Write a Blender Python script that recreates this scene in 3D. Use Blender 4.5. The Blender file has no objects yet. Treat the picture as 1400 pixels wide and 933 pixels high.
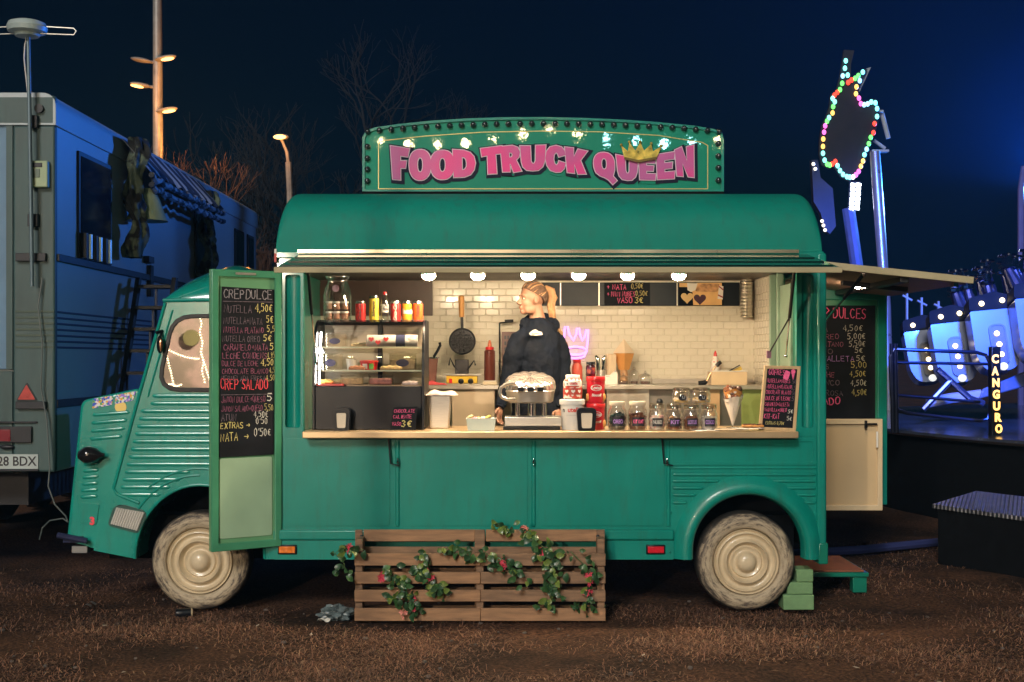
import bpy, bmesh, math, random
from math import sin, cos, pi, radians, sqrt, atan2
from mathutils import Vector, Matrix
from mathutils.geometry import tessellate_polygon

random.seed(11)
scene = bpy.context.scene
col = scene.collection

# ------------------------------------------------------------------ camera
FPX, CH, CD = 1710.0, 1.83, 9.0            # focal length in photo pixels, eye height, distance to the truck's flank
cam_data = bpy.data.cameras.new("camera")
cam = bpy.data.objects.new("camera", cam_data)
col.objects.link(cam)
cam.location = (0, -CD, CH)
cam.rotation_euler = (pi / 2, 0, 0)
cam_data.sensor_width = 36
cam_data.lens = FPX / 1400 * 36
cam_data.shift_y = 23.5 / 1400
cam_data.clip_start = 0.1
cam_data.clip_end = 2000
scene.camera = cam

# ------------------------------------------------------------------ world and light
SUN_EL, SUN_AZ = radians(29), radians(-16)  # azimuth measured from straight behind the camera
world = bpy.data.worlds.new("World")
scene.world = world
world.use_nodes = True
wn, wl = world.node_tree.nodes, world.node_tree.links
wn.clear()
w_out = wn.new("ShaderNodeOutputWorld")
w_bg = wn.new("ShaderNodeBackground")
w_sky = wn.new("ShaderNodeTexSky")
w_sky.sky_type = 'NISHITA'
w_sky.sun_disc = False
w_sky.sun_elevation = SUN_EL
w_sky.sun_rotation = pi + SUN_AZ
w_mul = wn.new("ShaderNodeMix")
w_mul.data_type = 'RGBA'
w_mul.blend_type = 'MULTIPLY'
w_mul.inputs[0].default_value = 1.0
w_mul.inputs[7].default_value = (0.02, 0.38, 0.72, 1)      # night: only the deep blue of the sky is left
wl.new(w_sky.outputs[0], w_mul.inputs[6])
wl.new(w_mul.outputs[2], w_bg.inputs[0])
w_bg.inputs[1].default_value = 0.0011
wl.new(w_bg.outputs[0], w_out.inputs[0])

sun_data = bpy.data.lights.new("sun", 'SUN')
sun_data.energy = 1.75
sun_data.angle = radians(13)
sun_data.color = (1.0, 0.96, 0.90)
sun = bpy.data.objects.new("sun", sun_data)
col.objects.link(sun)
_d = Vector((sin(SUN_AZ) * cos(SUN_EL), -cos(SUN_AZ) * cos(SUN_EL), sin(SUN_EL)))
sun.rotation_euler = _d.to_track_quat('Z', 'Y').to_euler()

scene.view_settings.view_transform = 'Standard'
scene.view_settings.look = 'None'
scene.view_settings.exposure = 0.0
scene.view_settings.gamma = 1.0
scene.cycles.use_denoising = True
scene.cycles.max_bounces = 8
scene.cycles.transparent_max_bounces = 24
scene.cycles.sample_clamp_indirect = 4.0
scene.cycles.caustics_reflective = False
scene.cycles.caustics_refractive = False

# ------------------------------------------------------------------ helpers
def S(Y):
    return FPX / (Y + CD)

def P(px, py, Y):
    """photo pixel and depth -> point in the place"""
    s = S(Y)
    return Vector(((px - 700) / s, Y, CH - (py - 490) / s))

def X(px, Y=0.0):
    return (px - 700) / S(Y)

def Z(py, Y=0.0):
    return CH - (py - 490) / S(Y)

class MB:
    """collects shapes; build() links them as one mesh object"""
    def __init__(self):
        self.v, self.f, self.m = [], [], []

    def add(self, vs, fs, mi=0):
        b = len(self.v)
        self.v += [tuple(p) for p in vs]
        self.f += [tuple(i + b for i in f) for f in fs]
        self.m += [mi] * len(fs)
        return self

    def box(self, lo, hi, mi=0, mat=None):
        x0, y0, z0 = lo
        x1, y1, z1 = hi
        vs = [Vector(p) for p in ((x0, y0, z0), (x1, y0, z0), (x1, y1, z0), (x0, y1, z0), (x0, y0, z1), (x1, y0, z1), (x1, y1, z1), (x0, y1, z1))]
        if mat is not None:
            vs = [mat @ p for p in vs]
        return self.add(vs, [(0, 3, 2, 1), (4, 5, 6, 7), (0, 1, 5, 4), (1, 2, 6, 5), (2, 3, 7, 6), (3, 0, 4, 7)], mi)

    def cbox(self, c, s, rot=None, mi=0):
        h = [a / 2 for a in s]
        m = Matrix.Translation(c)
        if rot is not None:
            m = m @ rot.to_4x4()
        return self.box([-a for a in h], h, mi, m)

    def tube(self, pts, r, n=8, caps=True, closed=False, mi=0):
        pts = [Vector(p) for p in pts]
        k = len(pts)
        rs = r if isinstance(r, (list, tuple)) else [r] * k
        vs, fs = [], []
        up = None
        for i, p in enumerate(pts):
            if closed:
                t = pts[(i + 1) % k] - pts[i - 1]
            else:
                t = pts[min(i + 1, k - 1)] - pts[max(i - 1, 0)]
            t = t.normalized() if t.length > 1e-9 else Vector((0, 0, 1))
            if up is None:
                a = Vector((0, 0, 1)) if abs(t.z) < .9 else Vector((1, 0, 0))
                up = (a - t * a.dot(t)).normalized()
            else:
                up = up - t * up.dot(t)
                up = up.normalized() if up.length > 1e-6 else t.orthogonal().normalized()
            sd = t.cross(up)
            for j in range(n):
                a = 2 * pi * j / n
                vs.append(p + (up * cos(a) + sd * sin(a)) * rs[i])
        for i in range(k if closed else k - 1):
            i2 = (i + 1) % k
            for j in range(n):
                j2 = (j + 1) % n
                fs.append((i * n + j, i * n + j2, i2 * n + j2, i2 * n + j))
        if caps and not closed:
            fs.append(tuple(range(n))[::-1])
            fs.append(tuple((k - 1) * n + j for j in range(n)))
        return self.add(vs, fs, mi)

    def cyl(self, p0, p1, r0, r1=None, n=12, mi=0):
        return self.tube([p0, p1], [r0, r0 if r1 is None else r1], n, mi=mi)

    def lathe(self, prof, c=(0, 0, 0), axis='z', n=24, mi=0, cap0=True, cap1=True, a0=0.0):
        vs, fs = [], []
        c = Vector(c)
        for r, h in prof:
            r = max(r, 1e-4)
            for j in range(n):
                a = 2 * pi * j / n + a0
                if axis == 'z':
                    vs.append(c + Vector((r * cos(a), r * sin(a), h)))
                elif axis == 'y':
                    vs.append(c + Vector((r * cos(a), h, -r * sin(a))))
                else:
                    vs.append(c + Vector((h, r * cos(a), r * sin(a))))
        k = len(prof)
        for i in range(k - 1):
            for j in range(n):
                j2 = (j + 1) % n
                fs.append((i * n + j, i * n + j2, (i + 1) * n + j2, (i + 1) * n + j))
        if cap0:
            fs.append(tuple(range(n))[::-1])
        if cap1:
            fs.append(tuple((k - 1) * n + j for j in range(n)))
        return self.add(vs, fs, mi)

    def ball(self, c, r, n=12, m=8, mi=0, rot=None):
        rx, ry, rz = r if isinstance(r, (list, tuple)) else (r, r, r)
        c = Vector(c)
        vs, fs = [], []
        for i in range(m + 1):
            t = pi * i / m
            for j in range(n):
                a = 2 * pi * j / n
                q = Vector((rx * max(sin(t), 1e-3) * cos(a), ry * max(sin(t), 1e-3) * sin(a), -rz * cos(t)))
                vs.append(c + (rot @ q if rot is not None else q))
        for i in range(m):
            for j in range(n):
                j2 = (j + 1) % n
                fs.append((i * n + j, i * n + j2, (i + 1) * n + j2, (i + 1) * n + j))
        fs.append(tuple(range(n))[::-1])
        fs.append(tuple(m * n + j for j in range(n)))
        return self.add(vs, fs, mi)

    def plate(self, poly, holes=(), o=(0, 0, 0), ux=(1, 0, 0), uz=(0, 0, 1), d0=0.0, d1=0.02, mi=0, side_mi=None, back=True):
        """a flat outline (with holes) given thickness: drawn in the ux/uz plane, from depth d0 to d1 along the normal ux x uz ... the front looks along -n"""
        o, ux, uz = Vector(o), Vector(ux).normalized(), Vector(uz).normalized()
        nrm = ux.cross(uz) * -1.0            # for ux = +x, uz = +z the normal is +y (into the picture)
        loops = [list(poly)] + [list(h) for h in holes]
        if area2(loops[0]) < 0:
            loops[0].reverse()
        for h in loops[1:]:
            if area2(h) > 0:
                h.reverse()
        tris = tessellate_polygon([[Vector((p[0], p[1], 0)) for p in L] for L in loops])
        flat = [p for L in loops for p in L]
        k = len(flat)
        front = [o + ux * p[0] + uz * p[1] + nrm * d0 for p in flat]
        backv = [o + ux * p[0] + uz * p[1] + nrm * d1 for p in flat]
        fs, ms = [], []
        for t in tris:
            a, b, c = t
            ar = (flat[b][0] - flat[a][0]) * (flat[c][1] - flat[a][1]) - (flat[b][1] - flat[a][1]) * (flat[c][0] - flat[a][0])
            if abs(ar) < 1e-12:
                continue
            if ar < 0:
                a, b, c = a, c, b
            fs.append((a, b, c)); ms.append(mi)
            if back:
                fs.append((k + a, k + c, k + b)); ms.append(mi)
        s0 = 0
        for L in loops:
            n = len(L)
            for i in range(n):
                i2 = (i + 1) % n
                fs.append((s0 + i, k + s0 + i, k + s0 + i2, s0 + i2)); ms.append(mi if side_mi is None else side_mi)
            s0 += n
        b = len(self.v)
        self.v += [tuple(p) for p in front + backv]
        self.f += [tuple(i + b for i in f) for f in fs]
        self.m += ms
        return self

    def surf(self, fn, nu, nv, mi=0, closed_u=False):
        vs = [fn(i / (nu if closed_u else nu - 1), j / (nv - 1)) for j in range(nv) for i in range(nu)]
        fs = []
        for j in range(nv - 1):
            for i in range(nu if closed_u else nu - 1):
                i2 = (i + 1) % nu
                fs.append((j * nu + i, j * nu + i2, (j + 1) * nu + i2, (j + 1) * nu + i))
        return self.add(vs, fs, mi)

    def build(self, name, mats, parent=None, sharp=35, bevel=0.0, seg=2, offset=None):
        me = bpy.data.meshes.new(name)
        vs = self.v
        if offset is not None:
            vs = [(p[0] - offset[0], p[1] - offset[1], p[2] - offset[2]) for p in vs]
        me.from_pydata(vs, [], self.f)
        for m in (mats if isinstance(mats, (list, tuple)) else [mats]):
            me.materials.append(m)
        if any(self.m):
            me.polygons.foreach_set("material_index", self.m)
        me.update()
        me.shade_smooth()
        if sharp is not None:
            me.set_sharp_from_angle(angle=radians(sharp))
        ob = bpy.data.objects.new(name, me)
        col.objects.link(ob)
        if parent is not None:
            ob.parent = parent
        if bevel:
            bv = ob.modifiers.new("bevel", 'BEVEL')
            bv.width = bevel
            bv.segments = seg
            bv.limit_method = 'ANGLE'
            bv.angle_limit = radians(40)
            bv.harden_normals = False
        return ob

def area2(p):
    return sum(p[i][0] * p[(i + 1) % len(p)][1] - p[(i + 1) % len(p)][0] * p[i][1] for i in range(len(p)))

def offset_poly(p, d):
    """grow (d > 0) or shrink an outline"""
    p = list(p)
    if area2(p) < 0:
        p.reverse()
    out = []
    n = len(p)
    for i in range(n):
        a, b, c = Vector(p[i - 1]), Vector(p[i]), Vector(p[(i + 1) % n])
        e0, e1 = (b - a), (c - b)
        if e0.length < 1e-9 or e1.length < 1e-9:
            out.append(tuple(b)); continue
        e0.normalize(); e1.normalize()
        n0, n1 = Vector((e0.y, -e0.x)), Vector((e1.y, -e1.x))
        q = n0 + n1
        if q.length < 1e-6:
            q = n0.copy()
        q.normalize()
        k = d / max(q.dot(n0), .55)
        out.append((b.x + q.x * k, b.y + q.y * k))
    return out

def rrect(x0, z0, x1, z1, r, n=5):
    out = []
    for cx, cz, a0 in ((x1 - r, z0 + r, -pi / 2), (x1 - r, z1 - r, 0), (x0 + r, z1 - r, pi / 2), (x0 + r, z0 + r, pi)):
        for i in range(n + 1):
            a = a0 + (pi / 2) * i / n
            out.append((cx + r * cos(a), cz + r * sin(a)))
    return out

def round_poly(p, r, n=4):
    """fillet the corners of a polygon; r one radius or one per corner"""
    out = []
    k = len(p)
    rs = r if isinstance(r, (list, tuple)) else [r] * k
    for i in range(k):
        a, b, c = Vector(p[i - 1]), Vector(p[i]), Vector(p[(i + 1) % k])
        u, v = (a - b), (c - b)
        if rs[i] <= 0:
            out.append(tuple(b)); continue
        rr = min(rs[i], u.length * .49, v.length * .49)
        s, e = b + u.normalized() * rr, b + v.normalized() * rr
        for j in range(n + 1):
            t = j / n
            q = s * (1 - t) ** 2 + b * 2 * t * (1 - t) + e * t * t
            out.append((q.x, q.y))
    return out

def circ(cx, cz, r, n=24, rz=None, a0=0.0, a1=2 * pi, end=False):
    rz = r if rz is None else rz
    k = n + 1 if end else n
    return [(cx + r * cos(a0 + (a1 - a0) * i / n), cz + rz * sin(a0 + (a1 - a0) * i / n)) for i in range(k)]

def thing(name, label, cat, loc=(0, 0, 0), rz=0.0, group=None):
    o = bpy.data.objects.new(name, None)
    o.empty_display_size = .1
    col.objects.link(o)
    o.location = loc
    o.rotation_euler = (0, 0, rz)
    o["label"] = label
    o["category"] = cat
    if group:
        o["group"] = group
    return o

def tag(o, label, cat, group=None):
    o["label"] = label
    o["category"] = cat
    if group:
        o["group"] = group
    return o

def kind(o, k):
    o["kind"] = k
    return o

def copy_part(src, parent, loc=None, rot=None, scale=None):
    c = src.copy()
    col.objects.link(c)
    c.parent = parent
    if loc is not None: c.location = loc
    if rot is not None: c.rotation_euler = rot
    if scale is not None: c.scale = scale
    return c

def copy_tree(o, label=None, loc=None, rz=None):
    c = o.copy()
    col.objects.link(c)
    if label: c["label"] = label
    if loc is not None: c.location = loc
    if rz is not None: c.rotation_euler = (0, 0, rz)
    for ch in list(o.children):
        d = ch.copy(); col.objects.link(d); d.parent = c
        for g in list(ch.children):
            e = g.copy(); col.objects.link(e); e.parent = d
    return c

# ------------------------------------------------------------------ materials
def M(name, c, rough=.5, metal=0.0, var=.08, vs=6.0, bump=0.0, bs=60.0, coat=0.0, spec=None, rvar=.12, stretch=None, c2=None, thr=None, detail=4.0, grime=None):
    m = bpy.data.materials.new(name)
    m.use_nodes = True
    nt = m.node_tree
    N, L = nt.nodes, nt.links
    b = N["Principled BSDF"]
    b.inputs["Metallic"].default_value = metal
    if coat:
        b.inputs["Coat Weight"].default_value = coat
        b.inputs["Coat Roughness"].default_value = .08 if coat < .85 else .025
    if spec is not None:
        b.inputs["Specular IOR Level"].default_value = spec
    tc = N.new("ShaderNodeTexCoord")
    src = tc.outputs["Object"]
    if stretch:
        mp = N.new("ShaderNodeMapping")
        mp.inputs["Scale"].default_value = stretch
        L.new(src, mp.inputs[0]); src = mp.outputs[0]
    nz = N.new("ShaderNodeTexNoise")
    nz.inputs["Scale"].default_value = vs
    nz.inputs["Detail"].default_value = detail
    L.new(src, nz.inputs["Vector"])
    rp = N.new("ShaderNodeValToRGB")
    lo, hi = (thr or (.3, .7))
    rp.color_ramp.elements[0].position = lo
    rp.color_ramp.elements[1].position = hi
    d = c2 if c2 is not None else tuple(min(1, x * (1 + var)) for x in c)
    a = c if c2 is not None else tuple(x * (1 - var) for x in c)
    rp.color_ramp.elements[0].color = (*a, 1)
    rp.color_ramp.elements[1].color = (*d, 1)
    L.new(nz.outputs["Fac"], rp.inputs[0])
    if grime:
        # dried dirt: vertical runs and blotches with a shape of their own
        mpg = N.new("ShaderNodeMapping"); mpg.inputs["Scale"].default_value = (5, 5, .9)
        L.new(tc.outputs["Object"], mpg.inputs[0])
        ng = N.new("ShaderNodeTexNoise"); ng.inputs["Scale"].default_value = 3.5; ng.inputs["Detail"].default_value = 7; ng.inputs["Roughness"].default_value = .7
        L.new(mpg.outputs[0], ng.inputs[0])
        rg = N.new("ShaderNodeValToRGB"); rg.color_ramp.elements[0].position = .50; rg.color_ramp.elements[1].position = .78
        rg.color_ramp.elements[0].color = (0, 0, 0, 1); rg.color_ramp.elements[1].color = (.55, .55, .55, 1)
        L.new(ng.outputs["Fac"], rg.inputs[0])
        mg = N.new("ShaderNodeMix"); mg.data_type = 'RGBA'
        L.new(rg.outputs[0], mg.inputs[0]); L.new(rp.outputs[0], mg.inputs[6]); mg.inputs[7].default_value = (*grime, 1)
        L.new(mg.outputs[2], b.inputs["Base Color"])
    else:
        L.new(rp.outputs[0], b.inputs["Base Color"])
    mr = N.new("ShaderNodeMapRange")
    mr.inputs[3].default_value = max(.02, rough - rvar * rough * 2)
    mr.inputs[4].default_value = min(1, rough + rvar * rough * 2)
    L.new(nz.outputs["Fac"], mr.inputs[0])
    L.new(mr.outputs[0], b.inputs["Roughness"])
    if bump:
        n2 = N.new("ShaderNodeTexNoise")
        n2.inputs["Scale"].default_value = bs
        n2.inputs["Detail"].default_value = 3
        L.new(src, n2.inputs["Vector"])
        bp = N.new("ShaderNodeBump")
        bp.inputs["Strength"].default_value = bump
        bp.inputs["Distance"].default_value = .01
        L.new(n2.outputs["Fac"], bp.inputs["Height"])
        L.new(bp.outputs[0], b.inputs["Normal"])
        if coat >= .85:
            L.new(bp.outputs[0], b.inputs["Coat Normal"])
    return m

def emit(name, c, s, var=0.0):
    m = bpy.data.materials.new(name)
    m.use_nodes = True
    N, L = m.node_tree.nodes, m.node_tree.links
    b = N["Principled BSDF"]
    b.inputs["Base Color"].default_value = (*[min(1, x * .6) for x in c], 1)
    b.inputs["Emission Color"].default_value = (*c, 1)
    b.inputs["Emission Strength"].default_value = s
    return m

def thin_glass(name, tint=(1, 1, 1), refl=.12, rough=.02, edge=.75):
    """a thin clear wall: straight see-through with a reflection that grows at the edges"""
    m = bpy.data.materials.new(name)
    m.use_nodes = True
    N, L = m.node_tree.nodes, m.node_tree.links
    N.clear()
    out = N.new("ShaderNodeOutputMaterial")
    mix = N.new("ShaderNodeMixShader")
    tr = N.new("ShaderNodeBsdfTransparent")
    tr.inputs[0].default_value = (*tint, 1)
    gl = N.new("ShaderNodeBsdfGlossy")
    gl.inputs[0].default_value = (.95, .97, 1, 1)
    gl.inputs["Roughness"].default_value = rough
    lw = N.new("ShaderNodeLayerWeight")
    lw.inputs[0].default_value = .35
    mr = N.new("ShaderNodeMapRange")
    mr.inputs[3].default_value = refl
    mr.inputs[4].default_value = edge
    L.new(lw.outputs["Facing"], mr.inputs[0])
    L.new(mr.outputs[0], mix.inputs[0])
    L.new(tr.outputs[0], mix.inputs[1])
    L.new(gl.outputs[0], mix.inputs[2])
    L.new(mix.outputs[0], out.inputs[0])
    return m

GREEN = M("green_paint", (.003, .225, .180), .36, var=.10, vs=2.5, bump=.09, bs=4.5, coat=.25, spec=.35, grime=(.030, .125, .09))
GREEN_C = M("green_gloss_paint", (.005, .26, .210), .28, var=.08, vs=2.5, bump=.07, bs=6, coat=.8, grime=(.035, .13, .095))
GREEN_R = M("matt_green_roof_paint", (.003, .215, .168), .62, var=.08, vs=1.6, bump=.06, bs=4.5, spec=.2, grime=(.03, .13, .10))
GREEN_D = M("green_paint_aged", (.005, .17, .115), .32, var=.12, vs=5, bump=.05, bs=14, coat=.4)
GREEN_L = M("pale_green_paint", (.13, .33, .17), .38, var=.08, vs=4, bump=.03, bs=20, coat=.2)
CREAM = M("cream_paint", (.62, .52, .36), .4, var=.06, vs=5, bump=.03, bs=30, coat=.2)
RUBBER = M("black_rubber", (.012, .012, .014), .55, var=.3, vs=30, bump=.1)
BLACK = M("black_plastic", (.006, .0075, .011), .34, var=.2, vs=12, spec=.3)
BLACKM = M("matt_black_paint", (.004, .0045, .006), .85, var=.3, vs=9, spec=.12)
STEEL = M("brushed_steel", (.66, .62, .56), .36, .8, var=.08, vs=20, stretch=(1, 1, 14), bump=.04, bs=60)
CHROME = M("chrome", (.75, .75, .75), .1, 1.0, var=.03)
DARKMETAL = M("dark_metal", (.06, .06, .065), .4, .8, var=.2, vs=14)
TILE = M("cream_glazed_tile", (.75, .70, .58), .2, var=.05, vs=3, bump=.004, bs=18, coat=.25)
GROUT = M("tile_grout", (.66, .61, .49), .8, var=.1, vs=20)
BROWN_P = M("dark_brown_panel", (.075, .045, .035), .4, var=.15, vs=3, bump=.02)
BOARD = M("chalkboard", (.008, .009, .012), .75, var=.5, vs=3.5, bump=.05, bs=80, stretch=(1, 1, 2.2), spec=.2)
PINE = M("pale_wood", (.55, .38, .2), .55, var=.16, vs=5, stretch=(6, 6, 1), bump=.1, bs=40)
WOOD = M("rough_pallet_wood", (.30, .165, .085), .7, var=.3, vs=3, stretch=(1.5, 9, 14), bump=.25, bs=30)
WOOD2 = M("weathered_pallet_wood", (.22, .13, .075), .75, var=.35, vs=3, stretch=(1.5, 9, 14), bump=.3, bs=34)
GLASS = thin_glass("thin_glass", refl=.03)
JARGLASS = thin_glass("jar_glass", refl=.09, edge=.8)
WHITE = M("white_plastic", (.75, .73, .68), .35, var=.04)
CARDW = M("white_paper", (.75, .72, .66), .7, var=.05, bump=.05)
CHALK_W = M("white_chalk", (.6, .6, .55), .8, var=.3, vs=60)
CHALK_D = M("smudged_chalk", (.13, .10, .13), .8, var=.5, vs=50)
CHALK_Y = M("yellow_chalk", (.62, .55, .2), .8, var=.3, vs=60)
CHALK_P = M("pink_chalk", (.85, .12, .30), .7, var=.2, vs=60)
CHALK_R = M("red_chalk", (.9, .07, .10), .7, var=.2, vs=60)
CHALK_DP = M("smudged_pink_chalk", (.26, .08, .15), .8, var=.5, vs=50)
CHALK_V = M("violet_chalk", (.42, .22, .62), .7, var=.2, vs=60)

# ------------------------------------------------------------------ hand lettering: strokes on a 4 x 6 grid
GLY = {
 'A': "0,0 2,6 4,0;.8,2.2 3.2,2.2", 'B': "0,0 0,6 2.6,6 3.7,4.8 2.6,3.2 0,3.2;2.4,3.2 4,1.6 2.6,0 0,0",
 'C': "4,5 2.6,6 1,5.4 .1,3 1,.6 2.6,0 4,1", 'D': "0,0 0,6 2,6 3.8,4.5 3.8,1.5 2,0 0,0", 'E': "3.8,6 0,6 0,0 3.8,0;0,3.1 3,3.1",
 'F': "3.8,6 0,6 0,0;0,3.1 3,3.1", 'G': "4,5 2.6,6 1,5.4 .1,3 1,.6 2.6,0 4,1 4,2.8 2.4,2.8", 'H': "0,0 0,6;4,0 4,6;0,3 4,3",
 'I': "1.6,0 1.6,6", 'J': "3.4,6 3.4,1.4 2.2,0 .8,.2 0,1.4", 'K': "0,0 0,6;3.8,6 0,2.8 4,0", 'L': "0,6 0,0 3.6,0",
 'M': "0,0 .5,6 2.2,2 3.9,6 4.4,0", 'N': "0,0 0,6 4,0 4,6", 'O': "2,6 .4,5 0,3 .5,.9 2,0 3.5,.9 4,3 3.6,5 2,6",
 'P': "0,0 0,6 2.8,6 4,4.6 2.8,3 0,3", 'Q': "2,6 .4,5 0,3 .5,.9 2,0 3.5,.9 4,3 3.6,5 2,6;2.4,1.6 4.2,-.6", 'R': "0,0 0,6 2.8,6 3.9,4.6 2.8,3.1 0,3.1;1.8,3.1 4,0",
 'S': "3.8,5.2 2.2,6 .5,5.2 .6,3.7 3.3,2.4 3.7,.9 2,0 0,.8", 'T': "0,6 4,6;2,6 2,0", 'U': "0,6 .2,1.4 1.4,0 2.8,.1 3.8,1.6 4,6",
 'V': "0,6 2,0 4,6", 'W': "0,6 1,0 2.2,4.4 3.4,0 4.6,6", 'X': "0,6 4,0;4,6 0,0", 'Y': "0,6 2,3 4,6;2,3 2,0", 'Z': "0,6 4,6 0,0 4,0",
 '0': "2,6 .4,4.6 .4,1.4 2,0 3.5,1.4 3.5,4.6 2,6", '1': ".6,4.6 2,6 2,0", '2': ".2,4.8 1.6,6 3.5,5 3.2,3.4 0,0 3.9,0", '3': ".2,5.5 2,6 3.5,4.8 1.5,3.2 3.7,1.8 2.2,0 0,.6",
 '4': "3,0 3,6 0,2 4,2", '5': "3.7,6 .6,6 .4,3.5 2.4,3.8 3.7,2 2.4,.1 .1,.5", '6': "3.2,6 .8,3.6 .3,1.4 1.8,0 3.5,1.2 2.8,3 .6,2.4", '7': "0,6 3.8,6 1.4,0",
 '8': "2,3.2 .5,4.6 2,6 3.5,4.6 2,3.2 .3,1.5 2,0 3.7,1.5 2,3.2", '9': "3.5,4.4 2,3 .5,4.4 2,6 3.5,4.6 2.6,0", ',': "1,.6 .5,-1", '.': "1,0 1.2,.5", "'": "1,6 .8,4.6",
 '€': "3.8,5 2.4,5.6 1,4.4 .7,2.6 1.4,.6 3.6,.4;0,3.4 2.8,3.4;0,2.2 2.5,2.2", '+': ".4,3 3.6,3;2,1.4 2,4.6", '-': ".5,3 3.2,3", '>': "0,3 4.6,3;3.4,4.4 4.8,3 3.4,1.6", ' ': "", '/': "0,0 3,6", '*': "1,3 2,3.4",
}

def scrawl(mb, text, o, ux, uz, h, w=None, th=.006, lift=.002, jit=.35, mi=0, gap=1.5, seed=1):
    """chalk strokes on a board: o is the left end of the base line, h the cap height, w the total width to fill"""
    rnd = random.Random(seed * 977 + len(text))
    o, ux, uz = Vector(o), Vector(ux).normalized(), Vector(uz).normalized()
    nrm = ux.cross(uz)
    cells, x = [], 0.0
    for ch in text:
        g = GLY.get(ch, "")
        cw = {'I': 2.2, ',': 1.2, '.': 1.2, "'": 1.2, ' ': 1.8, 'M': 4.6, 'W': 4.8, '>': 5, '1': 2.6}.get(ch, 4.0)
        cells.append((g, x)); x += cw + gap
    total = max(x - gap, 1)
    sx = (w / total) if w else h / 6
    sz = h / 6
    lay = 0
    th = min(th, h * .15, sx * 5.5 * .17)
    for g, x0 in cells:
        dx, dz, sk, sc = rnd.uniform(-jit, jit) * .5, rnd.uniform(-jit, jit), rnd.uniform(-.08, .1), rnd.uniform(.9, 1.08)
        for pl in g.split(';'):
            pts = []
            for q in pl.split():
                a, b = q.split(',')
                a, b = float(a) + rnd.uniform(-.12, .12), float(b) + rnd.uniform(-.15, .15)
                pts.append(((x0 + dx + a * sc + b * sk) * sx, (dz + b * sc) * sz))
            if len(pts) < 2:
                continue
            lay += 1
            lf = lift + .00012 * (lay % 6)
            vs, fs = [], []
            for i, p in enumerate(pts):
                a, b = pts[max(i - 1, 0)], pts[min(i + 1, len(pts) - 1)]
                t = Vector((b[0] - a[0], b[1] - a[1]))
                t = t.normalized() if t.length > 1e-9 else Vector((1, 0))
                hw = th * .5 * rnd.uniform(.8, 1.15)
                ex = t * (-hw * .5 if i == 0 else (hw * .5 if i == len(pts) - 1 else 0))
                for s in (1, -1):
                    vs.append(o + ux * (p[0] + ex.x - t.y * hw * s) + uz * (p[1] + ex.y + t.x * hw * s) + nrm * lf)
            for i in range(len(pts) - 1):
                fs.append((2 * i, 2 * i + 1, 2 * i + 3, 2 * i + 2))
            mb.add(vs, fs, mi)
    return mb

def print_text(name, text, size, m, parent, o, ux=(1, 0, 0), uz=(0, 0, 1), bold=0.0, extrude=.0012, align='CENTER', width=None, shear=0.0):
    """printed lettering in Blender's own font, turned into a mesh"""
    cu = bpy.data.curves.new(name, 'FONT')
    cu.body = text
    cu.size = size
    cu.align_x = align
    cu.align_y = 'CENTER'
    cu.offset = bold
    cu.extrude = extrude
    cu.shear = shear
    cu.resolution_u = 3
    tmp = bpy.data.objects.new(name, cu)
    col.objects.link(tmp)
    dg = bpy.context.evaluated_depsgraph_get()
    me = bpy.data.meshes.new_from_object(tmp.evaluated_get(dg))
    bpy.data.objects.remove(tmp)
    me.name = name
    ux, uz = Vector(ux).normalized(), Vector(uz).normalized()
    nn = ux.cross(uz)
    if width:
        xs = [v.co.x for v in me.vertices]
        k = width / max(max(xs) - min(xs), 1e-6)
        for v in me.vertices: v.co.x *= k
    R = Matrix((ux, uz, nn)).transposed().to_4x4()
    me.transform(Matrix.Translation(Vector(o)) @ R)
    me.materials.clear()
    me.materials.append(m)
    ob = bpy.data.objects.new(name, me)
    col.objects.link(ob)
    ob.parent = parent
    return ob

# ================================================================== GROUND AND SKY GO FIRST (see also the grass further down)
def ground_material():
    m = bpy.data.materials.new("dry_trodden_ground")
    m.use_nodes = True
    N, L = m.node_tree.nodes, m.node_tree.links
    b = N["Principled BSDF"]
    b.inputs["Roughness"].default_value = .9
    b.inputs["Specular IOR Level"].default_value = .15
    tc = N.new("ShaderNodeTexCoord")
    n1 = N.new("ShaderNodeTexNoise"); n1.inputs["Scale"].default_value = 1.1; n1.inputs["Detail"].default_value = 6
    n2 = N.new("ShaderNodeTexNoise"); n2.inputs["Scale"].default_value = 45; n2.inputs["Detail"].default_value = 5
    L.new(tc.outputs["Object"], n1.inputs[0]); L.new(tc.outputs["Object"], n2.inputs[0])
    r1 = N.new("ShaderNodeValToRGB")
    e = r1.color_ramp.elements
    e[0].position, e[1].position = .38, .66
    e[0].color, e[1].color = (.036, .023, .018, 1), (.115, .064, .043, 1)
    r2 = N.new("ShaderNodeValToRGB")
    e = r2.color_ramp.elements
    e[0].position, e[1].position = .35, .7
    e[0].color, e[1].color = (.35, .32, .3, 1), (1.5, 1.35, 1.15, 1)
    L.new(n1.outputs["Fac"], r1.inputs[0]); L.new(n2.outputs["Fac"], r2.inputs[0])
    mx = N.new("ShaderNodeMix"); mx.data_type = 'RGBA'; mx.blend_type = 'MULTIPLY'; mx.inputs[0].default_value = 1
    L.new(r1.outputs[0], mx.inputs[6]); L.new(r2.outputs[0], mx.inputs[7])
    L.new(mx.outputs[2], b.inputs["Base Color"])
    bp = N.new("ShaderNodeBump"); bp.inputs["Strength"].default_value = .8; bp.inputs["Distance"].default_value = .03
    L.new(n2.outputs["Fac"], bp.inputs["Height"]); L.new(bp.outputs[0], b.inputs["Normal"])
    return m

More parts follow.
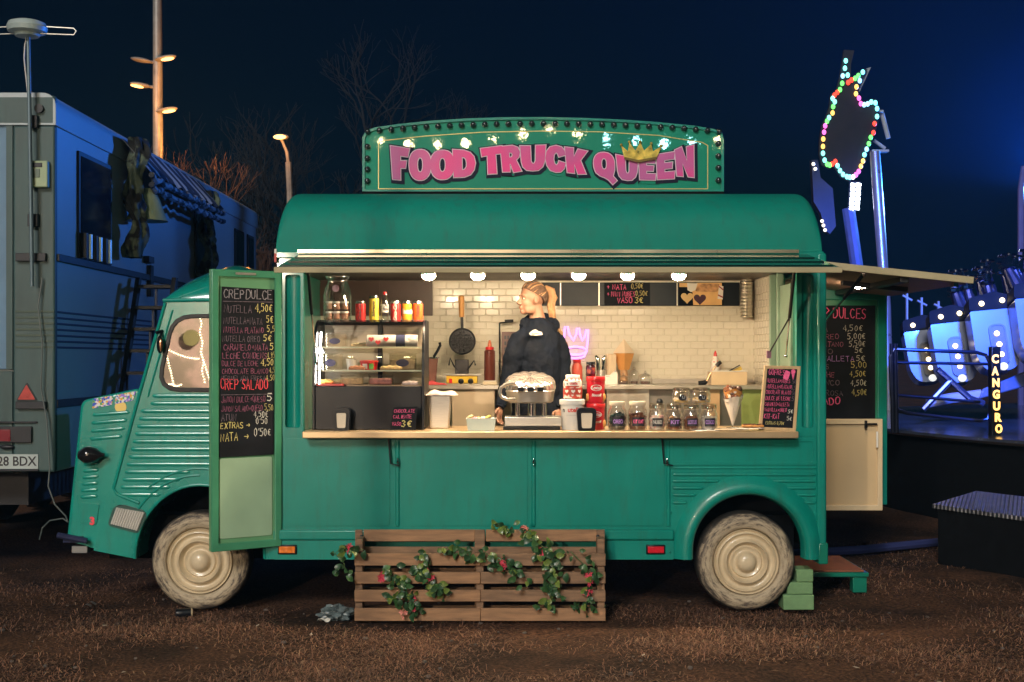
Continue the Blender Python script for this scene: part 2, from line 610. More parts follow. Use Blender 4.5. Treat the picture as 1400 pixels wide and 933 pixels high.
def ground_z(x, y):
    k = max(0.0, 1 - max(abs(x), abs(y + 1.5)) / 30)
    return k * (.012 * sin(2.1 * x + .7 * y) + .012 * sin(3.3 * y - 1.1 * x + 1) + .006 * sin(7.7 * x + 5.1 * y)) - .022

gm = MB()
xs = [-900, -300, -100, -40, -20, -12] + [-8 + i * .2 for i in range(81)] + [12, 20, 40, 100, 300, 900]
ys = [-300, -100, -40, -20, -12, -9] + [-6.5 + i * .2 for i in range(61)] + [8, 12, 20, 40, 100, 300, 1200]
gm.surf(lambda u, v: (xs[round(u * (len(xs) - 1))], ys[round(v * (len(ys) - 1))], ground_z(xs[round(u * (len(xs) - 1))], ys[round(v * (len(ys) - 1))])), len(xs), len(ys))
ground = kind(gm.build("ground", ground_material(), sharp=None), "structure")

# ================================================================== FOOD TRUCK
truck = thing("food_truck", "vintage green food truck with a rounded roof and open serving hatch", "food truck")
XL, XR, DEP = X(378), X(1128), 1.9          # box body: left end, right end, depth
ZG = Z(345)                                  # gutter
ZC = 1.31                                    # counter top
FLOOR = .72

def pp(*pts, Y=0.0):
    return [(X(a, Y), Z(b, Y)) for a, b in pts]

def arch_pts(cx, cy, rx, rz, n=20, Y=0.0, a0=0.0, a1=pi):
    s = S(Y)
    return [(X(cx, Y) + rx / s * cos(a0 + (a1 - a0) * i / n), Z(cy, Y) + rz / s * sin(a0 + (a1 - a0) * i / n)) for i in range(n + 1)]

def capsule(mb, x0, x1, z, r, y=0.0, flat=.7, z1=None, n=8):
    """a pressed horizontal rib, half sunk in the sheet, with rounded ends"""
    z1 = z if z1 is None else z1
    pts, rs = [], []
    L = x1 - x0
    for t, k in ((0, .15), (r * .35 / L, .6), (r * 1.0 / L, .9), (r * 1.8 / L, 1), (1 - r * 1.8 / L, 1), (1 - r / L, .9), (1 - r * .35 / L, .6), (1, .15)):
        pts.append(Vector((x0 + L * t, y, z + (z1 - z) * t))); rs.append(r * k)
    b = len(mb.v)
    mb.tube(pts, rs, n)
    mb.v[b:] = [(p[0], y + (p[1] - y) * flat, p[2]) for p in mb.v[b:]]

# ---- flank of the box body with the rear wheel arch cut out
m = MB()
arch = arch_pts(1023, 752, 77, 80)
m.plate(pp((383, 764), (383, 596), (1122, 596), (1122, 764), (1100, 764)) + arch + pp((946, 764)), d0=0, d1=.05)
m.build("side_panel", GREEN, truck)
panel_src = None
for x0, x1 in ((392, 533), (554, 721), (738, 908)):
    m = MB()
    m.plate(round_poly(pp((x0, 719), (x1, 719), (x1, 600), (x0, 600)), [.04, .04, .01, .01]), d0=-.007, d1=.002)
    m.build("flank_panel", GREEN, truck, bevel=.006)
for x0 in (540, 726, 910):
    m = MB()
    m.tube([P(x0 + 3.5, 603, .004), P(x0 + 3.5, 719, .004)], 3.4 / 190, 10)
    m.build("seam_rib", GREEN, truck)
m = MB()
m.box((X(364), -.030, Z(738)), (X(921), .02, Z(724)))
m.build("sill_rail", GREEN, truck, bevel=.012, seg=3)
m = MB()
m.plate(round_poly(pp((366, 765), (921, 765), (921, 739), (366, 739)), [.06, .01, .01, .01]), d0=-.012, d1=.04)
m.build("sill_skirt", GREEN, truck, bevel=.006)
# rear wheel arch flare
m = MB()
prof = [(74, .06), (76, -.02), (79, -.05), (85, -.058), (92, -.042), (99, -.016), (103, .002)]
k = []
def flare(u, v):
    a = pi * u
    r, y = prof[round(v * (len(prof) - 1))]
    xx, zz = r / 190 * cos(a), r / 190 * sin(a)
    return (X(1023) + xx * 1.0, y, Z(752) + zz * 1.0)
m.surf(flare, 33, len(prof))
for sx in (1, -1):                            # straight feet below the arc
    vs = []
    for r, y in prof:
        vs.append((X(1023) + sx * r / 190, y, Z(752)))
        vs.append((X(1023) + sx * r / 190, y, Z(764)))
    m.add(vs, [(2 * i, 2 * i + 1, 2 * i + 3, 2 * i + 2) for i in range(len(prof) - 1)])
m.build("wheel_arch", GREEN, truck, sharp=60)
# horizontal ribs pressed into the rear quarter
for y, x0, x1 in ((640, 915, 1117), (649, 919, 1116), (658, 919, 984), (658, 1050, 1116), (667.5, 919, 962), (667.5, 1071, 1116), (677, 919, 952), (677, 1084, 1116), (687.5, 919, 940), (687.5, 1092, 1116)):
    m = MB()
    capsule(m, X(x0), X(x1), Z(y), 2.6 / 190 if y > 641 else 2 / 190, y=.002, flat=.9)
    m.build("pressed_rib", GREEN, truck, sharp=None)
m = MB()
m.plate(rrect(X(916), Z(636), X(1116), Z(600), .02), holes=[rrect(X(921), Z(632), X(1111), Z(604), .015)], d0=-.008, d1=.002)
m.build("quarter_frame", GREEN, truck, bevel=.004)
m = MB()
m.box((X(1116), -.02, Z(764)), (X(1129.5), .10, Z(346)))
m.build("corner_post", GREEN, truck, bevel=.018, seg=3)
m = MB()
m.box((X(1118), -.03, Z(771)), (X(1131), .16, Z(742)))
m.build("post_foot", GREEN_D, truck, bevel=.008)
# small rivets on the lower rear quarter
for px, py in ((1118, 755), (1117, 742), (1107, 760), (916, 755), (917, 730), (917, 700)):
    m = MB(); m.ball(P(px, py, -.022), .007, 8, 5); m.build("rivet", GREEN, truck)

# ---- pillars either side of the serving opening
for (x0, x1) in ((383, 415), (1089, 1116)):
    m = MB()
    m.plate(rrect(X(x0), Z(597), X(x1), Z(346), .004), holes=[rrect(X(x0 + 7), Z(585), X(x1 - 4), Z(376), .02)], d0=-.004, d1=.05)
    m.build("opening_pillar", GREEN, truck, bevel=.006)
    m = MB()
    cx = (X(x0 + 7) + X(x1 - 4)) / 2
    hw = (X(x1 - 4) - X(x0 + 7)) / 2
    def dish(u, v, cx=cx, hw=hw):
        s = u * 2 - 1
        return (cx + s * hw * 1.02, .045 - .022 * (s * s) + .012 * sin(3 * v + 1) * (1 - s * s), Z(586) + (Z(375) - Z(586)) * v)
    m.surf(dish, 9, 12)
    m.build("pillar_recess", GREEN, truck, sharp=None)
m = MB()
m.box((X(383), .0, Z(372.5, 0)), (X(1116), .05, Z(346)))
m.build("header_panel", GREEN_D, truck, bevel=.004)

# ---- roof: a barrel vault with rounded ends
def roof_fn(x0, x1, dep, z0, h, ex, ey, p=2.2, q=2.0, y0=0.0):
    def fn(u, v):
        # cosine spacing gives finer steps at the edges
        s, t = (1 - cos(pi * u)) / 2, (1 - cos(pi * v)) / 2
        x, y = x0 + (x1 - x0) * s, y0 + dep * t
        dx, dy = min(x - x0, x1 - x), min(y - y0, y0 + dep - y)
        fx = (1 - max(0, 1 - dx / ex) ** p) ** (1 / p)
        fy = (1 - max(0, 1 - dy / ey) ** q) ** (1 / q)
        return (x, y, z0 + h * min(fx, 1) * fy)
    return fn
m = MB()
m.surf(roof_fn(XL - .005, X(1124), DEP, ZG, .485, .13, .75, 3.0, 3.2), 120, 60)
m.build("roof", GREEN_R, truck, sharp=None)
m = MB()
m.box((XL - .012, -.018, ZG - .045), (X(1126), .06, ZG + .004))
m.build("gutter", GREEN, truck, bevel=.008)
m = MB()
m.box((X(408), -.03, Z(346.5)), (X(1091), -.016, Z(342)))
STRIP = M("warm_aluminium_strip", (.75, .62, .45), .28, 1.0, var=.3, vs=1.4, stretch=(1, 1, 1))
m.build("trim_strip", STRIP, truck)
m = MB()
m.box((X(376), -.028, Z(359)), (X(379), -.017, Z(341)))
m.build("side_tag", M("red_white_tag", (.7, .65, .6), .5, c2=(.5, .06, .05), thr=(.55, .56), vs=14), truck)

# ---- raised serving hatch (hinged at the gutter) and its gas struts
HY, HZ, EY, EZ = -.03, Z(349, -.03), -.95, Z(367.5, -.95)
hx0, hx1 = X(376, EY), X(1150, EY)
hu = Vector((0, EY - HY, EZ - HZ)); hl = hu.length; hu.normalize(); hn = Vector((0, -hu.z, hu.y)) * -1.0
if hn.z < 0: hn = -hn
def hbox(a0, a1, x0, x1, t0, t1):
    """a box in the hatch's own plane: a along the slope, t above it"""
    vs = []
    for t in (t0, t1):
        for a, x in ((a0, x0), (a0, x1), (a1, x1), (a1, x0)):
            vs.append(Vector((x, HY, HZ)) + hu * a + hn * t)
    return vs
HF = [(0, 1, 2, 3), (7, 6, 5, 4), (4, 5, 1, 0), (5, 6, 2, 1), (6, 7, 3, 2), (7, 4, 0, 3)]
HATCHTOP = M("dark_green_gloss", (.004, .035, .03), .16, var=.2, vs=3, bump=.05, bs=6, coat=.4)  # little light falls on the hatch top: that darkness is in this green
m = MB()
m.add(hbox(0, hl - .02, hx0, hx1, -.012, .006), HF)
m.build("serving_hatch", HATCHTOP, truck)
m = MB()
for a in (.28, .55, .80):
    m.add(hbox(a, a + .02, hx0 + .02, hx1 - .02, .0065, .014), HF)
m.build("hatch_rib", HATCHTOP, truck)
m = MB()
m.add(hbox(hl - .02, hl + .012, hx0 - .006, hx1 + .006, -.026, .010), HF)
m.build("hatch_edge", M("hatch_edge_trim", (.46, .40, .25), .35, var=.15, vs=2.5, coat=.2), truck, bevel=.004)
m = MB()
m.add(hbox(.03, hl - .03, hx0 + .03, hx1 - .03, -.02, -.0125), HF)
m.build("hatch_lining", M("hatch_lining_cream", (.40, .33, .25), .5, var=.1), truck)
for name_x, yb in ((431.5, 497),):
    m = MB()
    a, b = P(432, 497, .03), Vector((X(421, -.62), -.62, HZ - .62 * .19 - .03))
    mid = a.lerp(b, .55)
    m.cyl(mid, b, .011, n=10)
    m.build("gas_strut", BLACK, truck)
    m = MB(); m.cyl(a, mid, .0055, n=8); m.ball(a, .013, 8, 6)
    m.build("strut_rod", CHROME, truck)
m = MB()
a, b = P(1074.5, 487, .04), Vector((X(1086, -.62), -.62, HZ - .62 * .19 - .03))
mid = P(1079.5, 434, -.2)
m.cyl(mid, b, .012, n=10)
m.build("gas_strut", BLACK, truck)
m = MB(); m.cyl(a, mid, .0055, n=8); m.ball(a, .013, 8, 6)
m.build("strut_rod", CHROME, truck)
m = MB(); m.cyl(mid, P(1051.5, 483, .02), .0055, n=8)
m.cbox(P(1051, 485, .02), (.03, .03, .055), mi=1)  # the tip's mauve is the neon's reflection put into colour
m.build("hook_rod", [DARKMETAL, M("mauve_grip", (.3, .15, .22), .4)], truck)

# ---- six lamps under the hatch
LAMPW = emit("warm_lamp", (1.0, .75, .48), 560)
LY = .10
for px in (586, 653, 722, 791, 858, 928):
    CEIL = 2.50
    lx, lz = X(px, LY), Z(377, LY)
    m = MB()
    m.lathe([(.052, .016), (.055, .0), (.052, -.008)], (lx, LY, lz + .012), n=20)
    b = m.build("hatch_lamp", WHITE, truck)
    m = MB()
    m.lathe([(.0505, .004), (.047, -.012), (.036, -.025), (.018, -.032), (.002, -.034)], (lx, LY, lz), n=20, cap0=True)
    m.build("lamp_dome", LAMPW, b)
    m = MB()
    m.cyl((lx, LY, lz + .028), (lx, LY, CEIL), .02, n=10)
    m.build("lamp_stem", BLACK, b)

# ---- interior shell
BY, CEIL, IX0, IX1 = 1.80, 2.50, -1.66, 2.09
m = MB()
m.box((IX0 - .03, 1.84, .48), (XR - .05, DEP - .01, 2.61)); m.build("back_panel", GREEN_D, truck)
m = MB()
m.box((XL, .03, .48), (XL + .04, DEP - .012, ZG)); m.build("end_panel", GREEN_D, truck)
m = MB()
m.box((IX0, .60, FLOOR - .05), (2.2, 1.83, FLOOR)); m.build("floor", M("grey_vinyl_floor", (.16, .15, .14), .5), truck)
m = MB()
m.box((IX0, .06, CEIL), (2.2, 1.83, CEIL + .03)); m.build("ceiling", M("dark_ceiling", (.07, .055, .045), .45, var=.15, vs=2), truck)
m = MB()
m.box((IX0 - .02, .06, FLOOR), (IX0, 1.83, CEIL)); m.build("inner_wall", M("beige_wall_lining", (.40, .29, .21), .5, var=.06), truck)
m = MB()
m.box((IX0, BY + .0045, FLOOR), (IX1, BY + .035, CEIL)); m.build("back_wall", GROUT, truck)
# right side: tiled return, then the rear door jamb
m = MB()
m.box((IX1, 1.08, FLOOR), (IX1 + .02, BY + .03, CEIL)); m.build("side_wall", M("cream_wall_lining", (.60, .56, .44), .35, var=.04), truck)
m = MB()
m.box((IX1 - .02, 1.03, FLOOR), (IX1 + .03, 1.08, CEIL)); m.box((IX1 + .0, .86, FLOOR), (IX1 + .05, .90, CEIL)); m.box((IX1 + .02, .50, FLOOR), (IX1 + .05, .86, 2.40))
m.build("door_jamb", M("sage_green_paint", (.22, .33, .24), .4, var=.08), truck, bevel=.006)
m = MB()
m.box((IX1 + .045, .06, FLOOR), (IX1 + .07, .52, CEIL)); m.box((IX1 + .06, .9, FLOOR), (IX1 + .07, 1.03, CEIL))
m.build("jamb_panel", GREEN_D, truck)
m = MB()
m.box((2.17, .06, FLOOR), (2.20, .5, CEIL)); m.build("rear_panel", GREEN, truck)

# ---- glazed tiles: single tiles on the back wall (the ones that show), the return wall's tiles joined
TW, TH, GAP = .114, .0575, .0035
tile_me = None
cells = []
z_low, z_hi = Z(548, BY), Z(386, BY)
row = 0
z = z_hi - TH
tx0 = X(592, BY)
while z > z_low:
    zc = z + TH / 2
    off = 0 if row % 2 == 0 else TW / 2
    xa = tx0 - off - TW * 2
    while xa < IX1 - .01:
        a, b = max(xa, (X(580, BY) if zc < Z(432, BY) else tx0)), min(xa + TW, IX1)
        py = 490 - (zc - CH) * S(BY)
        px = 700 + (a + b) / 2 * S(BY)
        hide = py < 420 and px > 764               # the dark strip with the menu covers these
        if b - a > .02 and not hide:
            cells.append((a, b, z))
        xa += TW
    z -= TH
    row += 1
full = [c for c in cells if c[1] - c[0] > TW - .002]
rest = [c for c in cells if c[1] - c[0] <= TW - .002]
full.sort(key=lambda c: -c[2])
single, more = full[:296], full[296:]
rnd = random.Random(4)
src = None
for a, b, z in single:
    if src is None:
        m = MB()
        w, h = TW - GAP, TH - GAP
        m.box((-w / 2, .002, -h / 2), (w / 2, .012, h / 2)); 
        e = .004
        vs = [(-w / 2, .002, -h / 2), (w / 2, .002, -h / 2), (w / 2, .002, h / 2), (-w / 2, .002, h / 2), (-w / 2 + e, -.001, -h / 2 + e), (w / 2 - e, -.001, -h / 2 + e), (w / 2 - e, -.001, h / 2 - e), (-w / 2 + e, -.001, h / 2 - e)]
        m = MB()
        m.add(vs + [(-w / 2, .012, -h / 2), (w / 2, .012, -h / 2), (w / 2, .012, h / 2), (-w / 2, .012, h / 2)],
              [(4, 5, 6, 7), (0, 1, 5, 4), (1, 2, 6, 5), (2, 3, 7, 6), (3, 0, 4, 7), (0, 8, 9, 1), (1, 9, 10, 2), (2, 10, 11, 3), (3, 11, 8, 0)])
        src = o = m.build("tile", TILE, truck, sharp=15)
    else:
        o = copy_part(src, truck)
    o.location = ((a + b) / 2, BY, z + TH / 2)
    o.rotation_euler = (rnd.gauss(0, .004), 0, rnd.gauss(0, .0035))
m = MB()
for a, b, z in rest + more:
    m.box((a + GAP / 2, BY - .001, z + GAP / 2), (b - GAP / 2, BY + .012, z + TH - GAP / 2))
kind(m.build("tile_remainder", TILE, truck), "stuff")
m = MB()
z = z_hi + TH
row = 0
while z > z_low:
    y = BY - .002 - (TW / 2 if row % 2 else 0)
    while y > 1.1:
        m.box((IX1 - .006, max(y - TW + GAP, 1.09), z + GAP / 2), (IX1 + .002, y, z + TH - GAP / 2)); y -= TW
    z -= TH; row += 1
kind(m.build("return_tile", TILE, truck, bevel=.003, seg=1), "stuff")

# ---- dark strip under the ceiling at the back: panels, dividers; brown panel on the left
m = MB()
m.box((X(425, BY), BY - .02, Z(432, BY)), (X(591.5, BY), BY + .008, CEIL - .002))
m.box((X(455, BY), BY - .03, Z(382, BY)), (X(520, BY), BY - .02, Z(378.5, BY)), mi=1)
m.box((X(497, BY), BY - .026, Z(431, BY)), (X(519, BY), BY - .021, Z(383, BY)))
m.build("dark_wall_panel", [BROWN_P, BLACK], truck)
m = MB()
m.box((X(740, BY), BY - .022, Z(418.5, BY)), (X(1010, BY), BY + .01, Z(386.5, BY)))
m.build("black_strip", M("black_glass_strip", (.012, .016, .022), .38, var=.4, vs=2, spec=.25), truck)
for px in (765.5, 818, 924.5):
    m = MB()
    m.box((X(px, BY), BY - .03, Z(418.5, BY)), (X(px + 1.4, BY), BY - .0225, Z(387, BY)))
    m.build("divider", STEEL, truck)
# hand-lettered price panel in the strip
m = MB()
m.box((X(826, BY), BY - .034, Z(418, BY)), (X(888, BY), BY - .0225, Z(387, BY)))
pb = m.build("price_panel", BOARD, truck)
for mt, rows in ((CHALK_P, (("+ NATA", 830, 396, 26, 7),)), (CHALK_P, (("+ MINI NUBES", 830, 405.5, 38, 6.5), ("VASO", 844, 414.5, 20, 7.5))),
                 (CHALK_Y, (("0,50€", 863, 395, 16, 7), ("0,50€", 869, 404.5, 16, 6.5), ("3€", 868, 414.5, 11, 8)))):
    for i, (t, px, py, w, h) in enumerate(rows):
        m = MB()
        scrawl(m, t, P(px, py, BY - .034), (1, 0, 0), (0, 0, 1), h / S(BY), w / S(BY), th=.0085, seed=i + len(t))
        m.build("chalk_lettering", mt, pb, sharp=None)
# the picture panel: two heart biscuits and a cone on kraft paper (printed, flat)
m = MB()
m.box((X(927.5, BY), BY - .034, Z(418, BY)), (X(988, BY), BY - .0225, Z(387, BY)))
pic = m.build("picture_panel", BLACKM, truck)
def heart(cx, cz, r):
    out = []
    for i in range(28):
        t = 2 * pi * i / 28
        out.append((cx + r * .0625 * 16 * sin(t) ** 3, cz + r * .0625 * (13 * cos(t) - 5 * cos(2 * t) - 2 * cos(3 * t) - cos(4 * t))))
    return out
KRAFT = M("kraft_print", (.75, .45, .17), .6, var=.15, vs=9)
yb = BY - .036
def flatpic(poly, mt, dy, name):
    mm = MB(); mm.plate(poly, o=(0, yb - dy, 0), d0=0, d1=.0015); mm.build(name, mt, pic)
def bp(*pts): return [(X(a, BY), Z(b, BY)) for a, b in pts]
flatpic(bp((947, 417.8), (986, 417.8), (986, 387.4), (952, 387.4), (940, 396), (946, 400)), KRAFT, 0, "kraft_print")
flatpic(bp((928, 393), (940, 393), (940, 387.5), (928, 387.5)), KRAFT, .0, "kraft_print")
flatpic(bp((939, 397), (944, 400), (950, 397), (953, 388), (938.5, 387.6)), CARDW, .002, "paper_print")
flatpic(round_poly(bp((949, 399), (980, 400), (983, 388.4), (955, 388.4)), .02), M("waffle_print", (.5, .26, .11), .6, var=.5, vs=25), .0035, "waffle_print")
flatpic(heart(X(938.5, BY), Z(407.5, BY), .053), M("biscuit_print", (.72, .5, .22), .5), .0035, "heart_print")
flatpic(heart(X(956, BY), Z(409.5, BY), .053), M("dark_heart_print", (.05, .012, .03), .4), .0035, "heart_print")
flatpic(bp((980, 409), (987, 410), (988, 392), (982, 391)), CARDW, .005, "straw_print")
flatpic(bp((980.5, 405), (987, 408), (987, 406), (980.5, 403)), M("red_stripe_print", (.3, .03, .03), .5), .0068, "straw_stripe")
flatpic(bp((981.5, 393), (988, 398), (988, 396), (981.5, 391)), bpy.data.materials["red_stripe_print"], .0068, "straw_stripe")
m = MB()
m.surf(lambda u, v: (X(1021, 1.68) + (.052 + .005 * sin(v * 2 * pi * 11)) * cos(2 * pi * u), 1.70 + (.052 + .005 * sin(v * 2 * pi * 11)) * sin(2 * pi * u), 2.18 + .32 * v), 20, 90, closed_u=True)
m.build("ribbed_duct", M("ribbed_foil", (.72, .68, .58), .22, .9), truck, sharp=None)
# pink neon crown on the tiles
NEON = emit("violet_neon", (.78, .36, 1.0), 1.7)
m = MB()
Yn = BY - .03
crown = [(772, 482), (771, 462), (772.5, 447), (776, 447), (778.5, 458), (784, 466), (788, 457), (789, 449), (791.5, 449), (793, 458), (796, 466), (800, 459), (801.5, 451), (804, 451), (803.5, 465), (802, 478)]
m.tube([P(a, b, Yn) for a, b in crown], .0085, 8)
m.tube([P(787 + 15 * cos(t * pi / 9), 480 + 5.5 * sin(t * pi / 9), Yn) for t in range(18)], .0085, 8, closed=True)
m.tube([P(772 + i * 3.75, 486 + 4.4 * sin(pi * i / 8) + (-6 if i == 8 else 0), Yn) for i in range(9)], .0085, 8)
nc = m.build("neon_crown", NEON)
tag(nc, "violet neon crown outline mounted on the cream tiled wall", "neon sign")

# ---- counter
m = MB()
m.box((X(413, -.14), -.14, ZC - .048), (X(1092, -.14), .62, ZC))
COUNTER = M("worn_steel_counter", (.72, .52, .30), .3, .55, var=.18, vs=2.2, stretch=(1, 3, 1), bump=.03, bs=30)
m.build("counter", COUNTER, truck, bevel=.006)
for x0 in (531, 905):
    m = MB()
    m.tube([P(x0, 600, -.035), P(x0 + 3, 634, -.035), P(x0 + 15, 637, -.035)], .006, n=6)
    m.build("counter_bracket", BLACK, truck)
for px, py in ((544, 632), (729.5, 632), (912, 632)):
    m = MB()
    m.ball(P(px, py, -.03), (.012, .014, .014), 8, 6); m.ball(P(px, py - 4, -.03), .009, 8, 6); m.ball(P(px, py + 4, -.03), .007, 8, 6)
    m.build("latch", CHROME, truck)
for px in (535, 725, 906):
    m = MB()
    m.lathe([(.02, 0), (.02, .012), (.012, .016)], P(px, 599.5, -.07), n=12)
    m.build("counter_button", CHROME, truck)
# back worktop
WY0, WZ = 1.28, Z(527, 1.28)
m = MB()
m.box((X(578, WY0), WY0, WZ - .035), (X(1049, WY0), BY - .005, WZ))
m.box((X(850, 1.7), BY - .02, WZ), (X(1049, 1.7), BY - .004, WZ + .045))
m.build("worktop", STEEL, truck, bevel=.005)
m = MB()
m.box((X(618, 1.3), 1.31, FLOOR), (X(676, 1.3), BY - .01, WZ - .037)); m.build("worktop_cabinet", M("pale_beige_cabinet", (.62, .5, .36), .35, .2), truck)
m = MB()
m.box((X(830, 1.3), 1.33, FLOOR), (X(888, 1.3), BY - .01, WZ - .037)); m.build("worktop_cabinet", STEEL, truck)
m = MB()
m.box((X(888, 1.3), 1.36, FLOOR), (X(1016, 1.3), BY - .01, WZ - .037)); m.build("worktop_cabinet", M("grey_shadow_steel", (.30, .28, .26), .35, .7, vs=4), truck)  # darker grey steel front
m = MB()
m.box((X(968, 1.3), 1.33, FLOOR), (X(985, 1.3), 1.36, WZ - .037)); m.build("tan_panel", M("tan_board", (.5, .33, .18), .5), truck)
m = MB()
m.box((X(1015, 1.3), 1.33, FLOOR), (X(1046, 1.3), BY - .01, WZ - .037)); m.build("worktop_cabinet", M("olive_green_panel", (.23, .30, .09), .45), truck)

# ---- marker lights on the sill
for px, c, nm in ((393.5, (.75, .18, .02), "amber_reflector"), (896, (.6, .015, .03), "red_reflector")):
    m = MB(); m.box((X(px - 13), -.026, Z(757.5)), (X(px + 13), -.008, Z(744.5)))
    b = m.build("marker_light", BLACK, truck, bevel=.006)
    m = MB(); m.box((X(px - 11), -.038, Z(755.5)), (X(px + 11), -.0262, Z(746.5)))
    m.build("marker_lens", M(nm, c, .15, var=.25, vs=30, coat=.5, bump=.3, bs=90), b, bevel=.004)

# ---- wheels
def tyre_material():
    m = bpy.data.materials.new("whitewashed_scuffed_tyre")
    m.use_nodes = True
    N, L = m.node_tree.nodes, m.node_tree.links
    b = N["Principled BSDF"]; b.inputs["Roughness"].default_value = .7
    tc = N.new("ShaderNodeTexCoord")
    sp = N.new("ShaderNodeSeparateXYZ"); L.new(tc.outputs["Object"], sp.inputs[0])
    at = N.new("ShaderNodeMath"); at.operation = 'ARCTAN2'; L.new(sp.outputs[2], at.inputs[0]); L.new(sp.outputs[0], at.inputs[1])
    cb = N.new("ShaderNodeCombineXYZ"); cb2 = N.new("ShaderNodeCombineXYZ")
    L.new(sp.outputs[0], cb2.inputs[0]); L.new(sp.outputs[2], cb2.inputs[1])
    ln = N.new("ShaderNodeVectorMath"); ln.operation = 'LENGTH'; L.new(cb2.outputs[0], ln.inputs[0])
    sa = N.new("ShaderNodeMath"); sa.operation = 'MULTIPLY'; sa.inputs[1].default_value = 1.2; L.new(at.outputs[0], sa.inputs[0])
    sr = N.new("ShaderNodeMath"); sr.operation = 'MULTIPLY'; sr.inputs[1].default_value = 17; L.new(ln.outputs["Value"], sr.inputs[0])
    L.new(sa.outputs[0], cb.inputs[0]); L.new(sr.outputs[0], cb.inputs[1])
    n1 = N.new("ShaderNodeTexNoise"); n1.inputs["Scale"].default_value = 2.6; n1.inputs["Detail"].default_value = 8; n1.inputs["Roughness"].default_value = .75
    L.new(cb.outputs[0], n1.inputs[0])
    # more of the paint is gone towards the tread
    wr = N.new("ShaderNodeMapRange"); wr.inputs[1].default_value = .25; wr.inputs[2].default_value = .36; wr.inputs[3].default_value = -.10; wr.inputs[4].default_value = .08
    L.new(ln.outputs["Value"], wr.inputs[0])
    ad = N.new("ShaderNodeMath"); ad.operation = 'ADD'; L.new(n1.outputs["Fac"], ad.inputs[0])
    w2 = N.new("ShaderNodeMapRange"); w2.inputs[1].default_value = .340; w2.inputs[2].default_value = .358; w2.inputs[3].default_value = 0; w2.inputs[4].default_value = .16
    L.new(ln.outputs["Value"], w2.inputs[0])
    a2 = N.new("ShaderNodeMath"); a2.operation = 'ADD'; L.new(wr.outputs[0], a2.inputs[0]); L.new(w2.outputs[0], a2.inputs[1]); L.new(a2.outputs[0], ad.inputs[1])
    rp = N.new("ShaderNodeValToRGB")
    e = rp.color_ramp.elements
    e[0].position, e[0].color = .40, (.44, .36, .25, 1)
    e[1].position, e[1].color = .68, (.02, .018, .016, 1)
    x = rp.color_ramp.elements.new(.50); x.color = (.28, .225, .155, 1)
    x = rp.color_ramp.elements.new(.57); x.color = (.10, .08, .065, 1)
    L.new(ad.outputs[0], rp.inputs[0]); L.new(rp.outputs[0], b.inputs["Base Color"])
    bp = N.new("ShaderNodeBump"); bp.inputs["Strength"].default_value = .3; bp.inputs["Distance"].default_value = .004; bp.invert = True
    L.new(ad.outputs[0], bp.inputs["Height"]); L.new(bp.outputs[0], b.inputs["Normal"])
    return m
TYRE = tyre_material()
HUB = M("cream_hub_paint", (.60, .49, .33), .34, var=.1, vs=9, coat=.3, bump=.04, bs=40)
def wheel(px, py, yf, rot):
    e = bpy.data.objects.new("wheel", None); col.objects.link(e); e.parent = truck
    e.location = (X(px), yf, Z(py)); e.rotation_euler = (0, rot, 0)
    R = 68 / 190
    m = MB()
    m.lathe([(.240, .03), (.2405, .0), (.246, -.016), (.25, -.022), (.285, -.028), (.315, -.026), (.338, -.012), (R - .006, .012), (R, .03), (R, .15), (R - .01, .17), (.30, .19), (.23, .17)], axis='y', n=72, cap0=False, cap1=False)
    m.build("tyre", TYRE, e, sharp=50)
    m = MB()
    m.lathe([(.0, -.052), (.025, -.051), (.048, -.044), (.064, -.030), (.072, -.010), (.078, .004), (.090, .006), (.102, -.002), (.108, -.004), (.112, .004), (.120, .012), (.131, .002), (.140, -.022), (.148, -.034), (.155, -.030), (.160, -.014), (.172, .004), (.188, .004), (.200, -.010), (.208, -.022), (.216, -.020), (.221, -.006), (.228, -.012), (.233, -.018), (.2365, -.010), (.2375, .02)], axis='y', n=64, cap1=False)
    m.build("hub_cap", HUB, e, sharp=70)
    return e
wheel(1022, 770, .055, .4)
wheel(271, 769, .055, 2.2)
# dark linings behind the wheels and the chassis
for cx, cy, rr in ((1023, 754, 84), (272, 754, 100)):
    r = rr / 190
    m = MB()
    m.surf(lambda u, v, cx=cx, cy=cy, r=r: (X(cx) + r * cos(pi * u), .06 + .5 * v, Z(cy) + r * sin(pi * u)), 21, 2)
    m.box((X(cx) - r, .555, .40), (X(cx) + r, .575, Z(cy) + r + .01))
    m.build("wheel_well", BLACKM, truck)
m = MB()
m.box((-3.0, .32, .34), (2.1, 1.7, .66)); m.box((X(385), .06, .40), (X(930), .30, .47))
m.build("chassis", BLACKM, truck)

# ---- cab and nose
cab_poly = round_poly(pp((222, 410), (386, 410), (386, 765), (361, 765)), [.03, 0, 0, 0]) + arch_pts(273, 764, 88, 100, 24) + pp((184, 764), (128, 753), (150, 668))
m = MB(); m.plate(cab_poly, d0=0.0, d1=1.9); m.build("cab_shell", GREEN_C, truck, bevel=.014, seg=3)
nose_poly = round_poly(pp((88, 740), (93, 690), (108, 548), (188, 531), (196, 600), (160, 752), (140, 756)), [.01, .0, .05, .0, 0, 0, 0])
m = MB(); m.plate(nose_poly, d0=.035, d1=1.86); m.build("nose_shell", GREEN_C, truck, bevel=.022, seg=3)
m = MB()
m.surf(roof_fn(X(221), X(383), 1.86, Z(411), .33, .75, .6, 2.0, 2.0, .02), 30, 30); m.build("cab_roof", GREEN_C, truck, sharp=None)
m = MB(); m.tube([P(223, 411, -.004), P(300, 410, -.004), P(384, 410, -.004)], .014, 8); m.build("drip_rail", GREEN_C, truck)
m = MB()
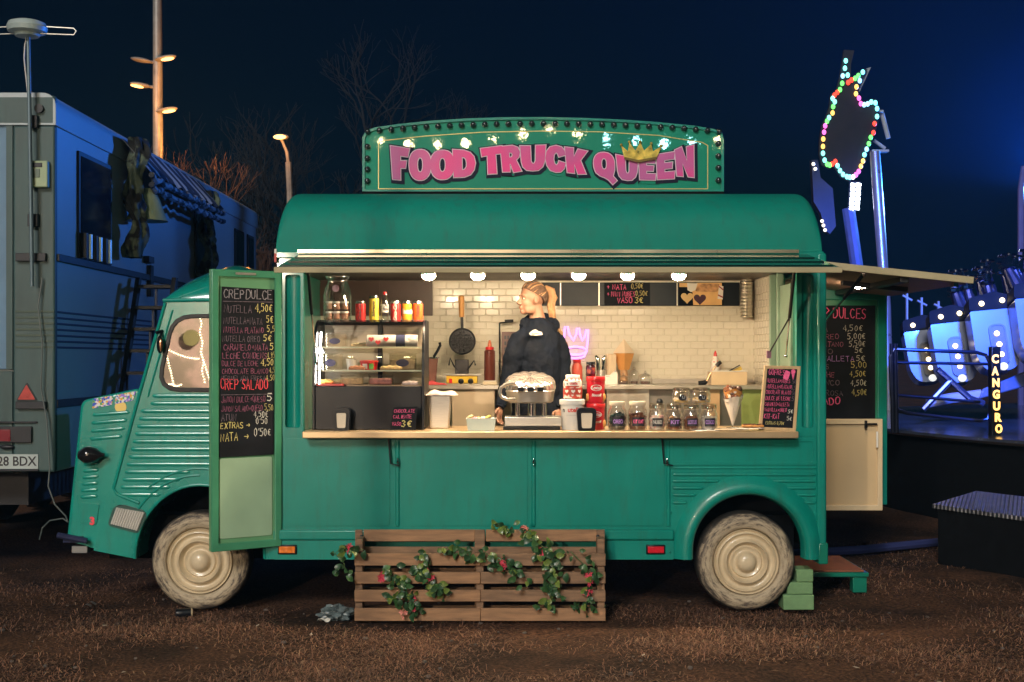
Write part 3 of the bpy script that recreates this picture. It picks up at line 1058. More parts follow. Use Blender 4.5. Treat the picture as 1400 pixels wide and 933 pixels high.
m.tube([P(245, 407, .03), P(262, 401, .05), P(280, 395, .07), P(300, 392, .08), P(330, 391, .08)], .012, 8); m.build("roof_crease", GREEN_C, truck)
# edge mouldings along the slanting door front
m = MB()
m.tube([P(226, 414, -.004), P(190, 541, -.004), P(155, 668, -.004), P(160, 676, -.004), P(190, 688, -.004)], .012, 8)
m.tube([P(236, 424, -.002), P(202, 543, -.002)], .007, 8)
m.build("door_moulding", GREEN_C, truck)
# ribs pressed into the door
xe = X(300)
for i in range(14):
    y = 541.5 + i * 10.4
    xl = 198 - (y - 541) * .268 + (10 if i < 2 else 0)
    xr = 330
    if y > 640: xr = 268 - (y - 640) * 1.3
    m = MB(); capsule(m, X(xl), X(xr), Z(y), 3.6 / 190, y=.004, flat=.55)
    m.build("pressed_rib", GREEN_C, truck, sharp=None)
# fender swage lines
for rr, a0, a1 in ((104, .50, .80), (113, .46, .72)):
    m = MB(); m.tube([(p[0], -.002, p[1]) for p in arch_pts(273, 764, rr, rr + 10, 14, a0=pi * a0, a1=pi * a1)], .008, 8)
    m.build("fender_swage", GREEN_C, truck)
m = MB(); m.tube([(p[0], .004, p[1]) for p in arch_pts(273, 764, 89, 101, 24)], .012, 8); m.build("wheel_arch", GREEN_C, truck)
# nose louvres
for i, y in enumerate((568, 579, 590, 601, 636, 645, 654, 663, 672, 681)):
    m = MB()
    xa, xb = (124 - (y - 568) * .11, 176 - (y - 568) * .32) if y < 620 else (112 - (y - 636) * .10, 134 - (y - 636) * .05)
    capsule(m, X(xa), X(xb), Z(y), 3.0 / 190, y=.037, flat=.6, z1=Z(y - (4 if y < 620 else 2)))
    m.build("louvre", GREEN_C, truck, sharp=None)
m = MB(); m.plate(round_poly(pp((106, 716), (130, 719), (134, 690), (108, 688)), .02), d0=.026, d1=.04); m.build("nose_flap", GREEN_C, truck, bevel=.004)
print_text("flap_number", "3", .075, CHALK_R, truck, P(126, 713, .023), bold=.004)
# bright stickers along the top of the nose
STICK = bpy.data.materials.new("speckled_stickers"); STICK.use_nodes = True
_N, _L = STICK.node_tree.nodes, STICK.node_tree.links
_v = _N.new("ShaderNodeTexVoronoi"); _v.inputs["Scale"].default_value = 75
_tc = _N.new("ShaderNodeTexCoord"); _L.new(_tc.outputs["Object"], _v.inputs[0])
_r = _N.new("ShaderNodeValToRGB"); _r.color_ramp.interpolation = 'CONSTANT'
for p_, c_ in ((0, (.75, .75, .8)), (.3, (.05, .12, .6)), (.45, (.8, .42, .04)), (.6, (.1, .4, .12)), (.72, (.8, .75, .7)), (.86, (.35, .2, .7))):
    e_ = _r.color_ramp.elements[0] if p_ == 0 else _r.color_ramp.elements.new(p_); e_.position = p_; e_.color = (*c_, 1)
_s = _N.new("ShaderNodeSeparateColor"); _L.new(_v.outputs["Color"], _s.inputs[0]); _L.new(_s.outputs[0], _r.inputs[0])
_L.new(_r.outputs[0], _N["Principled BSDF"].inputs["Base Color"]); _N["Principled BSDF"].inputs["Roughness"].default_value = .2
m = MB(); m.plate(round_poly(pp((124, 559), (151, 554), (153, 541), (125.5, 545.5)), .008), d0=.030, d1=.036); m.build("sticker_strip", STICK, truck)
m = MB(); m.plate(round_poly(pp((155, 553), (180, 548), (184, 535.5), (157, 540)), .008), d0=.030, d1=.036); m.build("sticker_strip", STICK, truck)
m = MB(); m.plate(circ(X(163), Z(557), .042, 20), d0=.0315, d1=.036); m.build("gold_sticker", M("gold_foil", (.55, .42, .14), .4, .5), truck)
m = MB(); m.plate(circ(X(138.5), Z(737), .027, 20, .04), d0=.0315, d1=.036)
bd = m.build("round_badge", M("badge_white", (.7, .7, .68), .4), truck)
m = MB(); m.plate(circ(X(138.5), Z(737.5), .021, 18, .032), d0=.0295, d1=.0312); m.build("badge_ring", M("badge_grey", (.22, .25, .26), .4, vs=60, var=.6), bd)
m = MB(); m.plate(pp((136, 736), (141, 736), (141, 731), (139, 729), (137, 731)), d0=.0275, d1=.0292); m.build("badge_mark", CHALK_R, bd)
# indicator lamp: a black cone pointing forward
m = MB()
m.lathe([(.004, -.085), (.03, -.075), (.062, -.03), (.066, .0), (.05, .05), (.02, .085), (.012, .11)], (X(124), -.03, Z(622)), axis='x', n=20)
il = m.build("indicator_lamp", M("black_gloss", (.01, .01, .012), .12, coat=.6), truck)
m = MB(); m.cyl(P(128, 624, -.02), P(134, 626, .05), .018, n=10); m.build("lamp_arm", BLACK, il)
# ribbed headlamp lens in the fender
m = MB()
lens = round_poly(pp((150, 717), (188, 727), (199, 706), (196, 700), (168, 692), (158, 694)), [.02, .015, .02, .03, .04, .03])
m.plate(offset_poly(lens, .012), d0=-.010, d1=.01); hl_ = m.build("headlamp", M("lamp_surround", (.02, .07, .06), .3), truck, bevel=.004)
m = MB()
for i in range(12):
    t0, t1 = i / 12, (i + 1) / 12 - .012
    a0, a1 = P(151 + 37 * t0, 716.5 + 9.5 * t0, -.018), P(151 + 37 * t1, 716.5 + 9.5 * t1, -.018)
    c0, c1 = P(159 + 39 * t0, 694 + 7 * t0, -.018), P(159 + 39 * t1, 694 + 7 * t1, -.018)
    mid0, mid1 = (a0 + a1) / 2 + Vector((0, -.007, 0)), (c0 + c1) / 2 + Vector((0, -.007, 0))
    bk = Vector((0, .012, 0))
    m.add([a0, mid0, a1, c0, mid1, c1, a0 + bk, a1 + bk, c0 + bk, c1 + bk], [(0, 1, 4, 3), (1, 2, 5, 4), (0, 6, 7, 2, 1), (3, 4, 5, 9, 8), (6, 0, 3, 8), (2, 7, 9, 5)])
m.build("lamp_lens", M("frosted_lens", (.62, .60, .56), .2, coat=.4), hl_)
# bumper, bracket, mirror
m = MB(); m.tube([P(79, 732, -.02), P(100, 736, -.03), P(119, 740, -.02)], .022, 10); m.box((X(86), .0, Z(742)), (X(112), .2, Z(734)))
m.build("bumper", M("blue_black_bumper", (.05, .06, .14), .25, .6), truck)
m = MB(); m.box((X(95), .04, Z(758)), (X(117), .2, Z(748))); m.build("tow_bracket", M("grey_steel", (.22, .22, .22), .5, .6), truck, bevel=.005)
m = MB(); m.ball(P(218.5, 471, -.06), (.022, .03, .065), 12, 8); m.cyl(P(222, 452, .0), P(219, 462, -.05), .008); m.cyl(P(214, 455, -.05), P(222, 453, -.0), .012)
mi_ = m.build("side_mirror", BLACK, truck)
m = MB(); m.ball(P(220, 472, -.08), (.012, .018, .048), 10, 8); m.build("mirror_glass", M("amber_mirror", (.5, .25, .12), .2, .6), mi_)
# cab window
win = round_poly(pp((240, 436), (352, 434), (352, 531), (219, 530)), [.12, .06, .06, .14])
m = MB(); m.plate(offset_poly(win, .03), holes=[win], d0=-.016, d1=.006); cw = m.build("cab_window", RUBBER, truck, bevel=.006)
WGL = bpy.data.materials.new("cab_glass"); WGL.use_nodes = True
_b = WGL.node_tree.nodes["Principled BSDF"]
_b.inputs["Base Color"].default_value = (.02, .018, .016, 1); _b.inputs["Roughness"].default_value = .015; _b.inputs["IOR"].default_value = 3.4
m = MB(); m.plate(offset_poly(win, -.001), d0=-.006, d1=-.002); m.build("pane", WGL, cw)

# ---- left door, swung open towards the camera, with the crepe menu
O, H = Vector((X(288, -.28), -.28, 0)), Vector((X(384), .0, 0))
du = (H - O); DW = du.length; du.normalize(); dn = du.cross(Vector((0, 0, 1)))
zb, zt = Z(755, -.28), Z(368, -.28)
m = MB()
m.plate([(0, zb), (DW, zb), (DW, zt), (0, zt)], o=O, ux=du, d0=0, d1=.035)
door = m.build("side_door", GREEN_L, truck, bevel=.004)
m = MB()
m.plate([(0, zb), (DW, zb), (DW, zt), (0, zt)], holes=[[(DW * .10, zb + .055), (DW * .90, zb + .055), (DW * .90, zt - .05), (DW * .10, zt - .05)]], o=O, ux=du, d0=-.022, d1=-.0005)
m.build("door_frame", M("mid_green_paint", (.06, .27, .15), .34, var=.1, coat=.3), door, bevel=.006)
m = MB()
bz0, bz1 = Z(624, -.15), Z(393, -.15)
brd = [(DW * .115, bz0), (DW * .885, bz0 + .005), (DW * .895, bz1 - .01), (DW * .15, bz1)]
m.plate(brd, o=O, ux=du, d0=-.012, d1=-.001); m.build("chalkboard", BOARD, door)
m = MB(); m.plate(round_poly([(DW * .12, zb + .085), (DW * .87, zb + .085), (DW * .87, bz0 - .01), (DW * .12, bz0 - .01)], .02), o=O, ux=du, d0=-.006, d1=-.001)
m.build("door_inset", M("pale_green_inset", (.33, .49, .33), .4, var=.06, coat=.2), door, bevel=.003)
m = MB(); m.plate(rrect(DW * .33, zt - .034, DW * .62, zt - .018, .006), o=O, ux=du, d0=-.028, d1=-.021); m.build("door_catch", STEEL, door)
def board_lines(parent, o, ux, width, rows, base=.0125):
    by = {}
    for i, r in enumerate(rows):
        by.setdefault(r[0].name, (r[0], []))[1].append((i, r))
    for mt, rs in by.values():
        for i, (_, t, f0, f1, z, h, th) in rs:
            mm = MB()
            scrawl(mm, t, Vector(o) + Vector(ux) * width * f0 + Vector((0, 0, z)), ux, (0, 0, 1), h, width * (f1 - f0), th=th, lift=base, seed=i + 3)
            mm.build("chalk_lettering", mt, parent, sharp=None)
def dz(py): return Z(py, -.14)
D, W_, Y_, PK, DP = CHALK_D, CHALK_W, CHALK_Y, CHALK_R, CHALK_DP
rows = [(M("grey_chalk", (.24, .23, .26), .8, var=.4, vs=50), "CREPDULCE", .17, .86, dz(409), .062, .0075),
        (D, "NUTELLA", .18, .56, dz(428), .05, .008), (Y_, "4,50€", .62, .86, dz(426), .055, .006),
        (D, "NUTELLA+NATA", .17, .72, dz(443.5), .045, .008), (Y_, "5€", .78, .88, dz(441), .055, .006),
        (DP, "NUTELLA PLATANO", .17, .74, dz(455.5), .04, .008), (Y_, "5,5", .79, .90, dz(454), .045, .006),
        (D, "NUTELLA OREO", .16, .68, dz(467.5), .042, .008), (Y_, "5€", .74, .85, dz(466), .045, .006),
        (DP, "CARAMELO+NATA", .17, .80, dz(479), .042, .008), (Y_, "5", .83, .88, dz(478), .05, .006),
        (CHALK_DP, "LECHE CONDENS", .16, .78, dz(490.5), .042, .008), (Y_, "4,95", .79, .90, dz(490), .042, .006),
        (DP, "DULCE DE LECHE", .15, .66, dz(500.5), .036, .007), (Y_, "4,50", .70, .88, dz(500), .045, .006),
        (DP, "CHOCOLATE BLANCO", .15, .80, dz(511), .036, .007), (Y_, "4,5", .82, .90, dz(510), .04, .006),
        (D, "MERMELADA FRESA", .14, .76, dz(521), .036, .007), (Y_, "4,50", .77, .90, dz(520.5), .04, .006),
        (PK, "CREP SALADO", .13, .80, dz(532), .072, .013),
        (DP, "JAMON DULCE+QUESO", .14, .76, dz(550), .042, .007), (W_, "5", .79, .86, dz(549), .055, .007),
        (CHALK_DP, "JAMON SALADO+QUESO", .14, .72, dz(562.5), .04, .007), (Y_, "5,50", .75, .88, dz(562), .045, .006),
        (D, "ATUN", .14, .34, dz(574.5), .045, .007), (W_, "4,50€", .60, .80, dz(571), .045, .005),
        (CHALK_Y, "EXTRAS >", .13, .54, dz(585), .042, .005), (W_, "0'50", .63, .79, dz(580.5), .042, .005),
        (CHALK_Y, "NATA  >", .13, .52, dz(602), .055, .005), (W_, "0'50€", .60, .84, dz(597), .055, .0055)]
board_lines(door, O, du, DW, rows, base=.0128)
m = MB()
m.plate([(DW * .16, dz(413.5)), (DW * .88, dz(413)), (DW * .88, dz(412.2)), (DW * .16, dz(412.6))], o=O, ux=du, d0=-.0145, d1=-.0125); m.plate([(DW * .13, dz(540)), (DW * .87, dz(540)), (DW * .87, dz(539.2)), (DW * .13, dz(539.2))], o=O, ux=du, d0=-.0145, d1=-.0125)
m.build("chalk_line", CHALK_D, door)

# ---- rear door at the far corner, half-door in front of it, and the raised rear flap
DY = 1.9
m = MB(); m.box((2.26, DY, Z(690, DY)), (X(1212, DY), DY + .04, Z(395, DY))); rd = m.build("rear_door", M("rear_door_green", (.03, .26, .15), .36, var=.08), truck)
m = MB()
x0, x1, za, zb2 = 2.26, X(1212, DY), Z(690, DY), Z(395, DY)
m.plate([(x0, za), (x1, za), (x1, zb2), (x0, zb2)], holes=[[(x0 + .05, za + .05), (x1 - .085, za + .05), (x1 - .085, zb2 - .1), (x0 + .05, zb2 - .1)]], o=(0, DY, 0), d0=-.025, d1=-.001)
m.build("door_frame", GREEN, rd, bevel=.008)
m = MB(); m.box((2.33, DY - .014, Z(573, DY)), (X(1196, DY), DY - .001, Z(418, DY))); m.build("chalkboard", BOARD, rd)
def rz_(py): return Z(py, DY)
bx0, bw = 2.33, X(1196, DY) - 2.33
def fx(px): return (X(px, DY) - bx0) / bw
rows = [(CHALK_P, "CREP", .08, fx(1131), rz_(436), .085, .012), (CHALK_P, "DULCES", fx(1139), fx(1183), rz_(435.5), .085, .012),
        (D, "NUTELLA", .1, .5, rz_(454), .05, .006), (W_, "4,50€", fx(1152), fx(1178), rz_(453), .05, .0045),
        (CHALK_DP, "NUTELLA OREO", .06, fx(1146), rz_(464), .045, .006), (W_, "5,00€", fx(1158), fx(1182), rz_(464), .05, .005),
        (CHALK_DP, "NUTELLA PLATANO", .04, fx(1152), rz_(474), .04, .006), (W_, "5,50€", fx(1160), fx(1182), rz_(474), .05, .005),
        (D, "CARAMELO", .06, fx(1137), rz_(484), .04, .006), (W_, "5€", fx(1168), fx(1179), rz_(482.5), .045, .005),
        (CHALK_V, "CARAMELO+GALLETA", .0, fx(1167), rz_(494), .045, .0045), (W_, "5€", fx(1170), fx(1182), rz_(493.5), .05, .005),
        (D, "LECHE CONDENS", .0, fx(1133), rz_(505), .045, .006), (Y_, "5,00", fx(1163), fx(1184), rz_(503), .05, .0055),
        (CHALK_DP, "DULCE DE LECHE", .0, fx(1140), rz_(516), .045, .006), (Y_, "4,50€", fx(1161), fx(1183), rz_(515), .05, .0055),
        (D, "CHOCO BLANCO", .0, fx(1147), rz_(527), .045, .006), (W_, "4,50€", fx(1162), fx(1184), rz_(527.5), .05, .0055),
        (D, "MERMELADA ROSA", .0, fx(1152), rz_(541), .045, .005), (Y_, "4,50€", fx(1164), fx(1184), rz_(540.5), .05, .0055),
        (CHALK_P, "CREP SALADO", .0, fx(1147), rz_(553), .06, .013)]
board_lines(rd, (bx0, DY, 0), (1, 0, 0), bw, rows, base=.016)
DY2 = 1.70
m = MB(); m.box((2.27, DY2, Z(698, DY2)), (X(1206, DY2), DY2 + .035, Z(573, DY2)))
hd = m.build("half_door", M("warm_cream_paint", (.62, .46, .27), .38, var=.06, vs=2), truck, bevel=.004)
m = MB()
x0, x1, za, zb2 = 2.27, X(1206, DY2), Z(698, DY2), Z(573, DY2)
m.plate([(x0, za), (x1, za), (x1, zb2), (x0, zb2)], holes=[[(x0 + .05, za + .045), (x1 - .042, za + .045), (x1 - .042, zb2 - .045), (x0 + .05, zb2 - .045)]], o=(0, DY2, 0), d0=-.018, d1=-.001)
m.build("half_door_frame", M("cream_frame", (.66, .52, .33), .4), hd, bevel=.004)
m = MB(); m.cyl(P(1184, 580, DY2 - .03), P(1199, 580, DY2 - .03), .008); m.box((X(1181, DY2), DY2 - .04, Z(585, DY2)), (X(1184, DY2), DY2 - .012, Z(575, DY2)))
m.build("bolt", BLACK, hd)
m = MB(); m.box((X(1196.5, DY2), DY2 - .04, Z(612, DY2)), (X(1199, DY2), DY2 - .02, Z(590, DY2))); m.build("pull_handle", WHITE, hd, bevel=.003)
fz0, fz1, fx1 = Z(365, 0), Z(386, 0), X(1331, 0)
fu = Vector((fx1 - XR, 0, fz1 - fz0)).normalized(); fl = Vector((fx1 - XR, 0, fz1 - fz0)).length
def fbox(mb, a0, a1, y0, y1, t0, t1, mi=0):
    o = Vector((XR, 0, fz0)); up = Vector((-fu.z, 0, fu.x))
    vs = [o + fu * a + up * t + Vector((0, y, 0)) for t in (t0, t1) for a, y in ((a0, y0), (a1, y0), (a1, y1), (a0, y1))]
    mb.add(vs, [(0, 3, 2, 1), (4, 5, 6, 7), (0, 1, 5, 4), (1, 2, 6, 5), (2, 3, 7, 6), (3, 0, 4, 7)], mi)
m = MB(); fbox(m, 0, fl, .02, 1.88, .0, .03); flp = m.build("rear_flap", GREEN_D, truck)
m = MB(); fbox(m, .0, fl, -.005, .018, -.012, .038); m.build("flap_edge", bpy.data.materials["hatch_edge_trim"], flp, bevel=.004)
m = MB(); fbox(m, .05, fl - .03, .03, 1.86, -.012, -.001); m.build("flap_lining", M("rosewood_lining", (.36, .22, .16), .5, var=.2, vs=3), flp)
m = MB(); fbox(m, fl * .52, fl * .58, .04, 1.84, -.05, -.0125); fbox(m, fl * .32, fl * .8, .8, .86, -.05, -.0125); m.build("flap_brace", DARKMETAL, flp, bevel=.004)
m = MB(); m.lathe([(.03, .0), (.028, -.015), (.012, -.025), (.002, -.027)], P(1173, 390.5, 1.0), n=14); m.build("flap_lamp", emit("flap_lamp_glow", (1.0, .76, .46), 700), flp)
m = MB(); fbox(m, fl * .88, fl * .91, .03, .10, -.045, -.0125); m.build("flap_catch", CHROME, flp)
a, b = P(1181, 375, .06), P(1128, 440, .5)
mid = a.lerp(b, .5)
m = MB(); m.cyl(a, mid, .014, n=10); m.build("gas_strut", BLACK, truck)
m = MB(); m.cyl(mid, b, .009, n=8); m.ball(a, .018, 8, 6); m.build("strut_rod", CHROME, truck)

# ================================================================== ROOF SIGN
SGY = .48
sign = thing("roof_sign", "arched green fascia board with pink lettering on the truck roof", "sign", (X(742, SGY), SGY, Z(262, SGY)))
so = sign.location.copy()
def spx(px, py): return (X(px, SGY) - so.x, Z(py, SGY) - so.z)
top = [(497, 262), (988, 262), (988, 192), (986, 184), (976, 178.5), (950, 174), (900, 169), (850, 165.5), (800, 163.3), (742, 162), (690, 162.3), (640, 163.8), (590, 167), (545, 171.5), (512, 176.5), (501, 181), (497, 189)]
outline = [spx(*p) for p in top]
SIGNG = M("glossy_sign_green", (.004, .24, .155), .5, var=.05, vs=2, bump=.035, bs=12, coat=.9, spec=.2)
m = MB(); m.plate(outline, d0=0, d1=.10); m.build("sign_panel", SIGNG, sign, bevel=.006)
m = MB(); m.plate(offset_poly(outline, .008), holes=[offset_poly(outline, -.012)], d0=-.014, d1=-.001); m.build("sign_rim", GREEN, sign, bevel=.004)
inn = [spx(*p) for p in ((517, 259), (968, 259), (968, 199), (960, 194.5), (900, 185), (820, 180), (742, 179), (660, 180.5), (580, 186), (524, 192), (517, 196))]
m = MB(); m.plate(inn, holes=[offset_poly(inn, -.006)], d0=-.004, d1=-.0005); m.build("pinstripe", M("gold_pinstripe", (.62, .52, .2), .35, .3), sign)
m = MB(); m.box((spx(497, 0)[0] - .01, -.02, -.03), (spx(988, 0)[0] + .01, .12, -.002)); m.build("sign_base", BLACKM, sign, bevel=.004)
m = MB()
for px in (520, 640, 742, 850, 965): m.box((spx(px, 0)[0] - .03, .02, -.10), (spx(px, 0)[0] + .03, .10, -.0305))
m.build("sign_foot", BLACKM, sign)
BULB = M("dark_unlit_bulb", (.02, .03, .032), .08, var=.2, coat=.8)
bulbs = []
for i in range(31):
    px = 503 + i * 16.0
    # arc of the top edge, 9 px below it
    t = (px - 742) / 245
    bulbs.append((px, 169.5 + 10.5 * t * t + 1.5 * t ** 8))
bulbs += [(502.5, y) for y in (201, 217, 232, 248)] + [(982, y) for y in (197, 214, 230, 247)]
src = None
for px, py in bulbs:
    x, z = spx(px, py)
    if src is None:
        m = MB(); m.ball((0, -.016, 0), .0215, 14, 10); m.lathe([(.024, -.006), (.024, .004)], axis='y', n=14)
        src = o = m.build("bulb", BULB, sign)
    else:
        o = copy_part(src, sign)
    o.location = (x, -.002, z)

# letters: own outlines on a unit square, placed by their four corners
def el(cx, cz, rx, rz, n=18, p=2.3, rot=0.0):
    out = []
    for i in range(n):
        a = 2 * pi * i / n
        c, s = cos(a), sin(a)
        x, z = rx * abs(c) ** (2 / p) * (1 if c >= 0 else -1), rz * abs(s) ** (2 / p) * (1 if s >= 0 else -1)
        out.append((cx + x * cos(rot) - z * sin(rot), cz + x * sin(rot) + z * cos(rot)))
    return out
LET = {
 'F': ([(0, 1), (1, .98), (.94, .72), (.52, .73), (.53, .58), (.88, .59), (.84, .36), (.54, .36), (.56, .0), (.06, .03)], []),
 'O': (el(.5, .5, .5, .5, 26), [el(.5, .5, .13, .24, 14)]),
 'D': ([(0, 1), (.5, 1), (.76, .93), (.93, .78), (1, .52), (.94, .25), (.78, .07), (.5, 0), (.02, .02)], [[(.40, .74), (.40, .26), (.52, .28), (.60, .38), (.61, .52), (.58, .66), (.51, .73)]]),
 'T': ([(0, .98), (1, 1), (.98, .72), (.70, .72), (.74, .0), (.28, .02), (.30, .70), (.03, .68)], []),
 'R': ([(0, .97), (.55, 1), (.80, .92), (.90, .74), (.86, .56), (.72, .45), (1, .02), (.58, .0), (.44, .32), (.40, .33), (.40, .04), (.02, .06)], [[(.39, .74), (.39, .56), (.50, .57), (.55, .65), (.51, .73)]]),
 'U': ([(0, 1), (.40, .98), (.41, .40), (.46, .29), (.54, .28), (.60, .38), (.61, 1), (1, 1), (.98, .36), (.90, .14), (.72, .01), (.48, 0), (.22, .04), (.07, .18), (.02, .38)], []),
 'C': ([(.98, .66), (.66, .58), (.60, .70), (.52, .74), (.43, .66), (.40, .48), (.45, .32), (.54, .26), (.62, .32), (.66, .43), (1, .36), (.93, .16), (.77, .03), (.52, 0), (.24, .06), (.07, .24), (0, .50), (.07, .77), (.24, .94), (.52, 1), (.78, .95), (.93, .82)], []),
 'K': ([(0, .98), (.38, 1), (.39, .66), (.58, .98), (1, .96), (.70, .55), (1, .02), (.58, 0), (.40, .38), (.40, .03), (.03, .05)], []),
 'Q': (el(.46, .54, .46, .46, 24)[:15] + [(.10, .2)] + [(.28, .10), (.50, .06), (.66, .0), (.86, -.14), (1.04, .02), (.86, .16), (.92, .38)], [el(.46, .57, .12, .21, 14)]),
 'E': ([(0, .97), (.97, 1), (.94, .74), (.42, .73), (.42, .62), (.86, .62), (.84, .40), (.43, .39), (.43, .27), (1, .28), (.98, .01), (.03, 0)], []),
 'N': ([(0, .93), (.36, 1), (.62, .52), (.63, .98), (1, 1), (.98, .0), (.66, .02), (.37, .46), (.36, .03), (.02, .05)], []),
}
def letter(ch, tl, tr, br, bl):
    poly, holes = LET[ch]
    q = [Vector(spx(*p)) for p in (tl, tr, br, bl)]
    def mp(p):
        u, v = p
        b = q[3].lerp(q[2], u); t = q[0].lerp(q[1], u)
        r = b.lerp(t, v)
        return (r.x, r.y)
    return [mp(p) for p in poly], [[mp(p) for p in h] for h in holes]
WORDS = [
 ('F', (534, 200), (560, 203), (557, 246), (536, 247)), ('O', (559, 205), (590, 205), (589, 247), (560, 247)), ('O', (588, 206), (622, 206), (621, 246), (589, 246)), ('D', (619, 205), (650, 207), (650, 241), (620, 244)),
 ('T', (657, 203), (686, 200), (686, 237), (660, 240)), ('R', (684, 200), (714, 199), (713, 235), (687, 238)), ('U', (711, 200), (746, 199), (745, 233), (713, 235)), ('C', (745, 199), (774, 200), (773, 237), (746, 235)), ('K', (772, 201), (803, 206), (801, 239), (775, 238)),
 ('Q', (811, 208), (843, 210), (842, 248), (812, 243)), ('U', (842, 212), (872, 216), (871, 247), (845, 247)), ('E', (873, 214), (897, 216), (896, 247), (874, 246)), ('E', (897, 211), (923, 208), (922, 245), (898, 246)), ('N', (922, 203), (948, 199), (949, 243), (925, 243)),
]
PINK = bpy.data.materials.new("pink_letter_print"); PINK.use_nodes = True
_N, _L = PINK.node_tree.nodes, PINK.node_tree.links
_tc = _N.new("ShaderNodeTexCoord"); _n = _N.new("ShaderNodeTexNoise"); _n.inputs["Scale"].default_value = 2.2
_L.new(_tc.outputs["Object"], _n.inputs[0]); _r = _N.new("ShaderNodeValToRGB")
_r.color_ramp.elements[0].position, _r.color_ramp.elements[1].position = .38, .62
_r.color_ramp.elements[0].color, _r.color_ramp.elements[1].color = (.85, .03, .27, 1), (.52, .10, .33, 1)
_L.new(_n.outputs["Fac"], _r.inputs[0]); _L.new(_r.outputs[0], _N["Principled BSDF"].inputs["Base Color"]); _N["Principled BSDF"].inputs["Roughness"].default_value = .3
NAVY = M("navy_print", (.005, .008, .03), .6, spec=.2)
RIMW = M("pale_letter_rim", (.62, .50, .60), .4)
for i, (ch, tl, tr, br, bl) in enumerate(WORDS):
    poly, holes = letter(ch, tl, tr, br, bl)
    dd = (i % 3) * .0006
    ctr = None
    m = MB(); m.plate(offset_poly([(x + .008, z - .008) for x, z in poly], .022), d0=-.006 - dd, d1=-.0006); lt = m.build("letter", NAVY, sign)
    m = MB(); m.plate(offset_poly(poly, .006), [offset_poly(h, -.006) for h in holes], d0=-.0105 - dd, d1=-.0065); m.build("letter_rim", RIMW, lt)
    m = MB(); m.plate(poly, holes, d0=-.0135 - dd, d1=-.0107); m.build("letter_face", PINK, lt)
    for h in holes:
        m = MB(); m.plate(offset_poly(h, -.006), d0=-.0085 - dd, d1=-.0066); m.build("letter_counter", NAVY if ch != 'C' else SIGNG, lt)
# golden crown leaning on the word
m = MB()
cr = [spx(*p) for p in ((853, 217), (849, 200), (858, 208), (860, 196), (868, 207), (875, 196), (880, 207), (890, 198), (892, 208), (904, 201), (897, 217), (886, 221), (872, 222), (860, 220.5))]
m.plate(cr, d0=-.028, d1=-.0165)
for px, py in ((849, 199), (860, 195), (875, 195), (890, 197), (904, 200)):
    x, z = spx(px, py); m.ball((x, -.022, z), .011, 8, 6)
GOLD = M("gold_print", (.55, .36, .07), .3, .6, var=.5, vs=22)
cw_ = m.build("gold_crown", GOLD, sign)
m = MB()
band = [spx(*p) for p in ((853, 219), (872, 223.5), (897, 219), (897, 215.5), (872, 220), (853, 215.5))]
m.plate(band, d0=-.036, d1=-.029); m.build("crown_band", M("dark_gold", (.16, .10, .03), .35, .6), cw_)

# ================================================================== THINGS ON THE COUNTER AND BEHIND IT
def wrap_text(name, text, size, m, parent, R, z, ang=0.0, bold=0.0, shear=0.0, lift=.0012, width=None, vertical=False):
    """print on a round side: lettering bent round a cylinder of radius R; ang turns it about z (0 faces the camera)"""
    ob = print_text(name, text, size, m, parent, (0, 0, 0), bold=bold, shear=shear, extrude=0.0, width=width)
    for v in ob.data.vertices:
        x, h = v.co.x, v.co.z
        if vertical:
            x, h = -h, x
        a = x / R + ang
        v.co = (sin(a) * (R + lift), -cos(a) * (R + lift), z + h)
    return ob

def band(mb, R, z0, z1, a0, a1, lift=.001, n=10, mi=0, taper=0.0):
    """a label on a round side between two angles"""
    vs, fs = [], []
    for i in range(n + 1):
        a = a0 + (a1 - a0) * i / n
        for z, r in ((z0, R), (z1, R + taper)):
            vs.append((sin(a) * (r + lift), -cos(a) * (r + lift), z))
    for i in range(n):
        fs.append((2 * i, 2 * i + 2, 2 * i + 3, 2 * i + 1))
    return mb.add(vs, fs, mi)

def lath(name, prof, mt, parent, n=24, c0=True, c1=True, sharp=40):
    m = MB(); m.lathe(prof, n=n, cap0=c0, cap1=c1)
    return m.build(name, mt, parent, sharp=sharp)

RED = M("cherry_red_plastic", (.62, .02, .025), .3, var=.08, coat=.3)
REDCAN = M("red_can_print", (.60, .03, .03), .28, .25, var=.1)
CANTOP = M("aluminium", (.7, .7, .7), .25, 1.0)
# ---- refrigerated display case
CX0, CX1, CY0, CY1 = X(427, .06), X(580, .06), .06, .56
CB, CT = Z(528, .06), Z(438, .3)
case = thing("display_case", "black curved-glass countertop display case with jar and cans on top", "display case", ((CX0 + CX1) / 2, .3, ZC))
co = case.location.copy()
def cv(x, y, z): return (x - co.x, y - co.y, z - co.z)
curve = [(CY0 + .24 * (1 - cos(t * pi / 2 / 10)) ** 1.2, CB + (CT - CB) * sin(t * pi / 2 / 10)) for t in range(11)]
sidep = [(CY0, ZC + .002), (CY0, CB)] + curve[1:] + [(CY1, CT), (CY1, ZC + .002)]
for x0 in (CX0, CX1 - .018):
    m = MB(); m.plate([(y - co.y, z - co.z) for y, z in sidep], o=(x0 - co.x + (.018 if True else 0), 0, 0), ux=(0, 1, 0), d0=0, d1=.018)
    m.build("side_cheek", BLACK, case, bevel=.003)
m = MB(); m.box(cv(CX0 + .019, CY0 + .012, ZC + .002), cv(CX1 - .019, CY1, CB - .004)); m.build("base", BLACK, case, bevel=.004)
m = MB(); m.box(cv(CX0 + .019, CY1 - .02, CB - .003), cv(CX1 - .019, CY1 - .001, CT - .005)); m.build("case_back", M("case_back_cream", (.72, .60, .44), .25, var=.06), case)
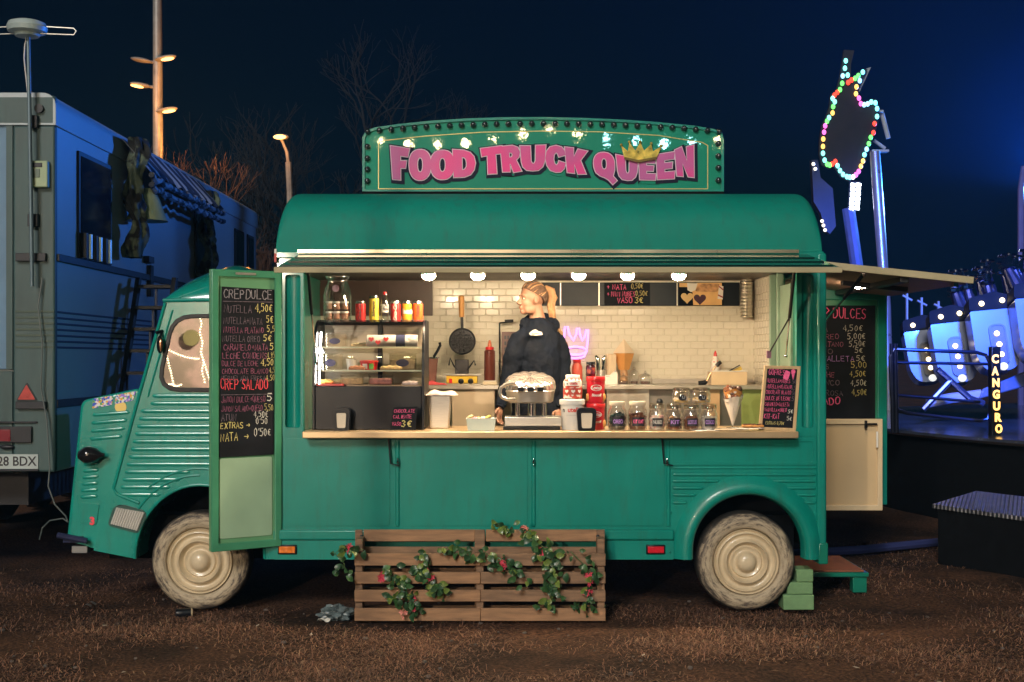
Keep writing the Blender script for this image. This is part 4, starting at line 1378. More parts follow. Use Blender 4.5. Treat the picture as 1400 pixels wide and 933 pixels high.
m = MB(); m.box(cv(CX0 + .019, CY0 + .26, CT - .008), cv(CX1 - .019, CY1 - .041, CT)); m.build("top_glass", GLASS, case)
m = MB(); m.box(cv(CX0 + .019, CY0 + .235, CT - .012), cv(CX1 - .019, CY0 + .259, CT + .001)); m.build("top_rail", BLACK, case, bevel=.002)
m = MB(); m.box(cv(CX0 + .019, CY1 - .040, CT - .03), cv(CX1 - .019, CY1 - .021, CT + .001)); m.build("top_rail", BLACK, case, bevel=.002)
m = MB(); m.box(cv((CX0 + CX1) / 2 + .02, CY1 - .05, CB), cv((CX0 + CX1) / 2 + .055, CY1 - .021, CT - .015)); m.build("rear_post", BLACK, case)
m = MB()
m.surf(lambda u, v: cv(CX0 + .02 + (CX1 - CX0 - .04) * u, *curve[round(v * 10)]), 2, 11)
m.build("front_glass", GLASS, case, sharp=None)
SH1, SH2 = Z(506, .3), Z(474.5, .3)
for zs, y0 in ((SH1, .14), (SH2, .22)):
    m = MB(); m.box(cv(CX0 + .02, y0, zs - .008), cv(CX1 - .02, CY1 - .03, zs - .001)); s_ = m.build("shelf", thin_glass("shelf_glass", (.9, .95, .9), .05), case)
    m = MB(); m.box(cv(CX0 + .02, y0 - .006, zs - .010), cv(CX1 - .02, y0 - .001, zs + .001)); m.build("shelf_edge", M("lit_glass_edge", (.6, .62, .45), .2), s_)  # pale yellow-green strip along the shelf's front
m = MB(); m.cyl(cv(CX0 + .035, .15, CB + .01), cv(CX0 + .035, .25, CT - .09), .005, n=8); m.build("lamp_strip", emit("cool_led", (1, .93, .82), 55), case)
m = MB(); m.box(cv(CX0 + .022, .10, CB - .002), cv(CX0 + .22, .35, CB + .014)); m.build("red_tray", RED, case, bevel=.003)  # red reflections on the case floor, built as a red slab
m = MB(); m.box(cv(CX0 + .24, .12, CB - .002), cv(CX1 - .022, CY1 - .03, CB + .004)); m.build("case_floor", M("case_floor_tan", (.45, .30, .18), .4), case)

CLEAR = thin_glass("clear_plastic", (.95, .94, .9), .04, .06, .45)
def tub(px, w, top, Y, z0, label, lid=True, fillc=None, oval=True, name="clear_tub", group="plastic tubs in the display case"):
    s = S(Y)
    t = thing(name, label, "tub", (X(px, Y), Y, z0), 0, group)
    h, a = Z(top, Y) - z0, w / 2 / s
    m = MB()
    for x0, x1, y0, y1 in ((-a, a, -.05, -.046), (-a, a, .046, .05), (-a, -a + .004, -.0455, .0455), (a - .004, a, -.0455, .0455)):
        m.box((x0, y0, .003), (x1, y1, h - .01))
    m.box((-a + .0045, -.0455, 0), (a - .0045, .0455, .003)); m.build("tub_wall", CLEAR, t)
    m = MB(); m.box((-a - .004, -.054, h - .0095), (a + .004, .054, h)); m.build("lid", CLEAR if lid else WHITE, t, bevel=.003)
    if fillc:
        m = MB(); m.box((-a + .006, -.044, .0035), (a - .006, .044, h * .62)); m.build("filling", M(name + "_filling", fillc, .6, var=.3, vs=40, bump=.3, bs=70), t, bevel=.008)
    if oval:
        m = MB(); m.plate(circ(0, h * .42, min(.07, a * .5), 18, h * .22), o=(0, -.0505, 0), d0=-.0015, d1=0); m.build("oval_label", M("indigo_label", (.02, .018, .06), .4), t)
    return t
tub(459, 30, 456, .33, SH2, "clear tub with a dark oval label on the case's top shelf")
tub(453, 30, 483, .30, SH1, "clear tub with indigo oval label at left of the case's middle shelf")
tub(551, 36, 483, .30, SH1, "wide clear tub at right end of the case's middle shelf", fillc=(.6, .45, .3))
tub(482, 30, 512, .20, CB + .005, "open clear tub of tan filling on the case floor", fillc=(.5, .33, .18), oval=False)
tub(521, 32, 512, .20, CB + .005, "open clear tub of pink filling on the case floor", fillc=(.55, .22, .22), oval=False)
t = thing("paper_cup", "white paper cup lying between tubs on the case's middle shelf", "cup", (X(480, .3), .30, SH1))
lath("cup_wall", [(.028, 0), (.038, .075)], CARDW, t, c1=False); lath("cup_rim", [(.038, .075), (.041, .078), (.038, .081)], WHITE, t, c0=False, c1=False)
t = thing("ice_cream_tub", "red ice cream tub with green and white print inside display case", "tub", (X(505, .3), .28, SH1))
m = MB(); m.lathe([(.056, 0), (.066, .055)], n=28); m.build("tub_wall", RED, t)
lath("lid", [(.069, .055), (.069, .068), (.062, .072)], M("red_lid", (.6, .05, .04), .35), t)
m = MB(); band(m, .0575, .008, .046, -.75, -.1, taper=.006); m.build("white_print", CARDW, t, sharp=None)
m = MB(); band(m, .0575, .006, .048, .1, .7, taper=.006); m.build("green_print", M("green_print", (.12, .35, .08), .4), t, sharp=None)
t = thing("cup_sleeve", "long sleeve of stacked paper cups lying on the case's top shelf", "cup stack", (X(536, .34), .34, SH2 + .046))
m = MB(); m.lathe([(.036, -.19), (.044, -.185), (.045, .12)], axis='x', n=22); m.build("sleeve", CARDW, t)
m = MB()
for i in range(8): m.lathe([(.045, .121 + i * .009), (.0465, .124 + i * .009), (.045, .128 + i * .009)], axis='x', n=22)
kind(m.build("cup_rim", WHITE, t), "stuff")
m = MB(); m.lathe([(.0456, .03), (.0456, .10)], axis='x', n=22, cap0=False, cap1=False); m.build("navy_label", M("navy_label", (.03, .04, .10), .4), t)
m = MB()
for xx, zz in ((-.15, .01), (-.10, -.012), (-.04, .012)):
    m.plate(heart(xx, zz, .02), o=(0, -.0455, 0), d0=-.002, d1=0)
kind(m.build("red_heart_print", RED, t), "stuff")

rnd = random.Random(31)
for px, Y, zs, w, c, lab in ((535, .24, SH1, 30, (.62, .42, .18), "golden sponge slices on the case's middle shelf, front row"), (488, .20, SH1, 22, (.40, .16, .07), "brown cake slice on the case's middle shelf before the cup"), (500, .40, SH2, 40, (.66, .50, .28), "pale pastry slab at the back of the case's top shelf"), (561, .16, CB + .005, 22, (.55, .42, .36), "cream topped dessert at the end of the case floor"), (447, .22, CB + .015, 18, (.66, .35, .08), "small orange dessert standing on the red tray"), (468, .38, CB + .015, 30, (.60, .45, .22), "tan pastry slab behind the open tubs on case floor")):
    sc_ = S(Y); a = w / 2 / sc_
    t = thing("pastry", lab, "pastry", (X(px, Y), Y, zs), 0, "pastries in the display case")
    mt = M("pastry_crumb_%d" % px, c, .6, var=.3, vs=40, bump=.4, bs=90)
    m = MB(); m.box((-a, -.035, 0), (a, .035, .022)); m.build("crumb", mt, t, bevel=.006)
    m = MB(); m.surf(lambda u, v, a=a: ((u - .5) * 1.9 * a, (v - .5) * .065, .0225 + .010 * sin(pi * u) ** .4 * sin(pi * v) ** .4 + .002 * sin(19 * u)), 16, 8); m.build("icing", M("icing_%d" % px, tuple(min(.75, x * 1.25 + .05) for x in c), .4, var=.15, vs=30, bump=.3), t)

# ---- on top of the case
TY, TZ = .42, CT + .001
t = thing("glass_jar", "big glass jar holding small pots on top of the display case", "jar", (X(461.5, TY), TY, TZ))
s = S(TY)
lath("jar_wall", [(r / s, h / s) for r, h in ((15, 0), (18.5, 1), (19, 6), (19, 34), (17, 44), (13.5, 52), (13, 55), (16, 58), (16.5, 60), (16, 61.5))], JARGLASS, t, n=32, c1=False, sharp=None)
lath("jar_rim", [(15.3 / s, 59 / s), (16.8 / s, 60 / s), (16.2 / s, 62 / s), (15.2 / s, 61.5 / s)], thin_glass("thick_rim_glass", (.95, .92, .85), .45, .05, .8), t, n=32, c0=False, c1=False)
m = MB(); m.plate(circ(0, 43 / s, .026, 16), o=(0, -18.2 / s, 0), d0=-.002, d1=0); m.build("jar_mark", M("mauve_print", (.25, .16, .22), .5), t)
for lv in (0, 1):
    for k in (-1, 0, 1):
        pot = MB(); pot.lathe([(.024, 0), (.027, .004), (.027, .045)], (k * .058, -.03, .008 + lv * .075), n=14); pb_ = pot.build("small_pot", M("pot_brown", (.35, .17, .10), .4) if "pot_brown" not in bpy.data.materials else bpy.data.materials["pot_brown"], t)
        pot = MB(); pot.lathe([(.029, .0455), (.029, .058), (.026, .06)], (k * .058, -.03, .008 + lv * .075), n=14); pot.build("pot_lid", CARDW, pb_)
def can(px, w, top, mt, label, script, smt, slim=False, vertical=True, size=.05, bold=.001):
    t = thing("drink_can", label, "can", (X(px, TY), TY, TZ), 0, "drink cans on top of the display case")
    r, h = w / 2 / s, Z(top, TY) - TZ
    lath("can_body", [(r * .8, 0), (r * .95, .004), (r, .014), (r, h - .02)], mt, t, c1=False)
    lath("can_top", [(r, h - .0198), (r * .84, h - .004), (r * .84, h), (r * .76, h - .004), (.002, h - .005)], CANTOP, t, c0=False)
    wrap_text("can_script", script, size, smt, t, r, h * .46, vertical=vertical, shear=.3, bold=bold)
    return t
can(493, 14.5, 412, REDCAN, "red drink can next to the big glass jar on the case", "Coca-Cola", M("black_print", (.02, .02, .02), .4), size=.03)
can(511.5, 13.5, 405, M("yellow_can_print", (.75, .55, .06), .3, .2, var=.08), "tall slim yellow drink can beside water bottle", "Schweppes", bpy.data.materials["black_print"], size=.026)
can(541, 14.5, 412, REDCAN, "red drink can with white script between bottle and orange can", "Coca-Cola", CARDW, size=.034)
can(556.5, 14, 412, M("orange_can_print", (.78, .33, .03), .3, .2, var=.08), "orange drink can second from the right on the case", "Fanta", CARDW, size=.05, vertical=False, bold=.003)
can(571.5, 14, 412, M("vermilion_can_print", (.72, .10, .02), .3, .2, var=.08), "vermilion drink can at the right end of the case top", "Nestea", M("dark_red_print", (.25, .01, .01), .4), size=.03)
t = thing("water_bottle", "clear plastic water bottle with red cap on display case", "bottle", (X(526, TY), TY, TZ))
lath("bottle_wall", [(.026, 0), (.031, .008), (.030, .05), (.031, .09), (.031, .13), (.024, .165), (.0125, .185), (.0125, .195)], thin_glass("bottle_plastic", (.92, .95, .95), .14, .05, .6), t, c1=False, sharp=None)
lath("bottle_cap", [(.0145, .195), (.0145, .214), (.012, .216)], RED, t)
m = MB(); band(m, .0315, .06, .12, -1.4, 1.4); m.build("bottle_label", M("water_label", (.5, .5, .48), .4, c2=(.10, .09, .09), thr=(.5, .55), vs=40), t, sharp=None)

# ---- napkin holders, small boards, tray, steel bin on the counter
def napkin(px, w, top, Y, label):
    s = S(Y)
    t = thing("napkin_holder", label, "napkin holder", (X(px, Y), Y, ZC + .001), 0, "black napkin holders on the counter")
    a, h = w / 2 / s, Z(top, Y) - ZC
    out = round_poly([(-a * .82, 0), (a * .82, 0), (a, h), (-a, h)], [.01, .01, .04, .04])
    m = MB(); m.plate(out, d0=-.012, d1=.07); m.build("holder_shell", BLACK, t, bevel=.004)
    inn = round_poly([(-a * .48, .02), (a * .48, .02), (a * .56, h * .78), (-a * .56, h * .78)], .012)
    m = MB(); m.plate(inn, d0=-.018, d1=-.0122); m.build("napkin", M("cream_napkin", (.72, .62, .48), .8, var=.06, bump=.3, bs=50) if "cream_napkin" not in bpy.data.materials else bpy.data.materials["cream_napkin"], t)
    m = MB(); m.plate(offset_poly(inn, .008), holes=[inn], d0=-.022, d1=-.0121); m.build("holder_lip", BLACK, t, bevel=.002)
napkin(467, 24, 558, -.04, "black napkin holder in front of the display case")
napkin(802, 28, 558, -.06, "black napkin holder in front of the white chocolate bucket")
def small_board(name, label, corners, Y, frame, rows, fw=.0, lean=.0):
    """a board seen square on: corners in photo pixels tl tr br bl"""
    tl, tr, br, bl = [P(a, b, Y) for a, b in corners]
    base = (bl + br) / 2
    t = thing(name, label, "menu board", (base.x, Y, base.z))
    poly = [((p - base).x, (p - base).z) for p in (bl, br, tr, tl)]
    m = MB(); m.plate(poly if not fw else offset_poly(poly, -fw * .6), d0=0.0, d1=.012); b = m.build("board_face", BOARD, t)
    if fw:
        m = MB(); m.plate(poly, holes=[offset_poly(poly, -fw)], d0=-.008, d1=.014); m.build("board_frame", frame, t, bevel=.002)
    up = ((tl - bl) + (tr - br)) / 2; rt = ((br - bl) + (tr - tl)) / 2
    H, W = up.length, rt.length
    uu, rr = up.normalized(), rt.normalized()
    by = {}
    for i, (mt, tx, u0, u1, v, h, th) in enumerate(rows):
        by.setdefault(mt.name, (mt, []))[1].append((i, tx, u0, u1, v, h, th))
    for mt, rs in by.values():
        for i, tx, u0, u1, v, h, th in rs:
            mm = MB()
            o = (bl - base) + rr * W * u0 + uu * H * v
            scrawl(mm, tx, o, rr, uu, H * h, W * (u1 - u0), th=th, lift=.0016, seed=i + 21)
            mm.build("chalk_lettering", mt, t, sharp=None)
    m = MB(); m.cyl((0, .015, H * .8), (0, .11, .004), .005, n=6); m.build("prop_leg", BLACK, t)
    return t, b
small_board("chocolate_sign", "small black sign for hot chocolate leaning on display case", ((538, 557), (570.5, 556), (568, 588.5), (533, 588)), -.05, None,
            [(CHALK_P, "CHOCOLATE", .08, .92, .74, .14, .007), (CHALK_P, "CALIENTE", .08, .82, .50, .14, .007), (CHALK_P, "VASO", .06, .42, .18, .15, .006), (CHALK_Y, "3€", .46, .86, .12, .28, .008)])
gb, gf = small_board("waffle_menu_board", "wood framed chalkboard of waffle prices propped at the counter's right end", ((1045, 500), (1094.5, 501), (1087.5, 590), (1037, 588)), -.02, PINE,
            [(CHALK_P, "GOFRES", .15, .58, .855, .085, .011), (CHALK_P, "NUTELLA+NUBES", .12, .75, .735, .06, .008), (CHALK_P, "NUTELLA+PLATANO", .13, .80, .645, .06, .008), (CHALK_P, "CHOCOLATE BLANCO", .11, .80, .56, .06, .008),
             (CHALK_P, "DULCE DE LECHE", .12, .80, .465, .06, .008), (CHALK_P, "CARAMELO+GALLETA", .11, .78, .375, .055, .008), (CHALK_P, "VAINILLA+OREO", .11, .72, .29, .055, .008), (CHALK_P, "KIT-KAT", .12, .54, .18, .075, .010),
             (CHALK_Y, "EXTRAS 0,70€", .18, .68, .09, .05, .005), (D, "5€", .82, .91, .73, .07, .005), (D, "5,5", .80, .92, .64, .06, .005), (D, "5€", .83, .91, .55, .06, .005), (D, "5", .83, .89, .46, .06, .005), (W_, "5€", .76, .90, .27, .06, .004), (W_, "5€", .75, .88, .16, .06, .004)], fw=.022)
m = MB()
m.plate(round_poly([(.0, .375), (.035, .36), (.055, .42), (.02, .435)], .008), o=(.042, -.0, 0), d0=-.003, d1=-.0005); m.plate([(.075, .365), (.09, .42), (.062, .42)], o=(.040, 0, 0), d0=-.003, d1=-.0005); m.plate(circ(.076, .425, .016, 14), o=(.040, 0, 0), d0=-.0042, d1=-.0031)
kind(m.build("ice_cream_drawing", CHALK_P, gb), "stuff")

t = thing("food_tray", "white plastic tray of wrapped snacks beside the seller's hand", "tray", (X(658, .02), .02, ZC + .001))
s = S(.02)
m = MB(); a, h = 20 / s, 16 / s
prof = [(-a * .9, 0), (a * .9, 0), (a, h), (-a, h)]
m.plate(prof, d0=-.06, d1=-.055); m.plate(prof, d0=.055, d1=.06)
for sx in (-1, 1): m.add([(sx * a * .9, -.0549, 0), (sx * a * .9, .0549, 0), (sx * a, .0549, h), (sx * a, -.0549, h)], [(0, 1, 2, 3)])
m.box((-a * .9, -.0549, .001), (a * .9, .0549, .005)); m.build("tray_wall", M("mint_white_plastic", (.62, .68, .58), .35), t)
m = MB(); m.plate(offset_poly(rrect(-a, -.06, a, .06, .01), .004), holes=[rrect(-a + .004, -.056, a - .004, .056, .008)], ux=(1, 0, 0), uz=(0, 1, 0), o=(0, 0, h), d0=-.004, d1=.0); m.build("tray_rim", WHITE, t)
rnd = random.Random(8)
for i, c in enumerate(((.7, .6, .3), (.7, .25, .3), (.45, .55, .15), (.75, .7, .6), (.6, .5, .12), (.7, .66, .6))):
    m = MB(); m.ball((-a * .75 + i * a * .3, rnd.uniform(-.02, .02), h + rnd.uniform(-.005, .012)), (.026, .02, .013), 8, 6, rot=Matrix.Rotation(rnd.uniform(-.6, .6), 3, 'Y'))
    m.build("snack", M("snack_wrap_%d" % i, c, .4, bump=.5, bs=60), t)
t = thing("steel_bin", "tapered stainless steel bin between display case and beige cabinet", "container", (X(601, .3), .30, ZC + .001))
s = S(.3)
m = MB(); a0, a1, h = 13 / s, 16 / s, 44 / s
m.add([(-a0, -a0, 0), (a0, -a0, 0), (a0, a0, 0), (-a0, a0, 0), (-a1, -a1, h), (a1, -a1, h), (a1, a1, h), (-a1, a1, h)], [(3, 2, 1, 0), (0, 1, 5, 4), (1, 2, 6, 5), (2, 3, 7, 6), (3, 0, 4, 7)])
m.build("bin_wall", STEEL, t, bevel=.008)
m = MB(); m.plate(rrect(-a1 - .006, -a1 - .006, a1 + .006, a1 + .006, .015), holes=[rrect(-a1 + .006, -a1 + .006, a1 - .006, a1 - .006, .01)], uz=(0, 1, 0), o=(0, 0, h), d0=-.005, d1=.0); m.build("bin_rim", CHROME, t)
def cloth(name, label, px, py, w, d, Y, z, mt, seed, h=.03):
    rnd = random.Random(seed)
    ph = [rnd.uniform(0, 6) for _ in range(6)]
    t = MB()
    def fn(u, v):
        x, y = (u - .5) * w, (v - .5) * d
        e = (1 - abs(2 * u - 1) ** 3) * (1 - abs(2 * v - 1) ** 3)
        return (x + .008 * sin(9 * v + ph[0]), y, .004 + h * e * (.6 + .25 * sin(11 * u + ph[1]) + .25 * sin(8 * v + 5 * u + ph[2])))
    t.surf(fn, 18, 14)
    o = t.build(name, mt, sharp=None); o.location = (X(px, Y), Y, z)
    sd = o.modifiers.new("thick", 'SOLIDIFY'); sd.thickness = .004
    tag(o, label, "cloth")
cloth("dish_cloth", "crumpled red cloth on the worktop behind display case", 594, 530, .20, .14, 1.36, WZ + .002, M("red_cloth", (.6, .08, .09), .9, var=.15, bump=.3), 3)
cloth("tea_towel", "pale crumpled towel over the top of the steel bin", 603, 540, .24, .18, .30, ZC + 44 / S(.3) + .004, M("pale_cloth", (.55, .46, .40), .9, var=.3, vs=20, bump=.3), 5, .045)
t = thing("batter_pitcher", "translucent brown batter pitcher with black ladle behind case", "pitcher", (X(588, 1.4), 1.40, WZ + .001))
s = S(1.4)
lath("pitcher_wall", [(8 / s, 0), (11 / s, 36 / s)], M("brown_translucent_plastic", (.20, .10, .08), .25, var=.15), t)
lath("pitcher_rim", [(11 / s, 36.1 / s), (13 / s, 36.4 / s), (13 / s, 38 / s), (11 / s, 38 / s)], CHROME, t)
m = MB(); m.tube([(.03, 0, 38 / s), (.06, 0, 46 / s), (.085, 0, 54 / s), (.08, 0, 58 / s)], .012, 8); m.build("ladle_handle", BLACK, t)

# ---- bubble waffle iron
IY = 1.42; s = S(IY)
t = thing("bubble_waffle_iron", "open bubble waffle iron with yellow base and wooden handle", "waffle iron", (X(632, IY), IY, WZ + .001))
def q(px, py): return ((px - 632) / s, (Z(py, IY) - WZ))
x0, z0 = q(611, 529.5); x1, z1 = q(653, 514)
m = MB(); m.box((x0, -.10, .012), (x1, .14, z1)); m.build("iron_base", M("yellow_enamel", (.72, .48, .05), .3, coat=.3), t, bevel=.006)
m = MB(); m.box((x0 - .03, -.12, .0), (x1 + .03, .16, .0115)); m.box((x0 - .03, -.11, z1 + .001), (x1 + .03, .15, z1 + .016)); m.build("drip_tray", STEEL, t, bevel=.003)
for px in (631, 644):
    m = MB(); m.lathe([(.024, -.102), (.022, -.122), (.018, -.124)], (q(px, 0)[0], 0, q(0, 521.5)[1]), axis='y', n=16); m.build("knob", BLACK, t)
m = MB(); m.box((q(615, 0)[0], -.106, q(0, 524)[1]), (q(619, 0)[0], -.101, q(0, 518)[1])); m.build("switch", RED, t)
m = MB(); m.box((q(622, 0)[0], -.02, z1 + .017), (q(641, 0)[0], .03, q(0, 492)[1])); m.build("hinge_block", DARKMETAL, t, bevel=.005)
cxp, czp = q(632, 467)
IRON = M("cast_iron", (.018, .019, .022), .4, .4, var=.3, vs=40, bump=.1)
m = MB(); m.lathe([(.112, .018), (.112, -.004), (.104, -.016), (.098, -.010), (.002, -.010)], (cxp, 0, czp), axis='y', n=32); pl = m.build("waffle_plate", IRON, t)
m = MB()
for i in range(-3, 4):
    for j in range(-3, 4):
        x, z = (i + .5 * (j % 2)) * .029, j * .026
        if x * x + z * z < .088 ** 2: m.ball((cxp + x, -.010, czp + z), (.0115, .008, .0115), 10, 6)
kind(m.build("plate_bubble", M("worn_cast_iron", (.035, .036, .04), .3, .6), pl), "stuff")
m = MB(); m.cyl((cxp, 0, czp + .10), (cxp - .004, 0, q(0, 433)[1]), .012, n=10); m.build("handle_neck", IRON, t)
m = MB(); m.tube([(cxp - .004, 0, q(0, 434)[1]), (cxp - .006, 0, q(0, 420)[1]), (cxp - .008, 0, q(0, 406)[1]), (cxp - .008, 0, q(0, 404.5)[1])], [.021, .024, .025, .016], 12); m.build("wood_handle", M("orange_wood", (.62, .30, .08), .5, var=.1, stretch=(8, 8, 1), bump=.1), t)
m = MB()
for sx in (-1, 1): m.tube([(cxp + sx * .02, -.01, z1 + .02), (cxp + sx * .07, -.02, q(0, 500)[1]), (cxp + sx * .10, -.02, q(0, 490)[1] - .02 * (sx > 0)), (cxp + sx * .11, -.02, q(0, 500)[1])], .007, 6)
kind(m.build("side_arm", BLACK, t), "stuff")
# ---- sauce bottle, its block, rack behind the seller
t = thing("block_stand", "small cream block standing under the brown sauce bottle", "stand", (X(670, 1.36), 1.36, WZ + .001))
s = S(1.36)
m = MB(); m.box((-10 / s, -.06, 0), (10 / s, .06, 5 / s)); m.build("block", CREAM, t, bevel=.005)
m = MB(); m.box((-8 / s, -.05, 5.05 / s), (8 / s, .05, 6 / s)); m.build("block_pad", WHITE, t)
t = thing("sauce_bottle", "brown squeeze bottle with red nozzle beside bubble waffle iron", "bottle", (X(669.5, 1.36), 1.36, WZ + .002 + 6 / s))
lath("bottle_body", [(7.3 / s, 0), (7.6 / s, .005), (7.6 / s, 40 / s), (5.5 / s, 42 / s)], M("dark_sauce", (.12, .03, .02), .3, var=.1), t)
lath("bottle_cap", [(5.8 / s, 42.1 / s), (5.8 / s, 45.5 / s), (4.5 / s, 46 / s)], RED, t)
lath("nozzle", [(3 / s, 46.1 / s), (2.4 / s, 51 / s), (1.2 / s, 55 / s)], M("rust_nozzle", (.5, .13, .05), .4), t)
RY = 1.70; s = S(RY)
t = thing("wire_rack", "steel wire rack with dark grid hanging behind the seller", "rack", (X(694, RY), RY, Z(532, RY)))
m = MB()
for a, b in (((683, 442), (683, 530)), ((683, 442), (700, 440))): m.cyl((X(a[0], RY) - t.location.x, 0, Z(a[1], RY) - t.location.z), (X(b[0], RY) - t.location.x, 0, Z(b[1], RY) - t.location.z), .008, n=8)
kind(m.build("rack_frame", CHROME, t), "stuff")
m = MB(); m.box((X(686, RY) - t.location.x, -.01, Z(530, RY) - t.location.z), (X(712, RY) - t.location.x, .02, Z(454, RY) - t.location.z)); m.build("rack_back", M("mauve_brown_board", (.16, .09, .08), .5), t)
m = MB()
for i in range(3):
    for j in range(7):
        x, z = X(689.5 + i * 4, RY) - t.location.x, Z(464 + j * 8, RY) - t.location.z
        m.box((x, -.016, z), (x + .017, -.0102, z + .03))
kind(m.build("grid_cell", M("slate_cell", (.03, .035, .05), .4), t), "stuff")
m = MB(); m.cyl((X(690, RY) - t.location.x, -.01, Z(439.5, RY) - t.location.z), (X(702, RY) - t.location.x, -.01, Z(439, RY) - t.location.z), .013, n=10); m.build("rack_grip", BLACK, t)

# ---- round steel crepe press
PY = .20; s = S(PY)
t = thing("waffle_press", "round polished steel waffle press with domed lid and curved handle", "waffle maker", (X(726, PY), PY, ZC + .001))
def q(px, py): return ((px - 726) / s, (Z(py, PY) - ZC))
m = MB(); m.box((q(690, 0)[0], -.14, q(0, 582)[1]), (q(767, 0)[0], .14, q(0, 569.5)[1])); m.build("press_base", STEEL, t, bevel=.005)
m = MB(); m.box((q(688, 0)[0], -.15, .0), (q(765, 0)[0], .13, q(0, 582.4)[1])); m.build("base_foot", BLACK, t, bevel=.003)
for px, w in ((707.5, 3.2), (727, 5.2), (744, 3.4)):
    m = MB(); m.cyl((q(px, 0)[0], -.02, q(0, 569.7)[1]), (q(px, 0)[0], -.02, q(0, 549)[1]), w / s, n=14); m.build("post", CHROME, t)
m = MB(); m.lathe([(.150, q(0, 551)[1]), (.168, q(0, 549)[1]), (.176, q(0, 538)[1]), (.182, q(0, 535)[1]), (.178, q(0, 534)[1]), (.02, q(0, 535)[1])], (q(725, 0)[0], 0, 0), n=40); m.build("lower_pan", STEEL, t)
LIDM = M("polished_steel", (.72, .64, .58), .24, .85, var=.08, vs=30)
le = bpy.data.objects.new("lid", None); col.objects.link(le); le.parent = t
le.location = (q(725, 0)[0], .02, q(0, 523)[1]); le.rotation_euler = (radians(17), 0, radians(4))
m = MB()
prof = [(.183, -.040), (.190, -.036), (.190, -.030), (.184, -.020), (.182, .0), (.176, .016), (.165, .026), (.150, .031), (.10, .038), (.05, .041), (.001, .042)]
def lid(u, v):
    r, h = prof[round(v * 10)]
    k = 1 + (.020 * cos(u * 2 * pi * 26) if 2 < round(v * 10) < 7 else 0)
    ridge = .007 * abs(sin(6 * 2 * pi * u)) * min(1, r / .1) if r < .16 else 0
    return (r * k * cos(2 * pi * u), r * k * sin(2 * pi * u), h + ridge)
m.surf(lid, 156, len(prof), closed_u=True); m.build("lid_shell", LIDM, le, sharp=50)
m = MB(); m.lathe([(.18, -.050), (.188, -.041)], n=40); m.build("lid_plate", DARKMETAL, le)
for px in (712, 725, 738):
    m = MB(); m.box((q(px - 4, 0)[0], -.186, q(0, 534.5)[1]), (q(px + 4, 0)[0], -.150, q(0, 529.5)[1])); m.build("hinge", BLACK, t)
m = MB(); m.tube([(q(704, 0)[0], -.17, q(0, 523)[1]), (q(692, 0)[0], -.19, q(0, 525)[1]), (q(685, 0)[0], -.19, q(0, 530)[1]), (q(683.5, 0)[0], -.19, q(0, 536)[1]), (q(686, 0)[0], -.19, q(0, 542)[1]), (q(693, 0)[0], -.19, q(0, 545.5)[1]), (q(704, 0)[0], -.17, q(0, 545)[1])], .013, 10)
m.build("lid_handle", M("pale_steel_handle", (.72, .68, .60), .25, .7), t)

# ---- chocolate spread bucket and jar, biscuit spread tins
BKY = .10; s = S(BKY)
t = thing("spread_bucket", "big white chocolate spread bucket with red lettering on counter", "bucket", (X(782.5, BKY), BKY, ZC + .001))
lath("bucket_wall", [(14 / s, 0), (14.5 / s, .004), (16.2 / s, 34 / s)], WHITE, t)
lath("bucket_lid", [(17.4 / s, 34.2 / s), (17.8 / s, 36 / s), (17.8 / s, 40.5 / s), (16 / s, 41.5 / s)], WHITE, t)
NUTR = M("red_lettering", (.60, .04, .03), .4)
wrap_text("bucket_letter", "n", .046, M("black_lettering", (.02, .02, .02), .4), t, 15.8 / s, 27 / s, ang=-.86, bold=.0012)
wrap_text("bucket_lettering", "utella", .046, NUTR, t, 15.8 / s, 27.2 / s, ang=.14, bold=.0015)
m = MB(); band(m, 15.5 / s, 20 / s, 20.6 / s, -.6, .5); m.build("bucket_line", M("grey_print", (.5, .48, .45), .5), t, sharp=None)
zt_ = ZC + 42 / s
t = thing("spread_jar", "red and white patterned spread jar standing on white bucket", "jar", (X(783, BKY), BKY, zt_ + .001))
PATT = M("knit_pattern_print", (.72, .66, .58), .4, c2=(.55, .07, .04), thr=(.47, .53), vs=42, detail=0)
lath("jar_wall", [(11.5 / s, 0), (13 / s, .006), (13 / s, 12 / s), (12.2 / s, 15 / s), (13 / s, 19 / s), (12.6 / s, 24 / s), (9.5 / s, 28 / s)], PATT, t, n=28)
lath("jar_cap", [(9.8 / s, 28.1 / s), (9.8 / s, 32 / s), (9.2 / s, 33 / s)], WHITE, t)
m = MB(); band(m, 13.0 / s, 18 / s, 24 / s, -.85, .85, lift=.002); lb = m.build("jar_label", CARDW, t, sharp=None)
m = MB(); band(m, 13.0 / s, 6 / s, 15 / s, -1.5, 1.5, lift=.0015); m.build("red_band", M("brick_red_print", (.42, .05, .03), .45), t, sharp=None)
wrap_text("jar_letter", "n", .026, bpy.data.materials["black_lettering"], t, 13 / s, 21 / s, ang=-.62, lift=.0035, bold=.0006)
wrap_text("jar_lettering", "utella", .026, NUTR, t, 13 / s, 21.2 / s, ang=.05, lift=.0035, bold=.0008)
m = MB()
for k in (-.9, 0, .9):
    for (x, z) in [(p[0], p[1]) for p in heart(0, 0, .013)]: pass
    pts = heart(0, 0, .015)
    vs = [(sin(k * .8 + x / .069) * .0712, -cos(k * .8 + x / .069) * .0712, 10.5 / s + z) for x, z in pts]
    m.add(vs, [tuple(range(len(vs)))])
kind(m.build("heart_print", CARDW, t, sharp=None), "stuff")
TNY = .14; s = S(TNY)
